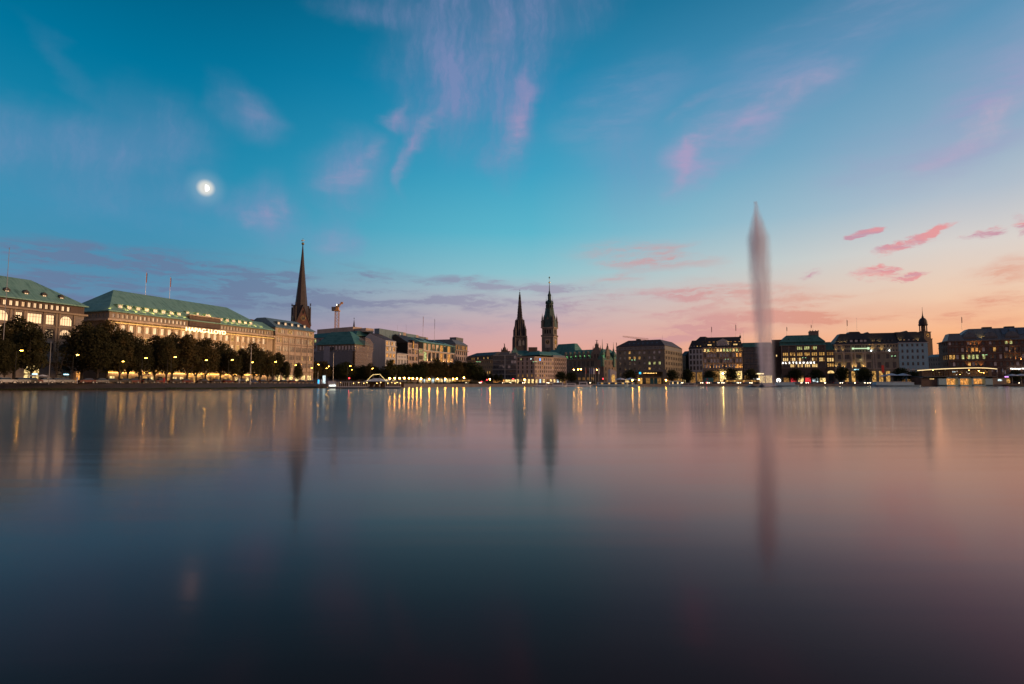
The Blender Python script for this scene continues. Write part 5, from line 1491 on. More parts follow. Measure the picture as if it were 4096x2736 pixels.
for k, (w_, h_) in enumerate(((1.6, .9), (.6, .6), (0, 0), (1.5, 1.3), (.5, .8), (1.0, .9), (.9, .9), (1.0, .9), (1.1, .9), (1.1, .9))):
    if w_: mb.box(xx, xx + w_, -.15, 0, 0, h_)
    xx += w_ + .25
mb.build('sign', MATS['sign_warm'], b.root, (L * .13, -.3, zz + .1))
mb = MB()
for k in range(12): mb.box(k * .38, k * .38 + .28, -.12, 0, 0, .5 + .15 * (k % 3 == 0))
mb.build('sign', MATS['sign_white'], b.root, (L * .33, -.3, 3.4))
b.pole(L * .08, 9, T + 3, 10); b.finish()
A, B = P0(3088, 440), P0(3132, 436)
b = Bld('commercial_building', 'tall plain dark stair block between the dark grid facade and the department store', A, B, 18, ['dark_brown', 'brown_stone', 'slate_dark'])
T = b.h(3100, 1362, 438); L = b.L
b.row('F', 0, L, T - 14, T - 10, T - 12.6, T - 11, [(L * .35, L * .45)], 'lit_bright', 'plain'); b.plain('F', 0, L, 0, T - 14); b.plain('F', 0, L, T - 10, T); b.plain('L', 0, b.D, 0, T); b.core(T)
b.roof(T, T + .6, (0, 0, 0, 0), 'slate_dark', over=.1, lip=.2)
mb = MB(); mb.tube((0, -.2, 0), (0, 0, 0), 1.5, n=20); mb.build('sign', MATS['sign_white'], b.root, (L * .52, -.3, 2.6)); mb = MB(); mb.box(-.5, .5, -.3, 0, -1.5, .2); mb.build('sign', MATS['interior'], b.root, (L * .52, -.3, 2.6))
b.finish()

# ---- R4 department store
A, B = P0(3124, 430), P0(3303, 421)
b = Bld('department_store', 'dark department store with rows of glowing triple windows, red display windows and white letter sign', A, B, 20, ['dark_brown', 'brown_stone', 'slate_dark'])
L = b.L; T = b.h(3210, 1382, 426)
def tri(n0=6): return grp(.6, L - .2, 6, 3, 1.0, .25)
R4r = [(1386, 1399, [(2, 'lit_green'), (3, 'lit_green'), (4, 'lit_green')], 'glass_dark'), (1410, 1423.5, [(k, 'lit_warm') for k in range(6)], None), (1431, 1446, [(k, 'lit_bright') for k in (0, 1, 2, 4, 5)], None), (1455.5, 1469, [(1, 'lit_bright'), (2, 'lit_bright'), (3, 'lit_bright'), (4, 'lit_bright')], None)]
zz = T
for k, (ya, yb, lt, _) in enumerate(R4r):
    w1_, w0_ = b.h(3210, ya, 426), b.h(3210, yb, 426)
    zb = w0_ - .9
    d_ = dict(lt)
    rnd = random.Random(k + 5)
    b.row('F', 0, L, zb, zz, w0_, w1_, tri(), lambda i: (d_.get(i // 3, 'glass_dark') if rnd.random() > .14 else 'lit_dim') if (i // 3) in d_ else 'glass_dark', 'cross', 'frame_dark')
    zz = zb
for i in range(7):
    x = .6 + (L - .8) / 6 * i; b.bx('F', x - .55, x + .15, .35, 0, zz, T - .2, 1, b.trim)
ar = ev(.6, L - .2, 6, 3.9)
b.row('F', 0, L, 0, zz, .3, 4.6, ar, lambda i: ['lit_dim', 'lit_red', 'lit_shop', 'lit_red', 'lit_cool', 'lit_shop'][i], 'two', 'frame_dark', sill=False, name='display_window')
for i, (a, c) in enumerate(ar):     # dark arched fanlights over the display windows
    mb = MB(); r_ = (c - a) / 2; mb.prism([(r_ * math.cos(q * math.pi / 10), 1.3 * math.sin(q * math.pi / 10)) for q in range(11)], -.08, 0, 'y'); mb.build('fanlight', MATS['lit_dim' if i == 2 else 'glass_dark'], b.root, ((a + c) / 2, -.02, 5.3))
b.ledge('F', zz, .4, .5); b.ledge('F', T - .2, .4, .7)
b.plain('R', 0, b.D, 0, T); b.core(T)
zm = b.h(3210, 1368, 427); zr = b.h(3210, 1340.5, 432)
b.roof(T, zm, (.0, .0, 1.8, 1), 'copper_dark', over=.4, name='mansard'); b.roof(zm, zr, (5.5, 4.2, 6.5, 5), 'copper_dark', y0=1.2, over=.3)
for k in range(5): b.dormer(4 + k * 5.6, .9, T + .8, 1.8, 1.1, 1.5, 'glass_sky', 'copper_dark', 'frame_dark', 'flat')
for k in range(4): b.dormer(6 + k * 7, 3.6, zm + 1.8, 1.2, .5, 1.5, 'glass_dark', 'copper_dark', 'frame_dark', 'gable')
mb = MB(); mb.box(-3, 3, -2.5, 3, 0, 7.6); mb.box(-3.2, 3.2, -2.7, 3.2, 7.0, 7.3)
for (sx, sy) in ((-2.8, -2.4), (2.8, -2.4), (-1, -2.4), (1, -2.4), (2.8, 2.8)): mb.ball((sx, sy, 7.8), .4, 6)
mb.build('stair_tower', MATS['brown_stone'], b.root, (L * .81, 10, zr - 4.6))
b.pole(5.6, 8, zr - .3, 7, 'flag_red', .1); b.pole(L * .75, 9, zr + 2.9, 5.0, 'flag_red', .1); b.pole(L * .81, 11, zr + 2.9, 8.6, None, .1)
mb = MB(); mb.box(-.3, L * .78, -.25, -.1, 0, 2.4); mb.build('sign_backing', MATS['dark_brown'], b.root, (L * .01, 0, b.h(3210, 1454.5, 426) - .4))
xs_ = [(q + .5) * L / 6 - L / 12 for q in range(12)]
tx0, tx1 = L * .00, L * .80
for k, ch in enumerate('ALSTERHAUS'):
    me, wd = text_mesh(ch, 1.9, .12, MATS['sign_white'])
    put(me, 'sign_letter', b.root, (L * .012 + k * L * .0785, -.75, b.h(3210, 1454.5, 426)))
b.finish()
# right annex of the store
A, B = P0(3304, 421), P0(3337, 419)
b = Bld('commercial_building', 'narrow dark annex of the department store with glowing arched entrance', A, B, 18, ['dark_brown', 'brown_stone', 'slate_dark'])
L = b.L; T = b.h(3320, 1400, 420)
b.plain('F', 0, L, T - 1, T)
for k, (ya, yb) in enumerate(((1408, 1421), (1431, 1446), (1453, 1467))):
    w1_, w0_ = b.h(3320, ya, 420), b.h(3320, yb, 420); zt_ = [T - 1, b.h(3320, 1424, 420), b.h(3320, 1449.5, 420)][k]; zb_ = [b.h(3320, 1424, 420), b.h(3320, 1449.5, 420), b.h(3320, 1472, 420)][k]
    b.row('F', 0, L, zb_, zt_, w0_, w1_, grp(.2, L - .2, 1, 3, 1.2, .3), ['lit_dim', 'lit_bright', 'lit_warm'][k], 'cross', 'frame_dark')
zb_ = b.h(3320, 1472, 420)
b.row('F', 0, L, 0, zb_, .3, zb_ - 1.0, [(L * .2, L * .85)], 'glass_dark', 'two', 'frame_dark', sill=False)
mb = MB(); r_ = 2.3; mb.prism([(r_ * math.cos(q * math.pi / 10), 2.0 * math.sin(q * math.pi / 10)) for q in range(11)], -.3, 0, 'y'); mb.build('fanlight', MATS['lit_bright'], b.root, (L * .5, -.1, b.h(3320, 1493, 420)))
b.core(T); b.roof(T, b.h(3320, 1368, 425), (0, 1.5, 5, 5), 'copper_dark', over=.3); b.finish()

# ---- R5 classical floodlit block
A, B = P0(3338, 419), P0(3594, 407)
b = Bld('commercial_building', 'wide classical stone block with golden floodlit columns, arched pediments and dark mansard roof', A, B, 20, ['cream_plaster', 'sandstone_pale', 'slate_dark'])
L = b.L; T = b.h(3460, 1376, 412)
zs = [T, b.h(3460, 1391, 412) , b.h(3460, 1409, 412), b.h(3460, 1440, 412), b.h(3460, 1474, 412)]
zs[1] = b.h(3460, 1392, 412)
gl_, fn = 'glass_dark', 'frame_dark'
c1 = [(q * L, q * L + w_) for q, w_ in ((.045, .9), (.065, .9), (.165, 1.1), (.195, 1.1), (.225, 1.1), (.29, .8), (.33, 1.2), (.365, 1.2), (.40, 1.2), (.45, .8), (.50, 1.0), (.53, 1.0), (.56, 1.0), (.675, .9), (.70, .9), (.78, .9), (.83, .9), (.88, .9), (.92, .9), (.965, .9))]
b.row('F', 0, L, zs[1], T, zs[1] + .6, T - .8, c1, 'glass_dark', 'two', fn, sill=False)
b.row('F', 0, L, zs[2], zs[1], zs[2] + .4, zs[1] - 1.2, c1, 'glass_dark', 'two', fn, sill=False)
c2 = [(q * L, q * L + w_) for q, w_ in ((.05, 2.0), (.165, .95), (.19, .95), (.215, .95), (.285, .6), (.335, .95), (.36, .95), (.385, .95), (.40, .95), (.50, .95), (.525, .95), (.55, .95), (.675, 1.7), (.81, 1.9), (.92, 1.9))]
c3 = [(q * L, q * L + w_) for q, w_ in ((.05, 2.0), (.185, 2.3), (.35, 2.3), (.51, 2.3), (.675, 2.2), (.79, 2.2), (.905, 2.2))]
b.row('F', 0, L, zs[3], zs[2], zs[3] + .9, zs[2] - 1.6, c2, 'glass_dark', 'cross', fn)
b.row('F', 0, L, zs[4], zs[3], zs[4] + .5, zs[3] - 1.6, c3, 'glass_dark', 'cross', fn)
b.row('F', 0, L, 0, zs[4], .5, zs[4] - 1.8, ev(.8, L - .5, 9, 2.6), lambda i: 'lit_warm' if i in (1, 2, 5, 6, 7) else 'glass_dark', 'cross', fn, sill=False, name='shop_window')
b.ledge('F', zs[2] - .3, .6, .7); b.ledge('F', T - .3, .4, .6); b.ledge('F', zs[4] - .3, .5, .5)
for q in (.135, .26, .315, .44, .475, .60, .635):
    b.trim.box(q * L, q * L + .9, -.5, 0, zs[4] + .2, zs[2] - .3, 1); b.trim.box(q * L - .15, q * L + 1.05, -.65, 0, zs[2] - 1.3, zs[2] - .4, 1)
for i, (a, c) in enumerate(c3[:4]):     # pediments over the piano nobile windows
    mb = MB(); m_ = (a + c) / 2; r_ = (c - a) / 2 + .7
    if i == 0: mb.prism([(-r_, 0), (r_, 0), (0, 1.3)], -.5, 0, 'y')
    else: mb.prism([(r_ * math.cos(q * math.pi / 8), .9 * math.sin(q * math.pi / 8)) for q in range(9)], -.5, 0, 'y')
    mb.build('pediment', MATS['sandstone_pale'], b.root, (m_, 0, zs[3] - 1.3))
warm = (1.0, .68, .24)
for q, z, e in ((.02, zs[4], 75), (.115, zs[4], 60), (.15, zs[4], 60), (.275, zs[4], 75), (.315, zs[4], 75), (.345, zs[4], 50), (.445, zs[4], 75), (.475, zs[4], 40), (.02, zs[2], 34), (.135, zs[2], 34), (.60, zs[2], 75), (.74, zs[2], 75), (.86, zs[2], 24), (.03, T, 45), (.11, T, 60), (.19, T, 60), (.63, T, 80), (.72, T, 60)):
    b.lamp((q * L, -1.0 if z < T else -.6, z + (.5 if z < T else 1.0)), e * (.75 if z < zs[2] else .8 if z < T else 2.2), warm, 'SPOT', .12, (0, .18 if z < T else .7, 1), 75)
b.lamp((.41 * L, -1.2, zs[3] + .3), 5, (1.0, .9, .5), 'POINT', .3)
mb = MB(); mb.box(0, 9.0, -.15, 0, .18, .75); mb.tube((-.3, -.2, .45), (-.3, 0, .45), .75, n=16); mb.tube((9.5, -.2, .45), (9.5, 0, .45), .9, n=16)
mb.build('sign', bulb('sign_pale_green', (.55, .75, .45), 1.3, False), b.root, (L * .30, -.8, b.h(3430, 1396, 412)))
for q in (.575, .855): mb = MB(); mb.ball((0, 0, 0), .35, 8); mb.build('wall_lamp', MATS['lamp_white'], b.root, (q * L, -.9, zs[2] + 1.1))
mb = MB()
for k in range(7): mb.box(k * .42, k * .42 + .3, -.12, 0, 0, .5)
mb.build('sign', MATS['sign_cyan'], b.root, (L * .30, -.7, zs[4] - 1.0))
b.plain('L', 0, b.D, 0, T); b.plain('R', 0, b.D, 0, T); b.core(T)
za, zb_ = b.h(3460, 1334, 420), b.h(3460, 1329.5, 420)
b.roof(T, za, (5.5, 0, 6, 5), 'slate_dark', over=.2); b.roof(T + 5, b.h(3420, 1326.5, 420), (3, 3, 2, 2), 'slate_dark', x0=L * .22, x1=L * .52, y0=4.5, y1=17, over=0, name='roof_top')
b.roof(T + 5, b.h(3420, 1329, 420), (3, 3, 2, 2), 'slate_dark', x0=L * .50, x1=L * .66, y0=4.5, y1=17, over=0, name='roof_top')
for q in (.28, .36, .44, .50): b.dormer(q * L, 1.0, T + .6, 2.4, 3.0, 3, 'glass_sky', 'slate_dark', 'frame_dark', 'hip')
for q in (.07, .15, .68, .80, .86, .92): b.dormer(q * L, 1.0, T + .6, 1.6, 2.2, 3, 'glass_dark', 'slate_dark', 'frame_dark', 'hip')
b.pole(L * .27, 9, T + 8.6, 10.5, 'flag_red', .1); b.pole(L * .43, 9, T + 8.6, 11.5, None, .1)
b.finish()

# ---- R6 light blue palazzo
A, B = P0(3595, 407), P0(3712, 402)
b = Bld('palazzo', 'light blue rendered palazzo with round headed windows under dark mansard', A, B, 20, ['blue_plaster', 'white_plaster', 'slate_dark'])
L = b.L; T = b.h(3650, 1370.5, 404)
ys_ = [1370.5, 1391, 1416, 1441, 1467, 1496]
for k in range(5):
    z1, z0_ = b.h(3650, ys_[k], 404), b.h(3650, ys_[k + 1], 404)
    hh = 1.9 if k == 0 else 2.4
    w0_ = z0_ + (1.0 if k < 4 else .8)
    b.row('F', 0, L, z0_, z1, w0_, w0_ + hh + (.8 if k == 4 else 0), grp(.8, L - 1.6, 5, 1, 1.35 if k < 4 else 2.4, 0), 'glass_dark' if k < 4 else 'glass_sky', 'cross', 'frame_grey', arch=(k > 0))
    b.bx('F', 0, L, .08, 0, z0_ - .1, z0_ + .1, 1, b.trim)
b.row('F', 0, L, 0, b.h(3650, 1496, 404), .5, 3.4, ev(.6, L - .6, 5, 2.4), 'lit_dim', 'cross', 'frame_dark', sill=False)
b.ledge('F', T - .2, .4, .5); b.plain('R', 0, b.D, 0, T); b.core(T)
b.roof(T + .2, b.h(3650, 1328, 410), (0, 5, 4, 4), 'slate_dark', over=.1); b.roof(T + 4, b.h(3640, 1323, 410), (3, 4, 2, 2), 'slate_dark', x0=3.5, x1=L * .62, y0=2.5, over=0, name='roof_top')
for q, g in ((.22, 'lit_dim'), (.38, 'glass_sky'), (.55, 'lit_dim')): b.dormer(q * L, .7, T + .5, 1.4, 2.2, 2.5, g, 'slate_dark', 'frame_white', 'hip')
for q in (.09, .68): b.lamp((q * L, -.7, T + 1.1), 130, warm, 'SPOT', .12, (0, .6, 1), 80)
b.finish()

# ---- baroque church tower with open lantern
Y = 1000; X0 = 3690; c0 = pt(X0, 1260, Y)
root = tag(empty('baroque_church_tower', (c0.x, c0.y, 1.4), R(14)), 'dark baroque church tower with open columned lantern, dome and needle, right of the blue palazzo', 'church tower')
hz = lambda y: pt(X0, y, Y).z - 1.4
def pr(n): return n * Y / F
mb = MB(); w1 = pr(19.5)
mb.box(-w1, w1, -w1, w1, 0, hz(1357)); mb.box(-w1 * 1.06, w1 * 1.06, -w1 * 1.06, w1 * 1.06, hz(1358), hz(1355)); mb.box(-w1 * .86, w1 * .86, -w1 * .86, w1 * .86, hz(1355), hz(1329)); mb.box(-w1 * .95, w1 * .95, -w1 * .95, w1 * .95, hz(1330), hz(1327.5))
mb.lathe([(pr(15), hz(1328)), (pr(14), hz(1324))], 8, rot=R(22.5)); mb.lathe([(pr(4), hz(1326)), (pr(3), hz(1300))], 8)
for k in range(8):
    a = k * math.pi / 4 + R(22.5); cx, cy = pr(12.4) * math.cos(a), pr(12.4) * math.sin(a); mb.tube((cx, cy, hz(1326)), (cx, cy, hz(1301)), pr(1.9), pr(1.6), 6)
mb.build('wall', MATS['dark_brown'], root)
mb = MB(); mb.lathe([(pr(15), hz(1303)), (pr(16.5), hz(1299)), (pr(16), hz(1297)), (pr(14.5), hz(1295)), (pr(15), hz(1290)), (pr(13.5), hz(1282)), (pr(9.5), hz(1275)), (pr(5), hz(1271.5)), (pr(3), hz(1270)), (pr(5), hz(1268)), (pr(2.5), hz(1265)), (pr(1.4), hz(1256)), (pr(.5), hz(1240)), (pr(.25), hz(1238))], 12)
mb.ball((0, 0, hz(1236.5)), pr(1.2), 6); mb.tube((0, 0, hz(1238)), (0, 0, hz(1228)), .25, .15); mb.box(-1, 1, -.1, .1, hz(1231.5), hz(1231)); mb.build('dome', MATS['copper_brown'], root)
clock(root, (0, -w1 * .88, hz(1342)), pr(6), 0); clock(root, (w1 * .88, 0, hz(1342)), pr(6), math.pi / 2, 'gold', 'lit_dim')
# houses behind, between tower and the brown hotel
A, B = P0(3700, 640), P0(3800, 600)
b = Bld('townhouse', 'distant low rooftops with thin chimneys in the gap beside the baroque tower', A, B, 20, ['brown_stone', 'brown_stone', 'slate_dark'])
T = b.h(3750, 1428, 620); L = b.L
for k in range(3): b.row('F', 0, L, T - 5 * (k + 1), T - 5 * k, T - 5 * k - 4, T - 5 * k - 1.5, ev(.5, L - .5, 10, 1.4), pick(k, [('glass_dark', 8), ('lit_dim', 1)]), 'two', 'frame_dark', sill=False)
b.plain('F', 0, L, 0, T - 15); b.core(T); b.roof(T, b.h(3750, 1416, 620), (5, 0, 4, 4), 'metal_grey', over=.3)
for k in range(5): mb = MB(); mb.tube((0, 0, 0), (0, 0, 3.8), .16, .1, 4); mb.build('chimney', MATS['iron'], b.root, (L * .22 + k * 2.4, 8, T + 2.2))
b.finish()

# ---- R7 large red brown hotel on the right edge
A, B = P0(3792, 400), P0(4300, 372)
b = Bld('commercial_building', 'large red brown ornate block with grey metal mansard at the right edge', A, B, 24, ['red_brown', 'brown_stone', 'slate_dark'])
L = b.L; T = b.h(3990, 1360, 389)
ysr = [1360, 1384, 1412, 1442, 1470, 1496]
ms = 9.0
def h7(y): return b.h(3950, y, 391)
sp = lambda x: (x - 3792) / (4300 - 3792) * L
lit7 = {3: [(3826, 0), (3838, 0), (3855, 1), (3880, 1), (3897, 1), (3914, 1), (3943, 1)]}
for k in range(5):
    z1, z0_ = h7(ysr[k]), h7(ysr[k + 1])
    xs7 = [3802, 3816, 3836 - 10 + 6, 3855, 3881, 3898, 3915, 3943, 3972, 3988, 4012, 4037, 4056, 4078, 4102, 4124, 4150, 4175, 4200, 4230, 4260]
    def g7(i, k=k):
        if k == 2 and i in (0, 1, 3, 4, 5, 6, 7): return 'lit_green' if i > 2 else 'lit_warm'
        if k == 0 and i in (11, 12): return 'lit_green'
        if k == 1 and i in (6, 5, 9): return 'lit_orange' if i != 9 else 'lit_warm'
        if k == 3 and i == 4: return 'lit_warm'
        return 'glass_dark' if (i * 5 + k) % 4 else 'glass_sky'
    b.row('F', 0, L, z0_, z1, z0_ + 1.1, z1 - 1.0, [(sp(x) - .75, sp(x) + .75) for x in xs7], g7, 'cross', 'frame_dark', arch=(k in (0, 3)))
    b.bx('F', 0, L, .25, 0, z0_ - .15, z0_ + .2, 1, b.trim)
    b.row('L', 0, b.D, z0_, z1, z0_ + 1.1, z1 - 1.0, ev(b.D - 14, b.D - .8, 3, 1.7), ['glass_dark', 'glass_sky', 'lit_warm', 'glass_dark', 'glass_dark'][k], 'cross', 'frame_dark')
    b.bx('L', 0, b.D, .3, 0, z0_ - .15, z0_ + .2, 1, b.trim)
b.row('F', 0, L, 0, h7(1496), .4, 3.8, ev(1, L - 1, 22, 2.4), pick(55, [('glass_dark', 3), ('lit_warm', 1.5), ('lit_shop', 1)]), 'two', 'frame_dark', sill=False, name='shop_window')
for x in (3869, 3889, 3906, 3924, 4025, 4047, 4067, 4090): b.trim.tube((sp(x), -.35, h7(1442)), (sp(x), -.35, h7(1386)), .3, .26, 8, 1)
for x0_, x1_ in ((3862, 3930), (4020, 4095)): b.bx('F', sp(x0_), sp(x1_), .9, 0, h7(1443.5), h7(1441), 1, b.trim); b.bx('F', sp(x0_), sp(x1_), .9, 0, h7(1413.5), h7(1411), 1, b.trim)
for x, y, e in ((3872, 1440, 60), (3889, 1384, 60), (3905, 1384, 80), (3922, 1384, 60), (3873, 1412, 60), (3889, 1412, 40), (3924, 1412, 50), (3906, 1412, 30), (4033, 1441, 80), (4052, 1441, 70), (4070, 1441, 80), (4090, 1441, 60), (4050, 1411, 60), (4068, 1411, 60), (3875, 1468, 50), (3911, 1468, 60), (3928, 1468, 60), (4045, 1382, 40), (3975, 1441, 18), (3990, 1411, 18)):
    b.lamp((sp(x), -.8, h7(y) + .3), e * .8, (1.0, .50, .14), 'SPOT', .12, (0, .15, 1), 80)
b.lamp((sp(3937), -.6, T + 1.0), 130, (1.0, .62, .18), 'SPOT', .12, (0, .6, 1), 80)
b.ledge('F', T - .4, .6, 1.0); b.ledge('L', T - .4, .6, 1.0); b.plain('L', 0, b.D, 0, h7(1496)); b.core(T)
zr = h7(1311)
b.roof(T, zr, (9.5, 0, 6, 8), 'metal_grey', x0=4.5, over=.2)
b.roof(T, h7(1330), (1.2, 2.0, 1.6, 3), 'metal_grey', x0=.3, x1=9.5, y1=14, over=.4, name='corner_roof')
for x in (3890, 3975, 4063): 
    mb = MB(); N = 9
    mb.prism([(4.2 * math.cos(q * math.pi / N), 4.6 * math.sin(q * math.pi / N)) for q in range(N + 1)], 0, 5, 'y'); d_ = mb.build('dormer', MATS['metal_grey'], b.root, (sp(x), .5, T + 1.2))
    mb = MB(); mb.box(-3.6, 3.6, -.25, 0, .2, 1.4); mb.build('window', MATS['glass_dark'], d_)
for k in range(5):
    mb = MB(); mb.box(-1.7, 1.7, -.08, .08, -2.6, 2.6); o = mb.build('skylight', MATS['glass_sky'], b.root, (sp(4040) + k * 4.4, 3.5, T + 6.0)); o.rotation_euler = (R(-32), 0, 0)
for x in (3982, 4075): mb = MB(); mb.box(-2.6, 2.6, 0, 3, 0, 1.3); mb.build('plant_room', MATS['slate_dark'], b.root, (sp(x), 9, zr - .1))
b.pole(sp(3876), 10, zr - .4, 9.5, 'flag_red', .1)
me, wd = text_mesh('Hamburger Hof', 1.25, .1, MATS['sign_white']); sg = put(me, 'sign', b.root, (sp(4044), -1.4, h7(1478))); sg.scale = (8.0 / wd, 1, 1)
b.finish()
# ------------------------------------------------------------------ trees
def crown_me(seed, hh, rr, n, base, leaf, top_narrow=.55, nblob=13):
    r_ = random.Random(seed); bl = []
    for i in range(nblob):
        t = (i + .5) / nblob
        z = base + (hh - base) * (.10 + .82 * t)
        wid = rr * (math.sin(math.pi * (.16 + .74 * t)) ** .8) * (1 - (1 - top_narrow) * t)
        a = i * 2.4 + r_.random(); d_ = wid * r_.uniform(.25, .62)
        s_ = wid * r_.uniform(.55, .8) + .5
        bl.append((d_ * math.cos(a), d_ * math.sin(a), z, s_))
    bl.append((0, 0, base + (hh - base) * .55, rr * .55))
    for i in range(7):      # stray outer clumps that break the outline
        a = r_.random() * 6.3; t = r_.uniform(.1, .95); wid = rr * (math.sin(math.pi * (.16 + .74 * t)) ** .8) * (1 - (1 - top_narrow) * t)
        bl.append((wid * .95 * math.cos(a), wid * .95 * math.sin(a), base + (hh - base) * t, r_.uniform(.5, 1.0) * rr * .22 + .2))
    mb = MB(); tot = sum(q[3] ** 2 for q in bl)
    for (cx, cy, cz, s_) in bl:
        k = int(n * s_ ** 2 / tot) + 3
        for j in range(k):
            u = r_.gauss(0, 1); v = r_.gauss(0, 1); w_ = r_.gauss(0, 1); l = math.sqrt(u * u + v * v + w_ * w_) + 1e-6
            q = s_ * (.62 + .45 * r_.random() ** .7)
            x, y, z = cx + u / l * q, cy + v / l * q, cz + w_ / l * q * .85
            nrm = Vector((u / l + r_.uniform(-.7, .7), v / l + r_.uniform(-.7, .7), w_ / l + r_.uniform(-.7, .7))).normalized()
            t1 = nrm.orthogonal().normalized(); t1.rotate(Matrix.Rotation(r_.random() * 6.28, 3, nrm)); t2 = nrm.cross(t1)
            sz = leaf * r_.uniform(.6, 1.25); c_ = Vector((x, y, z))
            mb.add([c_ - t1 * sz, c_ + t2 * sz * .6, c_ + t1 * sz, c_ - t2 * sz * .6], [(0, 1, 2, 3)])
    return mb
def trunk_me(seed, hh, base, rr, tr):
    r_ = random.Random(seed); mb = MB()
    mb.tube((0, 0, 0), (.1, 0, base * .75), tr, tr * .75, 8)
    top = (.1, 0, base * .75)
    for i in range(7):
        a = i * 2.1 + r_.random(); t = r_.uniform(.35, .75)
        m_ = (rr * .32 * math.cos(a), rr * .32 * math.sin(a), base + (hh - base) * .12 * r_.uniform(.6, 1.3))
        e_ = (rr * .7 * math.cos(a + .3), rr * .7 * math.sin(a + .3), base + (hh - base) * t)
        mb.tube(top, m_, tr * .42, tr * .30, 5); mb.tube(m_, e_, tr * .30, tr * .1, 5)
        mb.tube(m_, (m_[0] * 2.1 + .4, m_[1] * 1.6 - .5, m_[2] + 1.8), tr * .18, tr * .06, 4)
    mb.tube(top, (0, 0, hh * .85), tr * .6, tr * .12, 6)
    return mb
TR = []
for k in range(5):
    hh, base, rr = 17.5, 3.6, [5.2, 4.7, 5.6, 5.0, 4.4][k]
    TR.append((crown_me(11 + k, hh, rr, 5200, base, .34, [.55, .5, .6, .7, .45][k]).mesh('crown', [MATS['leaves']]), trunk_me(20 + k, hh, base, rr, .36).mesh('trunk', [MATS['bark']]), hh))
TS = []
for k in range(3):
    TS.append((crown_me(51 + k, 9.5, [4.6, 4.2, 5.0][k], 2600, 2.8, .34, .8, 9).mesh('crown', [MATS['leaves_far']]), trunk_me(61 + k, 9.5, 2.8, 4.0, .24).mesh('trunk', [MATS['bark']]), 9.5))
TC = (crown_me(71, 9.5, 1.9, 1400, 1.4, .28, .35, 9).mesh('crown', [MATS['leaves_far']]), trunk_me(72, 9.5, 1.4, 1.2, .16).mesh('trunk', [MATS['bark']]), 9.5)
TB = (crown_me(81, 15, 3.0, 420, 4.0, .22, .4, 9).mesh('crown', [MATS['leaves']]), trunk_me(82, 15, 4.0, 3.0, .25).mesh('trunk', [MATS['bark']]), 15)
def tree(x, ytop, Y, src, label, group, name='linden_tree', wide=1.0, rz=None):
    g = pt(x, 1430, Y); z0 = gz0(g.x); top = pt(x, ytop, Y).z
    s_ = (top - z0) / src[2]
    r = tag(empty(name, (g.x, g.y, z0), rz if rz is not None else (x * .37) % 6.28), label, 'tree', group)
    r.scale = (s_ * wide, s_ * wide, s_)
    put(src[0], 'crown', r); put(src[1], 'trunk', r)
    return r
def tline(x, off=0):
    a = (x - 2048) / F
    return (187.5 - off) / (.3525 - a)
left = [(-40, 1335, 1.0), (62, 1250, 1.05), (130, 1300, .95), (22, 1350, .9), (332, 1279, 1.0), (392, 1300, .9), (428, 1276, 1.0), (482, 1308, .9), (514, 1316, .9), (560, 1344, .9), (622, 1334, .95), (668, 1336, .85),
        (692, 1324, .9), (752, 1326, 1.0), (788, 1352, .9), (826, 1344, .9), (884, 1360, 1.0), (934, 1394, 1.0), (968, 1386, .9), (1016, 1364, .85), (1044, 1400, .85), (1072, 1397, .95), (1112, 1402, 1.0), (1146, 1440, .9)]
left.sort()
for i, (x, yt, wd) in enumerate(left):
    where = ('in front of the sandstone block with arched windows' if x < 250 else 'in front of the long floodlit green roofed building' if x < 1095 else 'before the pale blue roofed house')
    kk = [q for q in left if (q[0] < 250) == (x < 250) and (250 <= q[0] < 1095) == (250 <= x < 1095)]
    tree(x, yt, tline(x, off=(5 if i % 2 else -3)) , TR[(i * 3) % 5], '%s tall dark linden from the left %s' % (ORD[kk.index((x, yt, wd))], where), 'lindens along the left bank', wide=wd * 1.04)
tree(232, 1352, tline(232), TB, 'sparse thin young tree between two big lindens at the far left', 'lindens along the left bank', 'young_tree')
midt = [(1194, 1447, 262, .9), (1262, 1442, 300, 1.25), (1296, 1440, 310, 1.2), (1334, 1470, 320, 1.1), (1366, 1462, 318, 1.1), (1384, 1452, 322, 1.2), (1422, 1476, 326, 1.1), (1454, 1464, 325, 1.2), (1480, 1449, 322, 1.0), (1504, 1470, 330, 1.1), (1534, 1482, 332, 1.2),
        (1566, 1446, 330, 1.15), (1592, 1462, 336, 1.1), (1616, 1458, 340, 1.1), (1644, 1468, 344, 1.1), (1672, 1456, 346, 1.1), (1694, 1440, 350, 1.2), (1722, 1446, 354, 1.2), (1748, 1430, 358, 1.15), (1776, 1442, 362, 1.2), (1806, 1446, 366, 1.2), (1830, 1437, 368, 1.2), (1858, 1444, 372, 1.2), (1884, 1454, 376, 1.2), (1904, 1470, 380, 1.1)]
def lmk(x):
    return ('below the steel blue roofed house' if x < 1230 else 'below the scaffolded building' if x < 1490 else 'below the gabled townhouses' if x < 1680 else 'below the glowing glass office' if x < 1815 else 'at the right end of the left street')
for i, (x, yt, Y, wd) in enumerate(midt):
    kk = [q for q in midt if lmk(q[0]) == lmk(x)]
    tree(x, yt, Y, TR[(i * 2 + 1) % 5] if yt < 1452 else TS[i % 3], '%s dark tree from the left %s' % (ORD[kk.index((x, yt, Y, wd))], lmk(x)), 'trees along the promenade', wide=wd)
cone_l = [(1561, 1434, 322), (1922, 1486, 372), (1942, 1488, 372), (1963, 1491, 370), (1985, 1492, 368), (2004, 1494, 366)]
for i, (x, yt, Y) in enumerate(cone_l):
    tree(x, yt, Y, TC, 'pointed slim tree rising above the round trees below the grey gable wall' if i == 0 else '%s small pointed tree from the left before the banded dark office' % ORD[i - 1], 'small pointed trees', 'pointed_tree', wide=1.35 if i else 1.6)
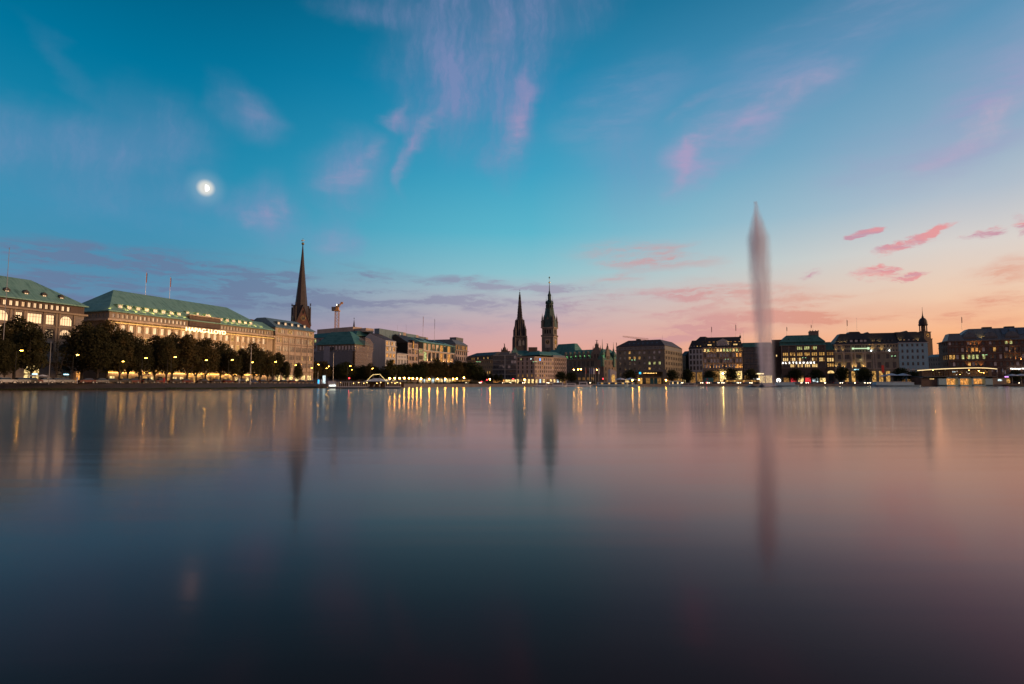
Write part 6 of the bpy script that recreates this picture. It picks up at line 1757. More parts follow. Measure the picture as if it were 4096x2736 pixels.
rt = [(2246, 1489, 370, 'first flat crowned small tree from the left in front of the town hall'), (2286, 1490, 372, 'second flat crowned small tree from the left in front of the town hall'), (2522, 1481, 372, 'round tree in front of the dark hotel beside the glass landing pavilion'),
      (2686, 1482, 392, 'dark round tree at the right corner of the dark hotel'), (2750, 1478, 398, 'green tree at the mouth of the side street'), (2838, 1484, 404, 'tree at the left end of the uplit colonnade facade'), (2926, 1476, 404, 'round tree before the uplit colonnade facade'), (3002, 1477, 404, 'round tree before the dark grid facade left of the fountain'),
      (3178, 1478, 398, 'small dark tree before the left red display window of the department store'), (3262, 1480, 398, 'dark tree before the right display windows of the department store'), (3366, 1470, 394, 'leftmost round tree before the golden classical block'), (3452, 1472, 392, 'second round tree before the golden classical block'),
      (3600, 1474, 384, 'round tree before the blue palazzo'), (3652, 1486, 380, 'low bush like tree between blue palazzo and curved roof pavilion'), (3770, 1500, 372, 'low tree behind the curved roof pavilion'), (4060, 1484, 368, 'low tree under the shop sign at the right edge')]
for i, (x, yt, Y, lab) in enumerate(rt):
    tree(x, yt, Y, TS[i % 3], lab, 'trees along the far boulevard', 'street_tree', wide=1.25 if i < 2 else 1.05)

# ------------------------------------------------------------------ street lighting
# overhead street lanterns (mast with flat head) among the trees
def mast_lamp_src():
    r = empty('street_lamp', (0, 0, 0))
    mb = MB(); mb.tube((0, 0, 0), (0, 0, 8.8), .10, .06, 6); mb.tube((0, 0, 8.8), (1.2, 0, 9.05), .05, .05, 5); mb.build('mast', MATS['iron'], r)
    mb = MB(); mb.box(.7, 1.9, -.22, .22, 9.0, 9.16); mb.build('lamp_head', MATS['iron'], r)
    mb = MB(); mb.box(.95, 1.65, -.12, .12, 8.90, 8.99); mb.build('bulb', MATS['lamp_yellow'], r)
    return r
LM = mast_lamp_src(); first = True
lamps = [(38, 1412, 150), (137, 1406, 150), (352, 1423, 165), (528, 1448, 178), (617, 1435, 176), (730, 1431, 184), (850, 1443, 200), (950, 1441, 210), (1029, 1451, 220), (1119, 1449, 236), (1197, 1462, 248), (1259, 1473, 262),
         (1325, 1467, 290), (1316, 1474, 300), (1410, 1465, 285), (1416, 1480, 320), (1498, 1475, 290), (1590, 1472, 340), (1284, 1459, 295)]
lamps.sort()
for i, (x, y, Y) in enumerate(lamps):
    g = pt(x, 1525, Y); z0 = gz0(g.x); s_ = (pt(x, y, Y).z - z0) / 8.95
    o = LM if first else copy_tree(LM); first = False
    o.location = (g.x - 1.3 * s_, g.y - 4.5, z0); o.scale = (s_, s_, s_)
    tag(o, '%s glowing overhead street lamp from the left along the left bank' % ORD[i], 'street lamp', 'overhead street lamps on the left bank')
# ball lanterns along the promenade
def globe_src():
    r = empty('globe_lamp', (0, 0, 0))
    mb = MB(); mb.tube((0, 0, 0), (0, 0, 3.5), .07, .05, 6); mb.lathe([(.16, 0), (.12, .5), (.07, .7)], 8); mb.build('post', MATS['iron'], r)
    mb = MB(); mb.ball((0, 0, 3.8), .36, 10); mb.build('globe', MATS['globe'], r)
    return r
GL = globe_src(); first = True
globes = [(1559, 1514, 282), (1579, 1513, 284), (1598, 1513, 286), (1617, 1513, 288), (1636, 1513, 290), (1651, 1514, 291), (1668, 1514, 294), (1684, 1515, 296), (1717, 1516, 300), (1750, 1516, 304), (1781, 1516, 308), (1812, 1516, 312), (1827, 1515, 313), (1856, 1511, 316), (1960, 1517, 330), (2098, 1519, 345), (2296, 1479, 460), (2313, 1478, 462), (2325, 1477, 462), (2387, 1479, 470), (2556, 1519, 352), (2530, 1523, 352), (2664, 1527, 352), (2955, 1497, 420)]
globes.sort()
for i, (x, y, Y) in enumerate(globes):
    g = pt(x, 1525, Y); z0 = gz0(g.x); s_ = max(.6, (pt(x, y, Y).z - z0) / 3.8)
    o = GL if first else copy_tree(GL); first = False
    o.location = (g.x, g.y, z0)
    for ch in o.children:
        if ch.name.startswith('post'): ch.scale = (1, 1, s_)
        else: ch.location = (0, 0, 3.8 * (s_ - 1))
    tag(o, '%s warm ball lantern from the left along the promenade' % ORD[i], 'street lamp', 'ball lanterns on the promenade')
# tall lamp posts with four green-white heads
def cluster_src():
    r = empty('lamp_cluster', (0, 0, 0))
    mb = MB(); mb.tube((0, 0, 0), (0, 0, 12), .14, .08, 6)
    for k in range(4):
        a = k * math.pi / 2 + .4; mb.tube((0, 0, 11.4), (1.3 * math.cos(a), 1.3 * math.sin(a), 12.2), .05, .04, 4)
    mb.build('mast', MATS['iron'], r)
    for k in range(4):
        a = k * math.pi / 2 + .4; q = MB(); q.ball((1.3 * math.cos(a), 1.3 * math.sin(a), 12.2), .17, 6); q.build('lamp_head', MATS['lamp_green'], r)
    return r
CL = cluster_src(); first = True
for i, (x, y, Y, lab) in enumerate([(1913, 1447, 372, 'left of the banded dark office'), (2140, 1447, 372, 'before the corner of the pale corner building'), (2535, 1440, 380, 'in front of the dark hotel'), (2910, 1437, 408, 'before the uplit colonnade'), (3220, 1431, 402, 'above the white letter sign of the department store'), (3579, 1424, 390, 'between the golden block and the blue palazzo'), (3945, 1419, 380, 'before the red brown block')]):
    g = pt(x, 1525, Y); z0 = gz0(g.x); s_ = (pt(x, y, Y).z - z0) / 12.2
    o = CL if first else copy_tree(CL); first = False
    o.location = (g.x, g.y, z0); o.scale = (1, 1, s_)
    tag(o, 'tall four headed pale green street light ' + lab, 'street lamp', 'four headed street lights')
# plain white flag masts / sailing masts
for i, (x, y0, y1, Y, lab) in enumerate([(3, 992, 1528, 150, 'very tall pale mast at the left picture edge'), (195, 1368, 1530, 150, 'pale pole on the left bank before the sandstone block'), (1001, 1382, 1530, 178, 'pale pole standing before the right half of the floodlit building'), (1332, 1410, 1525, 262, 'thin pale mast before the scaffold netting'),
                                 (1271, 1488, 1540, 224, 'short red and white pole on the jetty'), (1583, 1500, 1535, 270, 'thin pole right of the floating restaurant'), (781, 1500, 1530, 166, 'brown pole on the left bank below the roof sign'), (667, 1440, 1530, 160, 'dark lamp pole before the floodlit building'), (1727, 1505, 1545, 276, 'thin pole on the stone quay')]):
    g = pt(x, min(1530, y1), Y); top = pt(x, y0, Y).z; z0 = gz0(g.x) - .3
    mb = MB(); hh = top - z0; mb.tube((0, 0, 0), (0, 0, hh), .11 if hh > 12 else .07, .05, 6); mb.ball((0, 0, hh), .12, 6)
    o = mb.build('pole', MATS['bark' if x in (781, 667) else 'galvanised'], None, (g.x, g.y, z0)); tag(o, lab, 'pole')

# ------------------------------------------------------------------ cars
def car_src(paint, lights):
    r = empty('parked_car', (0, 0, 0))
    mb = MB(); prof = [(-2.1, .32), (-2.15, .75), (-1.9, .92), (-1.0, 1.0), (1.35, .98), (2.0, .86), (2.15, .6), (2.12, .32)]
    mb.prism(prof, -.86, .86, 'y', 0); mb.build('body', MATS[paint], r)
    mb = MB(); a = [(-1.75, .93), (-1.25, 1.40), (.45, 1.44), (1.15, .97)]
    mb.add([(x, -.80 if z < 1.2 else -.64, z) for x, z in a] + [(x, .80 if z < 1.2 else .64, z) for x, z in a], [(0, 1, 2, 3), (7, 6, 5, 4), (0, 4, 5, 1), (1, 5, 6, 2), (2, 6, 7, 3), (3, 7, 4, 0)])
    mb.build('cabin', MATS['glass_dark'], r)
    mb = MB(); mb.box(-1.2, .42, -.63, .63, 1.41, 1.47); mb.build('roof', MATS[paint], r)
    for sx in (-1.35, 1.38):
        for sy in (-.82, .82):
            q = MB(); q.tube((0, -.1, 0), (0, .1, 0), .33, n=12); w_ = q.build('wheel', MATS['rubber'], r, (sx, sy, .33)); q = MB(); q.tube((0, -.11, 0), (0, .11, 0), .2, n=8); q.build('rim', MATS['galvanised'], w_)
    for sy in (-.62, .62):
        q = MB(); q.box(2.06, 2.18, sy - .16, sy + .16, .6, .76); q.build('headlight', MATS['headlight' if lights else 'galvanised'], r)
        q = MB(); q.box(-2.18, -2.08, sy - .16, sy + .16, .72, .86); q.build('taillight', MATS['taillight' if lights else 'red_cloth'], r)
    return r
def face(rz): return rz
srcs = {}
def car(x, Y, rz, paint, on, label, group):
    k = (paint, on)
    if k not in srcs: srcs[k] = car_src(paint, on); o = srcs[k]
    else: o = copy_tree(srcs[k])
    g = pt(x, 1525, Y); o.location = (g.x, g.y, gz0(g.x)); o.rotation_euler = (0, 0, rz)
    if on: o.name = 'moving_car'
    tag(o, label, 'car', group)
sl = math.atan2(1, .3525)
lc = [(22, 'car_white'), (78, 'car_silver'), (108, 'car_black'), (178, 'car_white'), (128, 'car_red'), (222, 'car_silver'), (262, 'car_silver'), (345, 'car_red'), (398, 'car_silver'), (445, 'car_black'), (492, 'car_black'), (528, 'car_red'), (592, 'car_black'), (640, 'car_red'), (700, 'car_black'), (745, 'car_red'), (810, 'car_black'), (862, 'car_black'), (910, 'car_red'), (960, 'car_black'), (1010, 'car_blue'), (1050, 'car_black'), (1090, 'car_black'), (1130, 'car_black'), (1170, 'car_red'), (1205, 'car_black'), (1238, 'car_black')]
lc.sort(); cn = {'car_white': 'white', 'car_silver': 'silver', 'car_black': 'black', 'car_red': 'dark red', 'car_blue': 'dark blue'}
cnt = {}
for i, (x, p) in enumerate(lc):
    cnt[p] = cnt.get(p, -1) + 1
    a = (x - 2048) / F; Y = 176.0 / (.3525 - a)
    car(x, Y, sl + (math.pi if i % 3 else 0), p, False, '%s %s car from the left parked under the left bank trees' % (ORD[cnt[p]], cn[p]), 'cars parked along the left bank')
rc = [(1860, 365, 1), (1930, 352, 0), (2005, 360, 1), (2050, 350, 0), (2085, 362, 1), (2200, 362, 0), (2350, 368, 1), (2690, 372, 0), (2795, 372, 1), (2812, 366, 0), (2838, 372, 0), (2862, 366, 1), (2880, 372, 1), (2896, 366, 0), (2938, 372, 1), (2962, 366, 0), (2990, 372, 1), (3008, 366, 0), (3176, 372, 0), (3192, 365, 1), (3212, 372, 1), (3232, 366, 0), (3258, 372, 1), (3285, 366, 1), (3300, 372, 0), (3350, 372, 1), (3368, 366, 0), (3390, 372, 1), (3405, 366, 1), (3428, 372, 0), (3444, 366, 1), (3462, 372, 1), (3478, 366, 0), (4058, 366, 1), (2718, 374, 1)]
rc.sort()
for i, (x, Y, d_) in enumerate(rc):
    # the stream of traffic comes towards the viewer at an angle
    car(x, Y - 4, (R(-52) if d_ else R(-130)), ['car_silver', 'car_black', 'car_white'][i % 3], True, '%s car from the left with glowing headlights in the boulevard traffic' % (ORD[i] if i < len(ORD) else 'last'), 'cars driving on the far boulevard')
# dark buses behind the traffic
def bus(x, Y, label, rz=0.0):
    g = pt(x, 1525, Y); r = tag(empty('city_bus', (g.x, g.y, gz0(g.x)), rz), label, 'bus')
    mb = MB(); mb.fru((-6, 6, -1.25, 1.25), .4, (-6, 6, -1.2, 1.2), 2.9); mb.box(-5.7, 5.7, -1.1, 1.1, 2.9, 3.1); mb.build('body', MATS['car_black'], r)
    for k in range(6): q = MB(); q.box(-5.4 + k * 1.85, -3.8 + k * 1.85, -1.29, -1.22, 1.3, 2.5); q.build('window', MATS['lit_dim' if k % 3 else 'lit_warm'], r)
    for sx in (-4, 3.6):
        for sy in (-1.1, 1.1): q = MB(); q.tube((0, -.15, 0), (0, .15, 0), .5, n=12); q.build('wheel', MATS['rubber'], r, (sx, sy, .5))
bus(2932, 384, 'dark articulated bus with lit windows left of the big tree before the colonnade'); bus(3000, 386, 'dark bus with lit windows behind the tree left of the fountain'); bus(1848, 372, 'dark bus at the right end of the promenade trees')
# blue-green container / kiosk on the boulevard
g = pt(2835, 1525, 378); r = tag(empty('container', (g.x, g.y, 1.4)), 'teal metal container with small red sign before the colonnade facade', 'container')
mb = MB(); mb.box(-2.6, 2.6, -1.2, 1.2, .1, 4.0)
for k in range(14): mb.box(-2.5 + k * .37, -2.4 + k * .37, -1.26, -1.2, .2, 3.9)
mb.build('body', MATS['container_teal'], r); mb = MB(); mb.box(-1.8, -1.0, -1.3, -1.26, 2.8, 3.6); mb.build('sign', MATS['red_cloth'], r); mb = MB(); mb.ball((-2, -1.5, .9), .2, 6); mb.build('taillight', MATS['lamp_red'], r)

# ------------------------------------------------------------------ boats
def boat(x, y0, Y, L_, label, hull='boat_blue', cab=(.2, .85), nwin=8, rz=0.0, lit_='glass_dark', roofm='white_paint', hh=.9, ch=1.5, name='passenger_boat'):
    g = pt(x, 1545, Y); r = tag(empty(name, (g.x, g.y, 0), rz), label, 'boat', None)
    mb = MB(); N = 12; W_ = L_ * .12 if L_ < 16 else 2.3; vs = []; fs = []
    st = [(0, .55), (.04, .85), (.3, 1), (.7, 1), (.88, .72), (.96, .35), (1, .04)]
    for t, w_ in st:
        xx = -L_ / 2 + L_ * t; lift = .35 * max(0, t - .75) / .25
        vs += [(xx, -W_ * w_ * .7, -.25), (xx + (.5 * t), -W_ * w_, hh + lift), (xx + (.5 * t), W_ * w_, hh + lift), (xx, W_ * w_ * .7, -.25)]
    for i in range(len(st) - 1):
        for j in range(3): fs.append((i * 4 + j, i * 4 + j + 4, i * 4 + j + 5, i * 4 + j + 1))
    fs += [(0, 1, 2, 3), tuple((len(st) - 1) * 4 + q for q in (3, 2, 1, 0))]
    mb.add(vs, fs); mb.build('hull', MATS[hull], r)
    x0, x1 = -L_ / 2 + L_ * cab[0], -L_ / 2 + L_ * cab[1]
    mb = MB(); mb.fru((x0, x1, -W_ * .82, W_ * .82), hh, (x0 + .3, x1 - .6, -W_ * .74, W_ * .74), hh + ch); mb.build('cabin', MATS[hull], r)
    mb = MB(); mb.box(x0 - .2, x1 - .2, -W_ * .86, W_ * .86, hh + ch, hh + ch + .12); mb.build('roof', MATS[roofm], r)
    p = (x1 - x0 - 1.4) / nwin
    for k in range(nwin):
        q = MB(); q.box(x0 + .6 + k * p, x0 + .6 + (k + .8) * p, -W_ * .82 - .02, -W_ * .76, hh + ch * .32, hh + ch * .86); q.build('window', MATS[lit_ if k % 3 == 1 else 'glass_dark'], r)
    mb = MB(); mb.box(-L_ * .48, L_ * .44, -W_ - .02, -W_ - .0, hh - .22, hh - .12); mb.tube((L_ * .4, 0, hh), (L_ * .4, 0, hh + 1.6), .03, n=4); mb.build('trim', MATS['white_paint'], r)
    return r
boat(2166, 1540, 300, 8.5, 'leftmost of the three white excursion launches under the pale corner building', 'white_paint', nwin=6, hh=.7, ch=1.3, name='launch')
boat(2230, 1540, 300, 9.0, 'middle white excursion launch with long flat roof', 'white_paint', nwin=6, hh=.7, ch=1.5, name='launch')
boat(2284, 1540, 302, 8.0, 'rightmost of the three white excursion launches before the town hall', 'white_paint', nwin=5, hh=.65, ch=1.2, name='launch')
boat(2335, 1542, 306, 7.5, 'white launch with red canopy sign moored before the town hall', 'white_paint', (.15, .8), 4, hh=.6, ch=1.9, name='launch')
boat(2442, 1540, 312, 19, 'long blue passenger boat moored by the parasols before the dark hotel', 'boat_blue', (.12, .92), 11, math.pi * 0, 'lit_warm')
boat(2520, 1540, 318, 9, 'short blue boat moored in front of the glass landing pavilion', 'boat_blue', (.1, .8), 5, 0, 'lit_warm', hh=.8)
boat(2756, 1540, 318, 9, 'white covered barge under tarpaulin before the grey framed block', 'scaffold_net_pale', (.05, .92), 2, 0, hh=.7, ch=1.2, name='barge')
boat(2700, 1540, 318, 8, 'glass sided party boat full of light beside the covered barge', 'boat_blue', (.1, .95), 6, 0, 'lit_bright', hh=.8, ch=2.2)
boat(3140, 1540, 305, 14, 'blue passenger boat half hidden behind the fountain spray', 'boat_blue', (.15, .85), 8, math.pi)
boat(3583, 1540, 300, 25, 'long light blue excursion ship with many dark windows before the classical block', 'boat_blue', (.22, .96), 13, math.pi, 'glass_dark', hh=1.0, ch=1.6)
boat(3625, 1540, 322, 10, 'short blue boat behind the long excursion ship', 'boat_blue', (.1, .9), 5, math.pi, hh=.8)

# ------------------------------------------------------------------ floating restaurant with light chain (left centre)
Y = 208; xw = lambda x, y=1540: pt(x, y, Y).x
x0_ = xw(1312); g0 = Vector((x0_, Y, 0)); r = tag(empty('floating_restaurant', g0), 'long low white framed floating restaurant with warm bulbs and tent roof below the trees', 'restaurant ship')
u = lambda x: xw(x) - x0_
zf = .75; zr = pt(1400, 1527, Y).z
mb = MB(); mb.box(u(1312), u(1604), 0, 7, -.4, .45); mb.box(u(1312), u(1604), -.25, 0, .2, .5); mb.build('pontoon', MATS['boat_dark'], r)
for (a, c) in ((1345, 1394), (1396, 1469), (1541, 1602)):
    mb = MB(); mb.box(u(a), u(c), .1, .2, .45, .72); mb.box(u(a), u(c), .05, .25, zr - .18, zr); n_ = max(3, int((c - a) / 8))
    for k in range(n_ + 1): q = u(a) + (u(c) - u(a)) * k / n_; mb.box(q - .05, q + .05, .08, .2, .45, zr)
    mb.build('frame', MATS['white_paint'], r)
mb = MB(); mb.box(u(1345), u(1602), 6.6, 6.7, .45, zr); mb.build('back_wall', MATS['timber'], r)
mb = MB(); mb.box(u(1335), u(1604), -.2, 6.9, zr, zr + .16); mb.build('roof', MATS['metal_grey'], r)
mb = MB(); mb.box(u(1312), u(1343), .2, 3.5, .45, zr + .1); mb.box(u(1312), u(1332), .1, 3.6, zr + .1, zr + .25); mb.build('cabin', MATS['white_paint'], r)
mb = MB(); mb.box(u(1318), u(1342), .05, .12, .95, 1.2); mb.build('light_strip', bulb('deck_strip', (.9, 1.0, .85), 5), r)
mb = MB(); mb.box(u(1345), u(1600), 3.2, 3.3, .45, 1.3); mb.build('bar_counter', MATS['timber'], r)
for (a, c, h_) in ((1455, 1545, 1.1),):
    mb = MB(); m_ = (u(a) + u(c)) / 2; mb.fru((u(a), u(c), 0, 6.5), zr + .16, (m_ - 1.0, m_ + 1.0, 2.6, 3.8), zr + .16 + h_); mb.build('tent_roof', MATS['canvas'], r)
for i, x in enumerate((1326, 1338, 1355, 1412, 1430, 1449, 1466, 1504, 1517, 1550, 1564, 1575, 1587, 1598)):
    mb = MB(); mb.ball((0, 0, 0), .12, 6); mb.build('bulb', MATS['lamp_white' if i < 2 else 'lamp_small'], r, (u(x), .6 + (i % 3) * .8, zr - .28 - .25 * (i % 2)))
mb = MB()
for x in (1490, 1516): mb.tube((u(x), 1, zr), (u(x), 1, pt(x, 1498, Y).z), .06, n=5)
mb.build('mast', MATS['galvanised'], r)
chain = [(1463, 1524), (1488, 1498), (1516, 1497), (1543, 1524)]
pts = [Vector((u(x), 1, pt(x, y, Y).z)) for x, y in chain]
mb = MB(); wr = MB()
for a, c in zip(pts, pts[1:]):
    wr.tube(a, c, .02, n=3); n_ = int((c - a).length / .42)
    for k in range(n_ + 1): q = a.lerp(c, k / n_); mb.ball(tuple(q), .075, 4)
wr.build('cable', MATS['iron'], r); tag(mb.build('light_chain', MATS['string_bulb'], r), kind='stuff')
# seated and standing guests
def person(x, Y, cloth, label, pose='stand', z0=None, rz=0.0, legs='car_black'):
    g = pt(x, 1530, Y); z0 = gz0(g.x) if z0 is None else z0
    s_ = 1.0
    if pose == 'walk': J = [(0, 0, .95), (0, 0, 1.22), (0, 0, 1.42), (0, 0, 1.52), (0, -.02, 1.66), (.19, 0, 1.40), (.24, -.1, 1.14), (.22, -.26, .95), (-.19, 0, 1.40), (-.25, .08, 1.14), (-.24, .14, .90), (.10, 0, .90), (.11, -.16, .50), (.11, -.10, .06), (.11, -.26, .03), (-.10, 0, .90), (-.11, .10, .50), (-.11, .30, .10), (-.11, .20, .03)]
    elif pose == 'sit': J = [(0, 0, .45), (0, .03, .72), (0, .05, .92), (0, .05, 1.02), (0, .03, 1.16), (.19, .03, .90), (.24, -.06, .64), (.16, -.26, .58), (-.19, .03, .90), (-.24, -.06, .64), (-.16, -.26, .58), (.10, 0, .42), (.13, -.42, .46), (.13, -.42, .06), (.13, -.56, .03), (-.10, 0, .42), (-.13, -.42, .46), (-.13, -.42, .06), (-.13, -.56, .03)]
    else: J = [(0, 0, .95), (0, 0, 1.22), (0, 0, 1.42), (0, 0, 1.52), (0, -.02, 1.66), (.19, 0, 1.40), (.25, 0, 1.12), (.24, -.08, .88), (-.19, 0, 1.40), (-.25, 0, 1.12), (-.24, -.08, .88), (.10, 0, .90), (.12, 0, .50), (.12, .02, .06), (.12, -.14, .03), (-.10, 0, .90), (-.12, 0, .50), (-.12, .02, .06), (-.12, -.14, .03)]
    E = [(0, 1), (1, 2), (2, 3), (3, 4), (2, 5), (5, 6), (6, 7), (2, 8), (8, 9), (9, 10), (0, 11), (11, 12), (12, 13), (13, 14), (0, 15), (15, 16), (16, 17), (17, 18)]
    Rr = [.15, .13, .14, .06, .105, .075, .05, .035, .075, .05, .035, .10, .065, .045, .035, .10, .065, .045, .035]
    me = bpy.data.meshes.new('person'); me.from_pydata(J, E, []); me.materials.append(MATS[cloth])
    o = put(me, 'person', None, (g.x, g.y, z0), rz); tag(o, label, 'person')
    m = o.modifiers.new('Skin', 'SKIN'); 
    for i, v in enumerate(me.skin_vertices[0].data): v.radius = (Rr[i], Rr[i] * .8); v.use_root = (i == 0)
    sb = o.modifiers.new('Subdivision', 'SUBSURF'); sb.levels = 1; sb.render_levels = 1
    h_ = MB(); hz_ = J[4][2]; h_.ball((J[4][0], J[4][1] + .02, hz_ + .05), .115, 8); h_.build('hair', MATS['bark'], o)
    return o
people = [(190, 150, 'car_white', 'person in a white coat standing on the left bank railing below the pale pole', 'walk'), (308, 152, 'canvas', 'pedestrian in pale clothes strolling past the arcade on the left bank', 'walk'), (592, 162, 'car_black', 'person in dark clothes standing before the lit shop windows of the floodlit building', 'stand'),
          (656, 165, 'red_cloth', 'person in a red jacket on the left bank path', 'walk'), (957, 176, 'canvas', 'person in light clothes walking below the floodlit building right half', 'walk'), (1286, 223, 'canvas', 'person in white standing on the railed jetty beside the blue lit box', 'stand')]
for (x, Y_, cl, lab, ps) in people: person(x, Y_, cl, lab, ps, rz=(x % 7) * .8)
rg = random.Random(5)
for i in range(9):
    x = 1476 + i * 7.2; person(x, Y + 2.0 + (i % 3), ['canvas', 'car_black', 'red_cloth'][i % 3], '%s restaurant guest from the left seated under the tent roof' % ORD[i], 'sit', .45, rg.random() * 6)
for i, x in enumerate((1622, 1654, 1665, 1676, 1742, 1758, 1764, 1850, 1868)): person(x, 262 + (x - 1610) * .1, ['car_black', 'car_blue', 'bark'][i % 3], '%s person from the left sitting in dark clothes on the stone quay steps' % ORD[i], 'sit', gz0(pt(x, 1530, 262).x) - .2, rg.random() * .8)
# jetty with railing and blue lit box
g = pt(1268, 1545, 218); r = tag(empty('jetty', (g.x, g.y, 0)), 'small wooden jetty with white railing between the bank and the floating restaurant', 'jetty')
w_ = pt(1313, 1545, 218).x - g.x
mb = MB(); mb.box(0, w_, 0, 5, 1.2, 1.45)
for k in range(6): mb.tube((k * w_ / 5, .2, -1), (k * w_ / 5, .2, 1.2), .12, n=6)
mb.build('deck', MATS['timber'], r); mb = MB()
for k in range(9): mb.tube((k * w_ / 8, .05, 1.45), (k * w_ / 8, .05, 2.45), .03, n=4)
for z in (1.8, 2.12, 2.45): mb.tube((0, .05, z), (w_, .05, z), .025, n=4)
mb.build('railing', MATS['white_paint'], r)
g = pt(1275, 1530, 224); mb = MB(); mb.box(-.35, .35, -.3, .3, 0, 1.9); r = tag(empty('ticket_machine', (g.x, g.y, 1.5)), 'blue glowing upright box at the jetty', 'kiosk'); mb.build('housing', MATS['boat_blue'], r); mb = MB(); mb.box(-.28, .28, -.34, -.3, .3, 1.75); mb.build('screen', bulb('blue_screen', (.03, .45, .9), 2.2), r)
g = pt(1296, 1530, 232); r = tag(empty('advertising_pillar', (g.x, g.y, 1.5)), 'white glowing advertising column behind the jetty', 'advertising column'); mb = MB(); mb.tube((0, 0, 0), (0, 0, 3.6), .55, n=14); mb.build('body', MATS['lit_cool'], r); mb = MB(); mb.tube((0, 0, 3.6), (0, 0, 3.8), .7, n=14); mb.tube((0, 0, 0), (0, 0, .3), .62, n=14); mb.build('cap', MATS['iron'], r)
g = pt(1397, 1530, 236); r = tag(empty('traffic_light', (g.x, g.y, 1.5)), 'traffic light showing red behind the floating restaurant', 'traffic light'); mb = MB(); zt = pt(1397, 1513, 236).z - 1.5; mb.tube((0, 0, 0), (0, 0, zt - .4), .06, n=6); mb.build('post', MATS['iron'], r); mb = MB(); mb.box(-.18, .18, -.1, .2, zt - .7, zt + .35); mb.build('signal_head', MATS['iron'], r); mb = MB(); mb.ball((0, -.16, zt), .2, 8); mb.build('red_light', MATS['lamp_red'], r)
for i, (x, y, Y_, lab) in enumerate(((1948, 1519, 345, 'red traffic light at the end of the promenade'), (1926, 1527, 345, 'low red signal near the promenade end'), (2412, 1515, 372, 'red traffic light before the town hall wing'), (1948 + 105, 1516, 352, 'red signal before the banded office'))):
    g = pt(x, 1530, Y_); zt = pt(x, y, Y_).z - 1.4; r = tag(empty('traffic_light', (g.x, g.y, 1.4)), lab, 'traffic light'); mb = MB(); mb.tube((0, 0, 0), (0, 0, max(.4, zt - .4)), .07, n=5); mb.build('post', MATS['iron'], r); mb = MB(); mb.ball((0, -.16, zt), .26, 6); mb.build('red_light', MATS['lamp_red'], r)

# railing along the left bank
r = tag(empty('bank_railing', (0, 0, 0)), 'thin dark red railing running along the top of the left bank', 'railing'); mb = MB(); pr_ = []
for k in range(2, 6):
    a, c = BANK[k], BANK[min(k + 1, len(BANK) - 1)]; n_ = 14
    for j in range(n_): t = j / n_; pr_.append(Vector((a[0] + (c[0] - a[0]) * t - 5.9, a[1] + (c[1] - a[1]) * t + 1.7, gz0(a[0] + (c[0] - a[0]) * t))))
for a, c in zip(pr_, pr_[1:]): mb.tube(a + Vector((0, 0, .95)), c + Vector((0, 0, .95)), .04, n=4); mb.tube(a, a + Vector((0, 0, .95)), .035, n=4); mb.tube(a + Vector((0, 0, .5)), c + Vector((0, 0, .5)), .02, n=3)
mb.build('rail', MATS['brick_dark'], r)
# quay railing / hedges: low dark planters between trees and shops
def hedge(x0, x1, Y, h_, label, z=None):
    a, c = pt(x0, 1530, Y), pt(x1, 1530, Y); mb = MB(); r_ = random.Random(int(x0)); W_ = c.x - a.x
    for k in range(int(W_ * 55)):
        x, y, zz = r_.random() * W_, r_.uniform(-.8, .8), h_ * (r_.random() ** .6) * (1 - .15 * math.sin(r_.random() * 9)); n_ = Vector((r_.gauss(0, 1), r_.gauss(0, 1), r_.gauss(0, 1))).normalized(); t1 = n_.orthogonal().normalized() * .16; t2 = n_.cross(t1.normalized()) * .11; q = Vector((x, y, zz)); mb.add([q - t1, q + t2, q + t1, q - t2], [(0, 1, 2, 3)])
    tag(mb.build('hedge', MATS['leaves_far'], None, (a.x, a.y, z if z is not None else gz0(a.x))), label, 'hedge')
hedge(1480, 1610, 268, 1.3, 'low dark hedge behind the floating restaurant'); hedge(1612, 1900, 292, 1.1, 'long low dark hedge along the stone quay under the ball lanterns'); hedge(1990, 2060, 322, 1.3, 'dark hedge on the quay left of the launches'); hedge(2300, 2380, 330, 1.2, 'dark hedge on the quay before the town hall'); hedge(3560, 3700, 348, 2.0, 'dark hedge under the parasols before the blue palazzo'); hedge(3690, 3970, 341.5, .7, 'planted balcony edge of the curved roof pavilion', 4.75)
# parasols
def parasol(x, y, Y, w_, label, fold=False, col='canvas'):
    g = pt(x, 1530, Y); z0 = gz0(g.x); top = pt(x, y, Y).z - z0; r = tag(empty('parasol', (g.x, g.y, z0)), label, 'parasol', 'parasols')
    mb = MB(); mb.tube((0, 0, 0), (0, 0, top), .04, n=5); mb.build('pole', MATS['galvanised'], r); mb = MB()
    if fold: mb.lathe([(.08, top - 2.6), (.32, top - 2.3), (.2, top - .8), (.04, top)], 8)
    else: mb.lathe([(w_, top - w_ * .34), (w_ * .98, top - w_ * .30), (w_ * .5, top - w_ * .13), (.06, top)], 8)
    mb.build('canopy', MATS[col], r)
for q in ((128, 1498, 152, 1.5, 'left white parasol before the lit arcade'), (168, 1498, 152, 1.4, 'right white parasol before the lit arcade'), (2482, 1511, 330, 3.6, 'left of the two big white parasols before the dark hotel'), (2523, 1511, 332, 3.6, 'right of the two big white parasols before the dark hotel'), (3566, 1493, 352, 4.2, 'left big white parasol before the blue palazzo'), (3614, 1493, 352, 4.4, 'right big white parasol before the blue palazzo'),
          (3604 - 70, 1500, 354, 2.6, 'small parasol left of the two big ones before the blue palazzo'), (4050, 1496, 352, 3.4, 'left white parasol below the sign at the right edge'), (4086, 1495, 352, 3.6, 'right white parasol below the sign at the right edge')): parasol(*q)
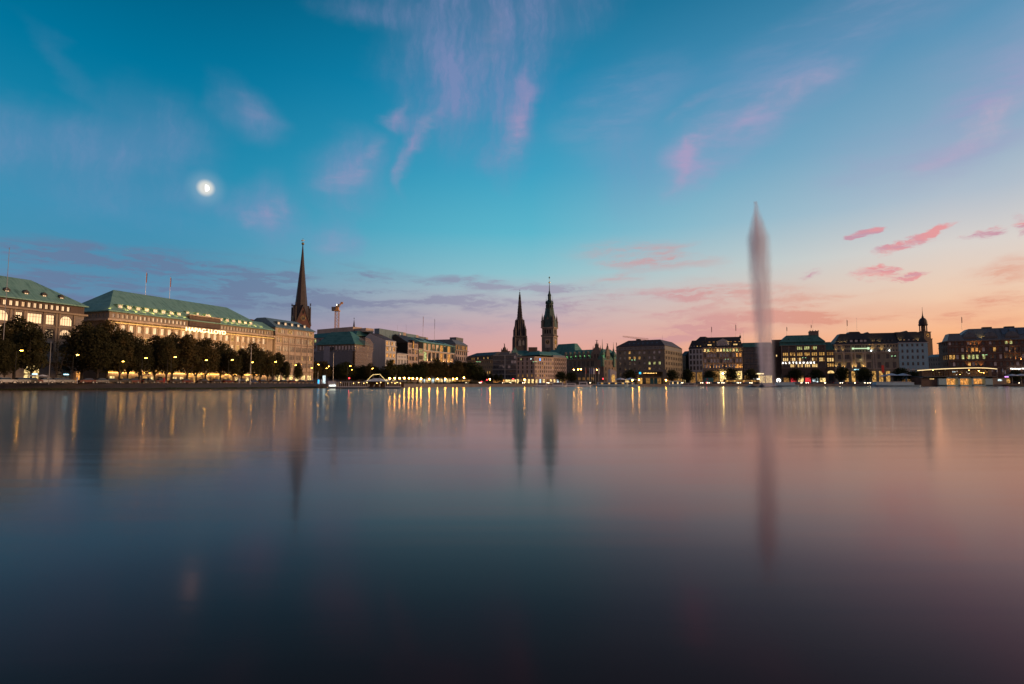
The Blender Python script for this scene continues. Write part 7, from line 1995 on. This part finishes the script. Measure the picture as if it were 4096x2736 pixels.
for q in ((3991, 1473, 350, 1, 'leftmost folded parasol right of the curved roof pavilion', True), (4014, 1473, 351, 1, 'middle folded parasol right of the curved roof pavilion', True), (4023, 1479, 353, 1, 'rightmost folded parasol right of the curved roof pavilion', True)): parasol(*q)
g = pt(3534, 1530, 376); mb = MB(); mb.box(-.85, .85, -.05, .05, 0, 5.0); o = mb.build('banner', MATS['red_cloth'], None, (g.x, g.y, pt(3534, 1491, 376).z)); tag(o, 'red hanging banner before the classical block left of the blue palazzo', 'banner')

# ------------------------------------------------------------------ landing pavilion of glass (centre)
Y = 352; A, B = pt(2556, 1530, Y), pt(2666, 1530, Y)
r = tag(empty('glass_pavilion', (A.x, Y, 1.2)), 'cubic two storey glass pavilion with dark flat frame and warm lamps inside', 'pavilion'); L = B.x - A.x; H = pt(2600, 1478, Y).z - 1.2; D_ = 10
mb = MB(); mb.box(0, L, 0, D_, H - 1.4, H); mb.box(0, L, 0, D_, H * .46, H * .46 + .5); mb.box(0, L, 0, D_, -1.0, .2); mb.box(L - 2.2, L, -.05, D_, 0, H - 1.4); mb.box(0, .35, 0, .35, 0, H); mb.box(0, L, D_ - .3, D_, 0, H - 1.4); mb.build('frame', MATS['dark_grey_panel'], r)
mb = MB(); mb.box(.4, L - 2.3, 6.0, 6.1, .5, H * .44, 0); mb.box(.4, L - 2.3, 6, 6.1, H * .5, H - 1.5, 1); mb.build('back_wall', [MATS['lit_dim'], MATS['dark_brown']], r)
for k in range(6): q = MB(); q.box(.4 + k * (L - 2.8) / 6, .4 + (k + .9) * (L - 2.8) / 6, 2.5, 2.6, .3, H * .43); q.build('shop_panel', MATS[['lit_warm', 'glass_dark', 'lit_dim', 'container_teal', 'container_teal', 'lit_dim'][k]], r)
for k in range(9): q = MB(); q.ball((0, 0, 0), .14, 6); q.build('bulb', MATS['lamp_small'], r, (3.6 + k * .95, 1.6, H * .5 + 2.3 + .1 * (k % 2)))
mb = MB()
for k in range(7): mb.box(k * (L - 2.2) / 6, k * (L - 2.2) / 6 + .1, -.04, .04, 0, H - 1.4)
mb.build('mullion', MATS['iron'], r)
mb = MB(); mb.box(.1, 1.4, -.1, 0, 0, 1.2); mb.build('screen', bulb('cyan_screen', (.05, .5, .8), 1.6, False), r, (0, 0, H - 2.8))
# white entrance arch left of the hotel
A = pt(2441, 1530, 380); r = tag(empty('gatehouse', (A.x, 380, 1.4)), 'small white building end with tall glowing arched window beside the dark hotel', 'building'); W_ = pt(2466, 1530, 380).x - A.x; H = pt(2450, 1486, 380).z - 1.4
mb = MB(); mb.box(0, W_, 0, 8, 0, H); mb.prism([(0, H), (W_, H), (W_ * .2, H + 1.6), (0, H + 1.4)], 0, 8, 'y'); mb.build('wall', MATS['white_plaster'], r)
mb = MB(); mb.prism([(W_ * .22, .3), (W_ * .78, .3)] + [(W_ * .5 + W_ * .28 * math.cos(q * math.pi / 8), H * .62 + W_ * .28 * math.sin(q * math.pi / 8)) for q in range(9)], -.05, 0, 'y'); mb.build('window', MATS['lit_warm'], r)
# flags before the town hall
for i, x in enumerate((2342, 2358, 2366, 2374, 2382, 2394)):
    g = pt(x, 1530, 400); top = pt(x, 1470, 400).z; r = tag(empty('flagpole', (g.x, g.y, 1.4)), '%s flagpole from the left with hanging flag before the town hall' % ORD[i], 'flagpole', 'flagpoles before the town hall')
    mb = MB(); mb.tube((0, 0, 0), (0, 0, top - 1.4), .08, .05, 5); mb.build('pole', MATS['galvanised'], r); f = MB(); f.add([(.05, 0, top - 1.6), (.9, .1, top - 2.4), (.8, .1, top - 6.2), (.05, 0, top - 5.8)], [(0, 1, 2, 3)]); f.build('flag', MATS[['flag_red', 'flag_blue', 'flag_blue', 'flag_white', 'flag_red', 'flag_white'][i]], r)

# ------------------------------------------------------------------ curved roof cafe pavilion (right)
Y = 343; A = pt(3672, 1530, Y); r = tag(empty('cafe_pavilion', (A.x, Y, 1.0)), 'lakeside cafe pavilion with long curved glowing roof edge over a pale boathouse base', 'pavilion')
v = lambda x: pt(x, 1510, Y).x - A.x
hz = lambda y: pt(3800, y, Y).z - 1.0
N = 28; arc = []
for k in range(N + 1):
    t = k / N; x = 3670 + (3989 - 3670) * t; y = 1472.5 + 10.5 * ((1 - t) ** 2.6) - 0 + 4.2 * max(0, (t - .72) / .28) ** 1.6
    bow = 4.0 * (4 * t * (1 - t)); arc.append((v(x), -bow, hz(y)))
mb = MB(); vs = [(a, b_, c + .02) for a, b_, c in arc] + [(a, 11, c + .3) for a, b_, c in arc] + [(a, b_, c + .34) for a, b_, c in arc] + [(a, 11, c + .6) for a, b_, c in arc]
fs = []; M_ = N + 1
for k in range(N): fs += [(k, k + 1, M_ + k + 1, M_ + k), (2 * M_ + k, 3 * M_ + k, 3 * M_ + k + 1, 2 * M_ + k + 1), (k, 2 * M_ + k, 2 * M_ + k + 1, k + 1)]
mb.add(vs, fs); mb.build('roof', MATS['sandstone_pale'], r)
mb = MB()
for a, c in zip(arc, arc[1:]): mb.tube((a[0], a[1] - .12, a[2] + .12), (c[0], c[1] - .12, c[2] + .12), .16, n=5)
mb.build('light_strip', MATS['strip_warm'], r)
zfl = hz(1504)
mb = MB(); mb.box(v(3690), v(3985), -1.0, 10, zfl - .5, zfl); mb.box(v(3690), v(3728), .2, 3, zfl, hz(1484), 1); mb.box(v(3728), v(3965), 6, 6.2, zfl, hz(1478), 1); mb.box(v(3955), v(3968), 0, 3, zfl, hz(1478), 1); mb.build('terrace_floor', [MATS['dark_grey_panel'], MATS['dark_brown']], r)
mb = MB()
for k in range(23): q = v(3728) + (v(3955) - v(3728)) * k / 22; mb.box(q - .06, q + .06, .0, .12, zfl, hz(1477))
mb.box(v(3728), v(3955), .0, .12, hz(1488), hz(1488) + .12); mb.build('window_frame', MATS['frame_grey'], r)
rg = random.Random(12)
for k in range(30):
    q = MB(); q.ball((0, 0, 0), rg.uniform(.08, .17), 5); q.build('bulb', MATS[rg.choice(['lamp_warm', 'lit_warm', 'lit_bright', 'sign_white'])], r, (v(3735 + rg.random() * 215), rg.uniform(1, 4), zfl + rg.uniform(.7, 3.8)))
for x in (3818, 3826): q = MB(); q.box(-.35, .35, 0, .1, 0, .6); q.build('screen', MATS['lit_cool'], r, (v(x), 1, hz(1489)))
zb = hz(1509)
mb = MB(); segs = [(3744, 3776), (3822, 3830), (3875, 3883), (3930, 3959)]
for a, c in segs: mb.box(v(a), v(c), -2.0, 6, -.7, zb)
mb.box(v(3744), v(3959), -2.0, 6, zb - .8, zb); mb.box(v(3744), v(3959), -2.0, 6, -.9, -.1); mb.box(v(3744), v(3959), 3, 6, -.1, zb - .8); mb.build('boathouse_wall', MATS['blue_plaster'], r)
mb = MB(); mb.box(v(3680), v(3744), -1.0, 8, -.9, zb); mb.box(v(3959), v(4020), -1, 8, -.9, hz(1512), 1); mb.build('base_wall', [MATS['dark_brown'], MATS['brown_stone']], r)
for a, c in ((3776, 3822), (3830, 3875), (3883, 3930)):
    q = MB(); q.box(v(a) + .1, v(c) - .1, .4, .5, -.05, zb - .85); q.build('window', MATS['lit_orange'], r)
    q = MB()
    for k in range(4): xx = v(a) + (v(c) - v(a)) * k / 3; q.box(xx - .07, xx + .07, -1.8, -1.7, -.1, zb - .8)
    q.build('window_frame', MATS['frame_white'], r)
    for k in range(5): q = MB(); q.ball((0, 0, 0), .1, 5); q.build('bulb', MATS['lit_bright'], r, (v(a + 5 + k * 9), -.8, zb - 1.2 - (k % 3) * .35))
q = MB(); q.box(0, 2.6, -.1, 0, 0, .35); q.build('lit_panel', MATS['lit_bright'], r, (v(3713), -1.1, hz(1517)))
q = MB(); q.box(0, 1.1, -.1, 0, 0, 1.1); q.box(1.3, 2.4, -.1, 0, 0, 1.1); q.build('window', MATS['lit_cool'], r, (v(3985), -1.05, hz(1524)))
q = MB()
for k in range(5): q.box(k * .5, k * .5 + .3, -.1, 0, 0, .5)
q.build('sign', bulb('violet_sign', (.8, .35, 1.0), 3, False), r, (v(4016), -.5, hz(1509)))
# mooring stage beams and low quay sheds on the right
g = pt(4030, 1540, 338); r = tag(empty('mooring_stage', (g.x, g.y, 0)), 'low dark mooring stage with railing at the right edge below the parasols', 'jetty'); mb = MB(); mb.box(0, 16, 0, 6, .5, .9)
for k in range(8): mb.tube((k * 2.2, .2, -1), (k * 2.2, .2, 1.9), .08, n=5)
mb.tube((0, .2, 1.9), (16, .2, 1.9), .04, n=4); mb.build('deck', MATS['timber'], r)

# ------------------------------------------------------------------ fountain
FY = 270.0; fc = pt(3048, 1549, FY); FH = pt(3036, 806, FY).z
r = tag(empty('fountain', (fc.x, FY, 0)), 'tall slender lake fountain plume rising pale violet against the sunset', 'fountain')
mb = MB(); mb.box(-7, 9.5, -2.2, 2.2, -.1, .22); mb.prism([(-6.5, .2), (-2.6, .2), (-5.0, 1.05), (-6.2, .7)], -1.2, 1.2, 'y'); mb.lathe([(1.3, .2), (1.0, .9), (.5, 1.3), (.3, 1.8)], 10); mb.box(4.5, 7.8, -1, 1, .2, .5); mb.build('pontoon', MATS['boat_dark'], r)
def fvol(n, out):
    o = objc(n); x, y, z = n.sep(o)
    t = n.math('DIVIDE', z, FH)
    # the plume leans a little to the left as it falls and is widest at four fifths of its height
    rad = n.ramp(t, [(0, (.42,) * 3), (.05, (.36,) * 3), (.35, (.50,) * 3), (.62, (.56,) * 3), (.80, (.54,) * 3), (.90, (.30,) * 3), (1.0, (.05,) * 3)])
    radm = n.math('MULTIPLY', rad, 12.0)
    cx = n.math('ADD', n.math('MULTIPLY', n.math('POWER', n.math('SUBTRACT', 1.0, t, clamp=True), 1.6), 2.9), n.math('MULTIPLY', t, .1))
    rr = n.math('SQRT', n.math('ADD', n.math('POWER', n.math('SUBTRACT', x, cx), 2.0), n.math('POWER', y, 2.0)))
    q = n.math('DIVIDE', rr, radm)
    body = n.mr(q, 1.0, .30, 0, 1)
    nz = n.noise(n.mapping(o, scale=(.45, .45, .05)), 1.0, 3, .55)
    body = n.math('MULTIPLY', body, n.mr(nz, .32, .62, .35, 1.2))
    cxc = n.math('ADD', n.math('MULTIPLY', t, -.5), .1)
    rc_ = n.math('SQRT', n.math('ADD', n.math('POWER', n.math('SUBTRACT', x, cxc), 2.0), n.math('POWER', y, 2.0)))
    core = n.mr(rc_, 1.25, .2, 0, 1)
    topd = n.mr(t, .55, .85, 1.0, 1.6)
    dens = n.math('ADD', n.math('MULTIPLY', n.math('MULTIPLY', body, topd), .17), n.math('MULTIPLY', core, .45))
    v_ = n.new('ShaderNodeVolumePrincipled'); v_.inputs['Color'].default_value = (.92, .86, .95, 1)
    n.put(v_.inputs['Density'], dens); v_.inputs['Anisotropy'].default_value = .1
    n.l.new(v_.outputs[0], out.inputs['Volume'])
fm_ = mat('water_spray', fvol)
prof = []
for k in range(25):
    t = k / 24; rr_ = [(0, 4.2), (.05, 3.8), (.35, 5.2), (.62, 5.8), (.80, 5.6), (.90, 3.4), (1.0, .35)]
    for (a, ra), (c, rc2) in zip(rr_, rr_[1:]):
        if a <= t <= c: rad = ra + (rc2 - ra) * (t - a) / (c - a); break
    prof.append((rad * 1.2 + 1.4 + 3.0 * (1 - t) ** 1.6, .25 + t * (FH - .25)))
mb = MB(); mb.lathe(prof, 20); o = mb.build('spray_plume', fm_, r)
S.cycles.volume_bounces = 3; S.cycles.volume_step_rate = 1.0; S.cycles.volume_max_steps = 160

# ------------------------------------------------------------------ moon
mp = pt(823, 752, 6000.0); rm = 6000 * 14.0 / 2275
mb = MB(); vs = [(0, 0, 0)]; N = 24
poly = [(rm * math.sin(math.pi * k / N), rm * math.cos(math.pi * k / N)) for k in range(N + 1)] + [(-rm * .12 * math.sin(math.pi * k / 10), -rm * math.cos(math.pi * k / 10)) for k in range(1, 10)]
mb.lathe([(max(.01, rm * math.sin(math.pi * k / 16)), -rm * math.cos(math.pi * k / 16)) for k in range(17)], 24)
def moonm(n, out):      # sunlit limb bright, night side blends with the glow
    g_ = n.new('ShaderNodeTexCoord').outputs['Object']; x, y, z = n.sep(g_)
    em = n.new('ShaderNodeEmission'); em.inputs[0].default_value = (1, .99, .95, 1)
    n.put(em.inputs[1], n.mr(n.math('ADD', x, n.math('MULTIPLY', y, -.15)), -rm * .22, rm * .1, .72, 1.5)); n.l.new(em.outputs[0], out.inputs[0])
mo = mat('moon_surface', moonm); mo.cycles.emission_sampling = 'NONE'
o = mb.build('moon', mo, None, mp, 0, True); o.rotation_euler = (0, 0, math.atan2(-mp.x, mp.y)); tag(o, 'bright half moon with soft glow in the blue sky at upper left', 'moon')
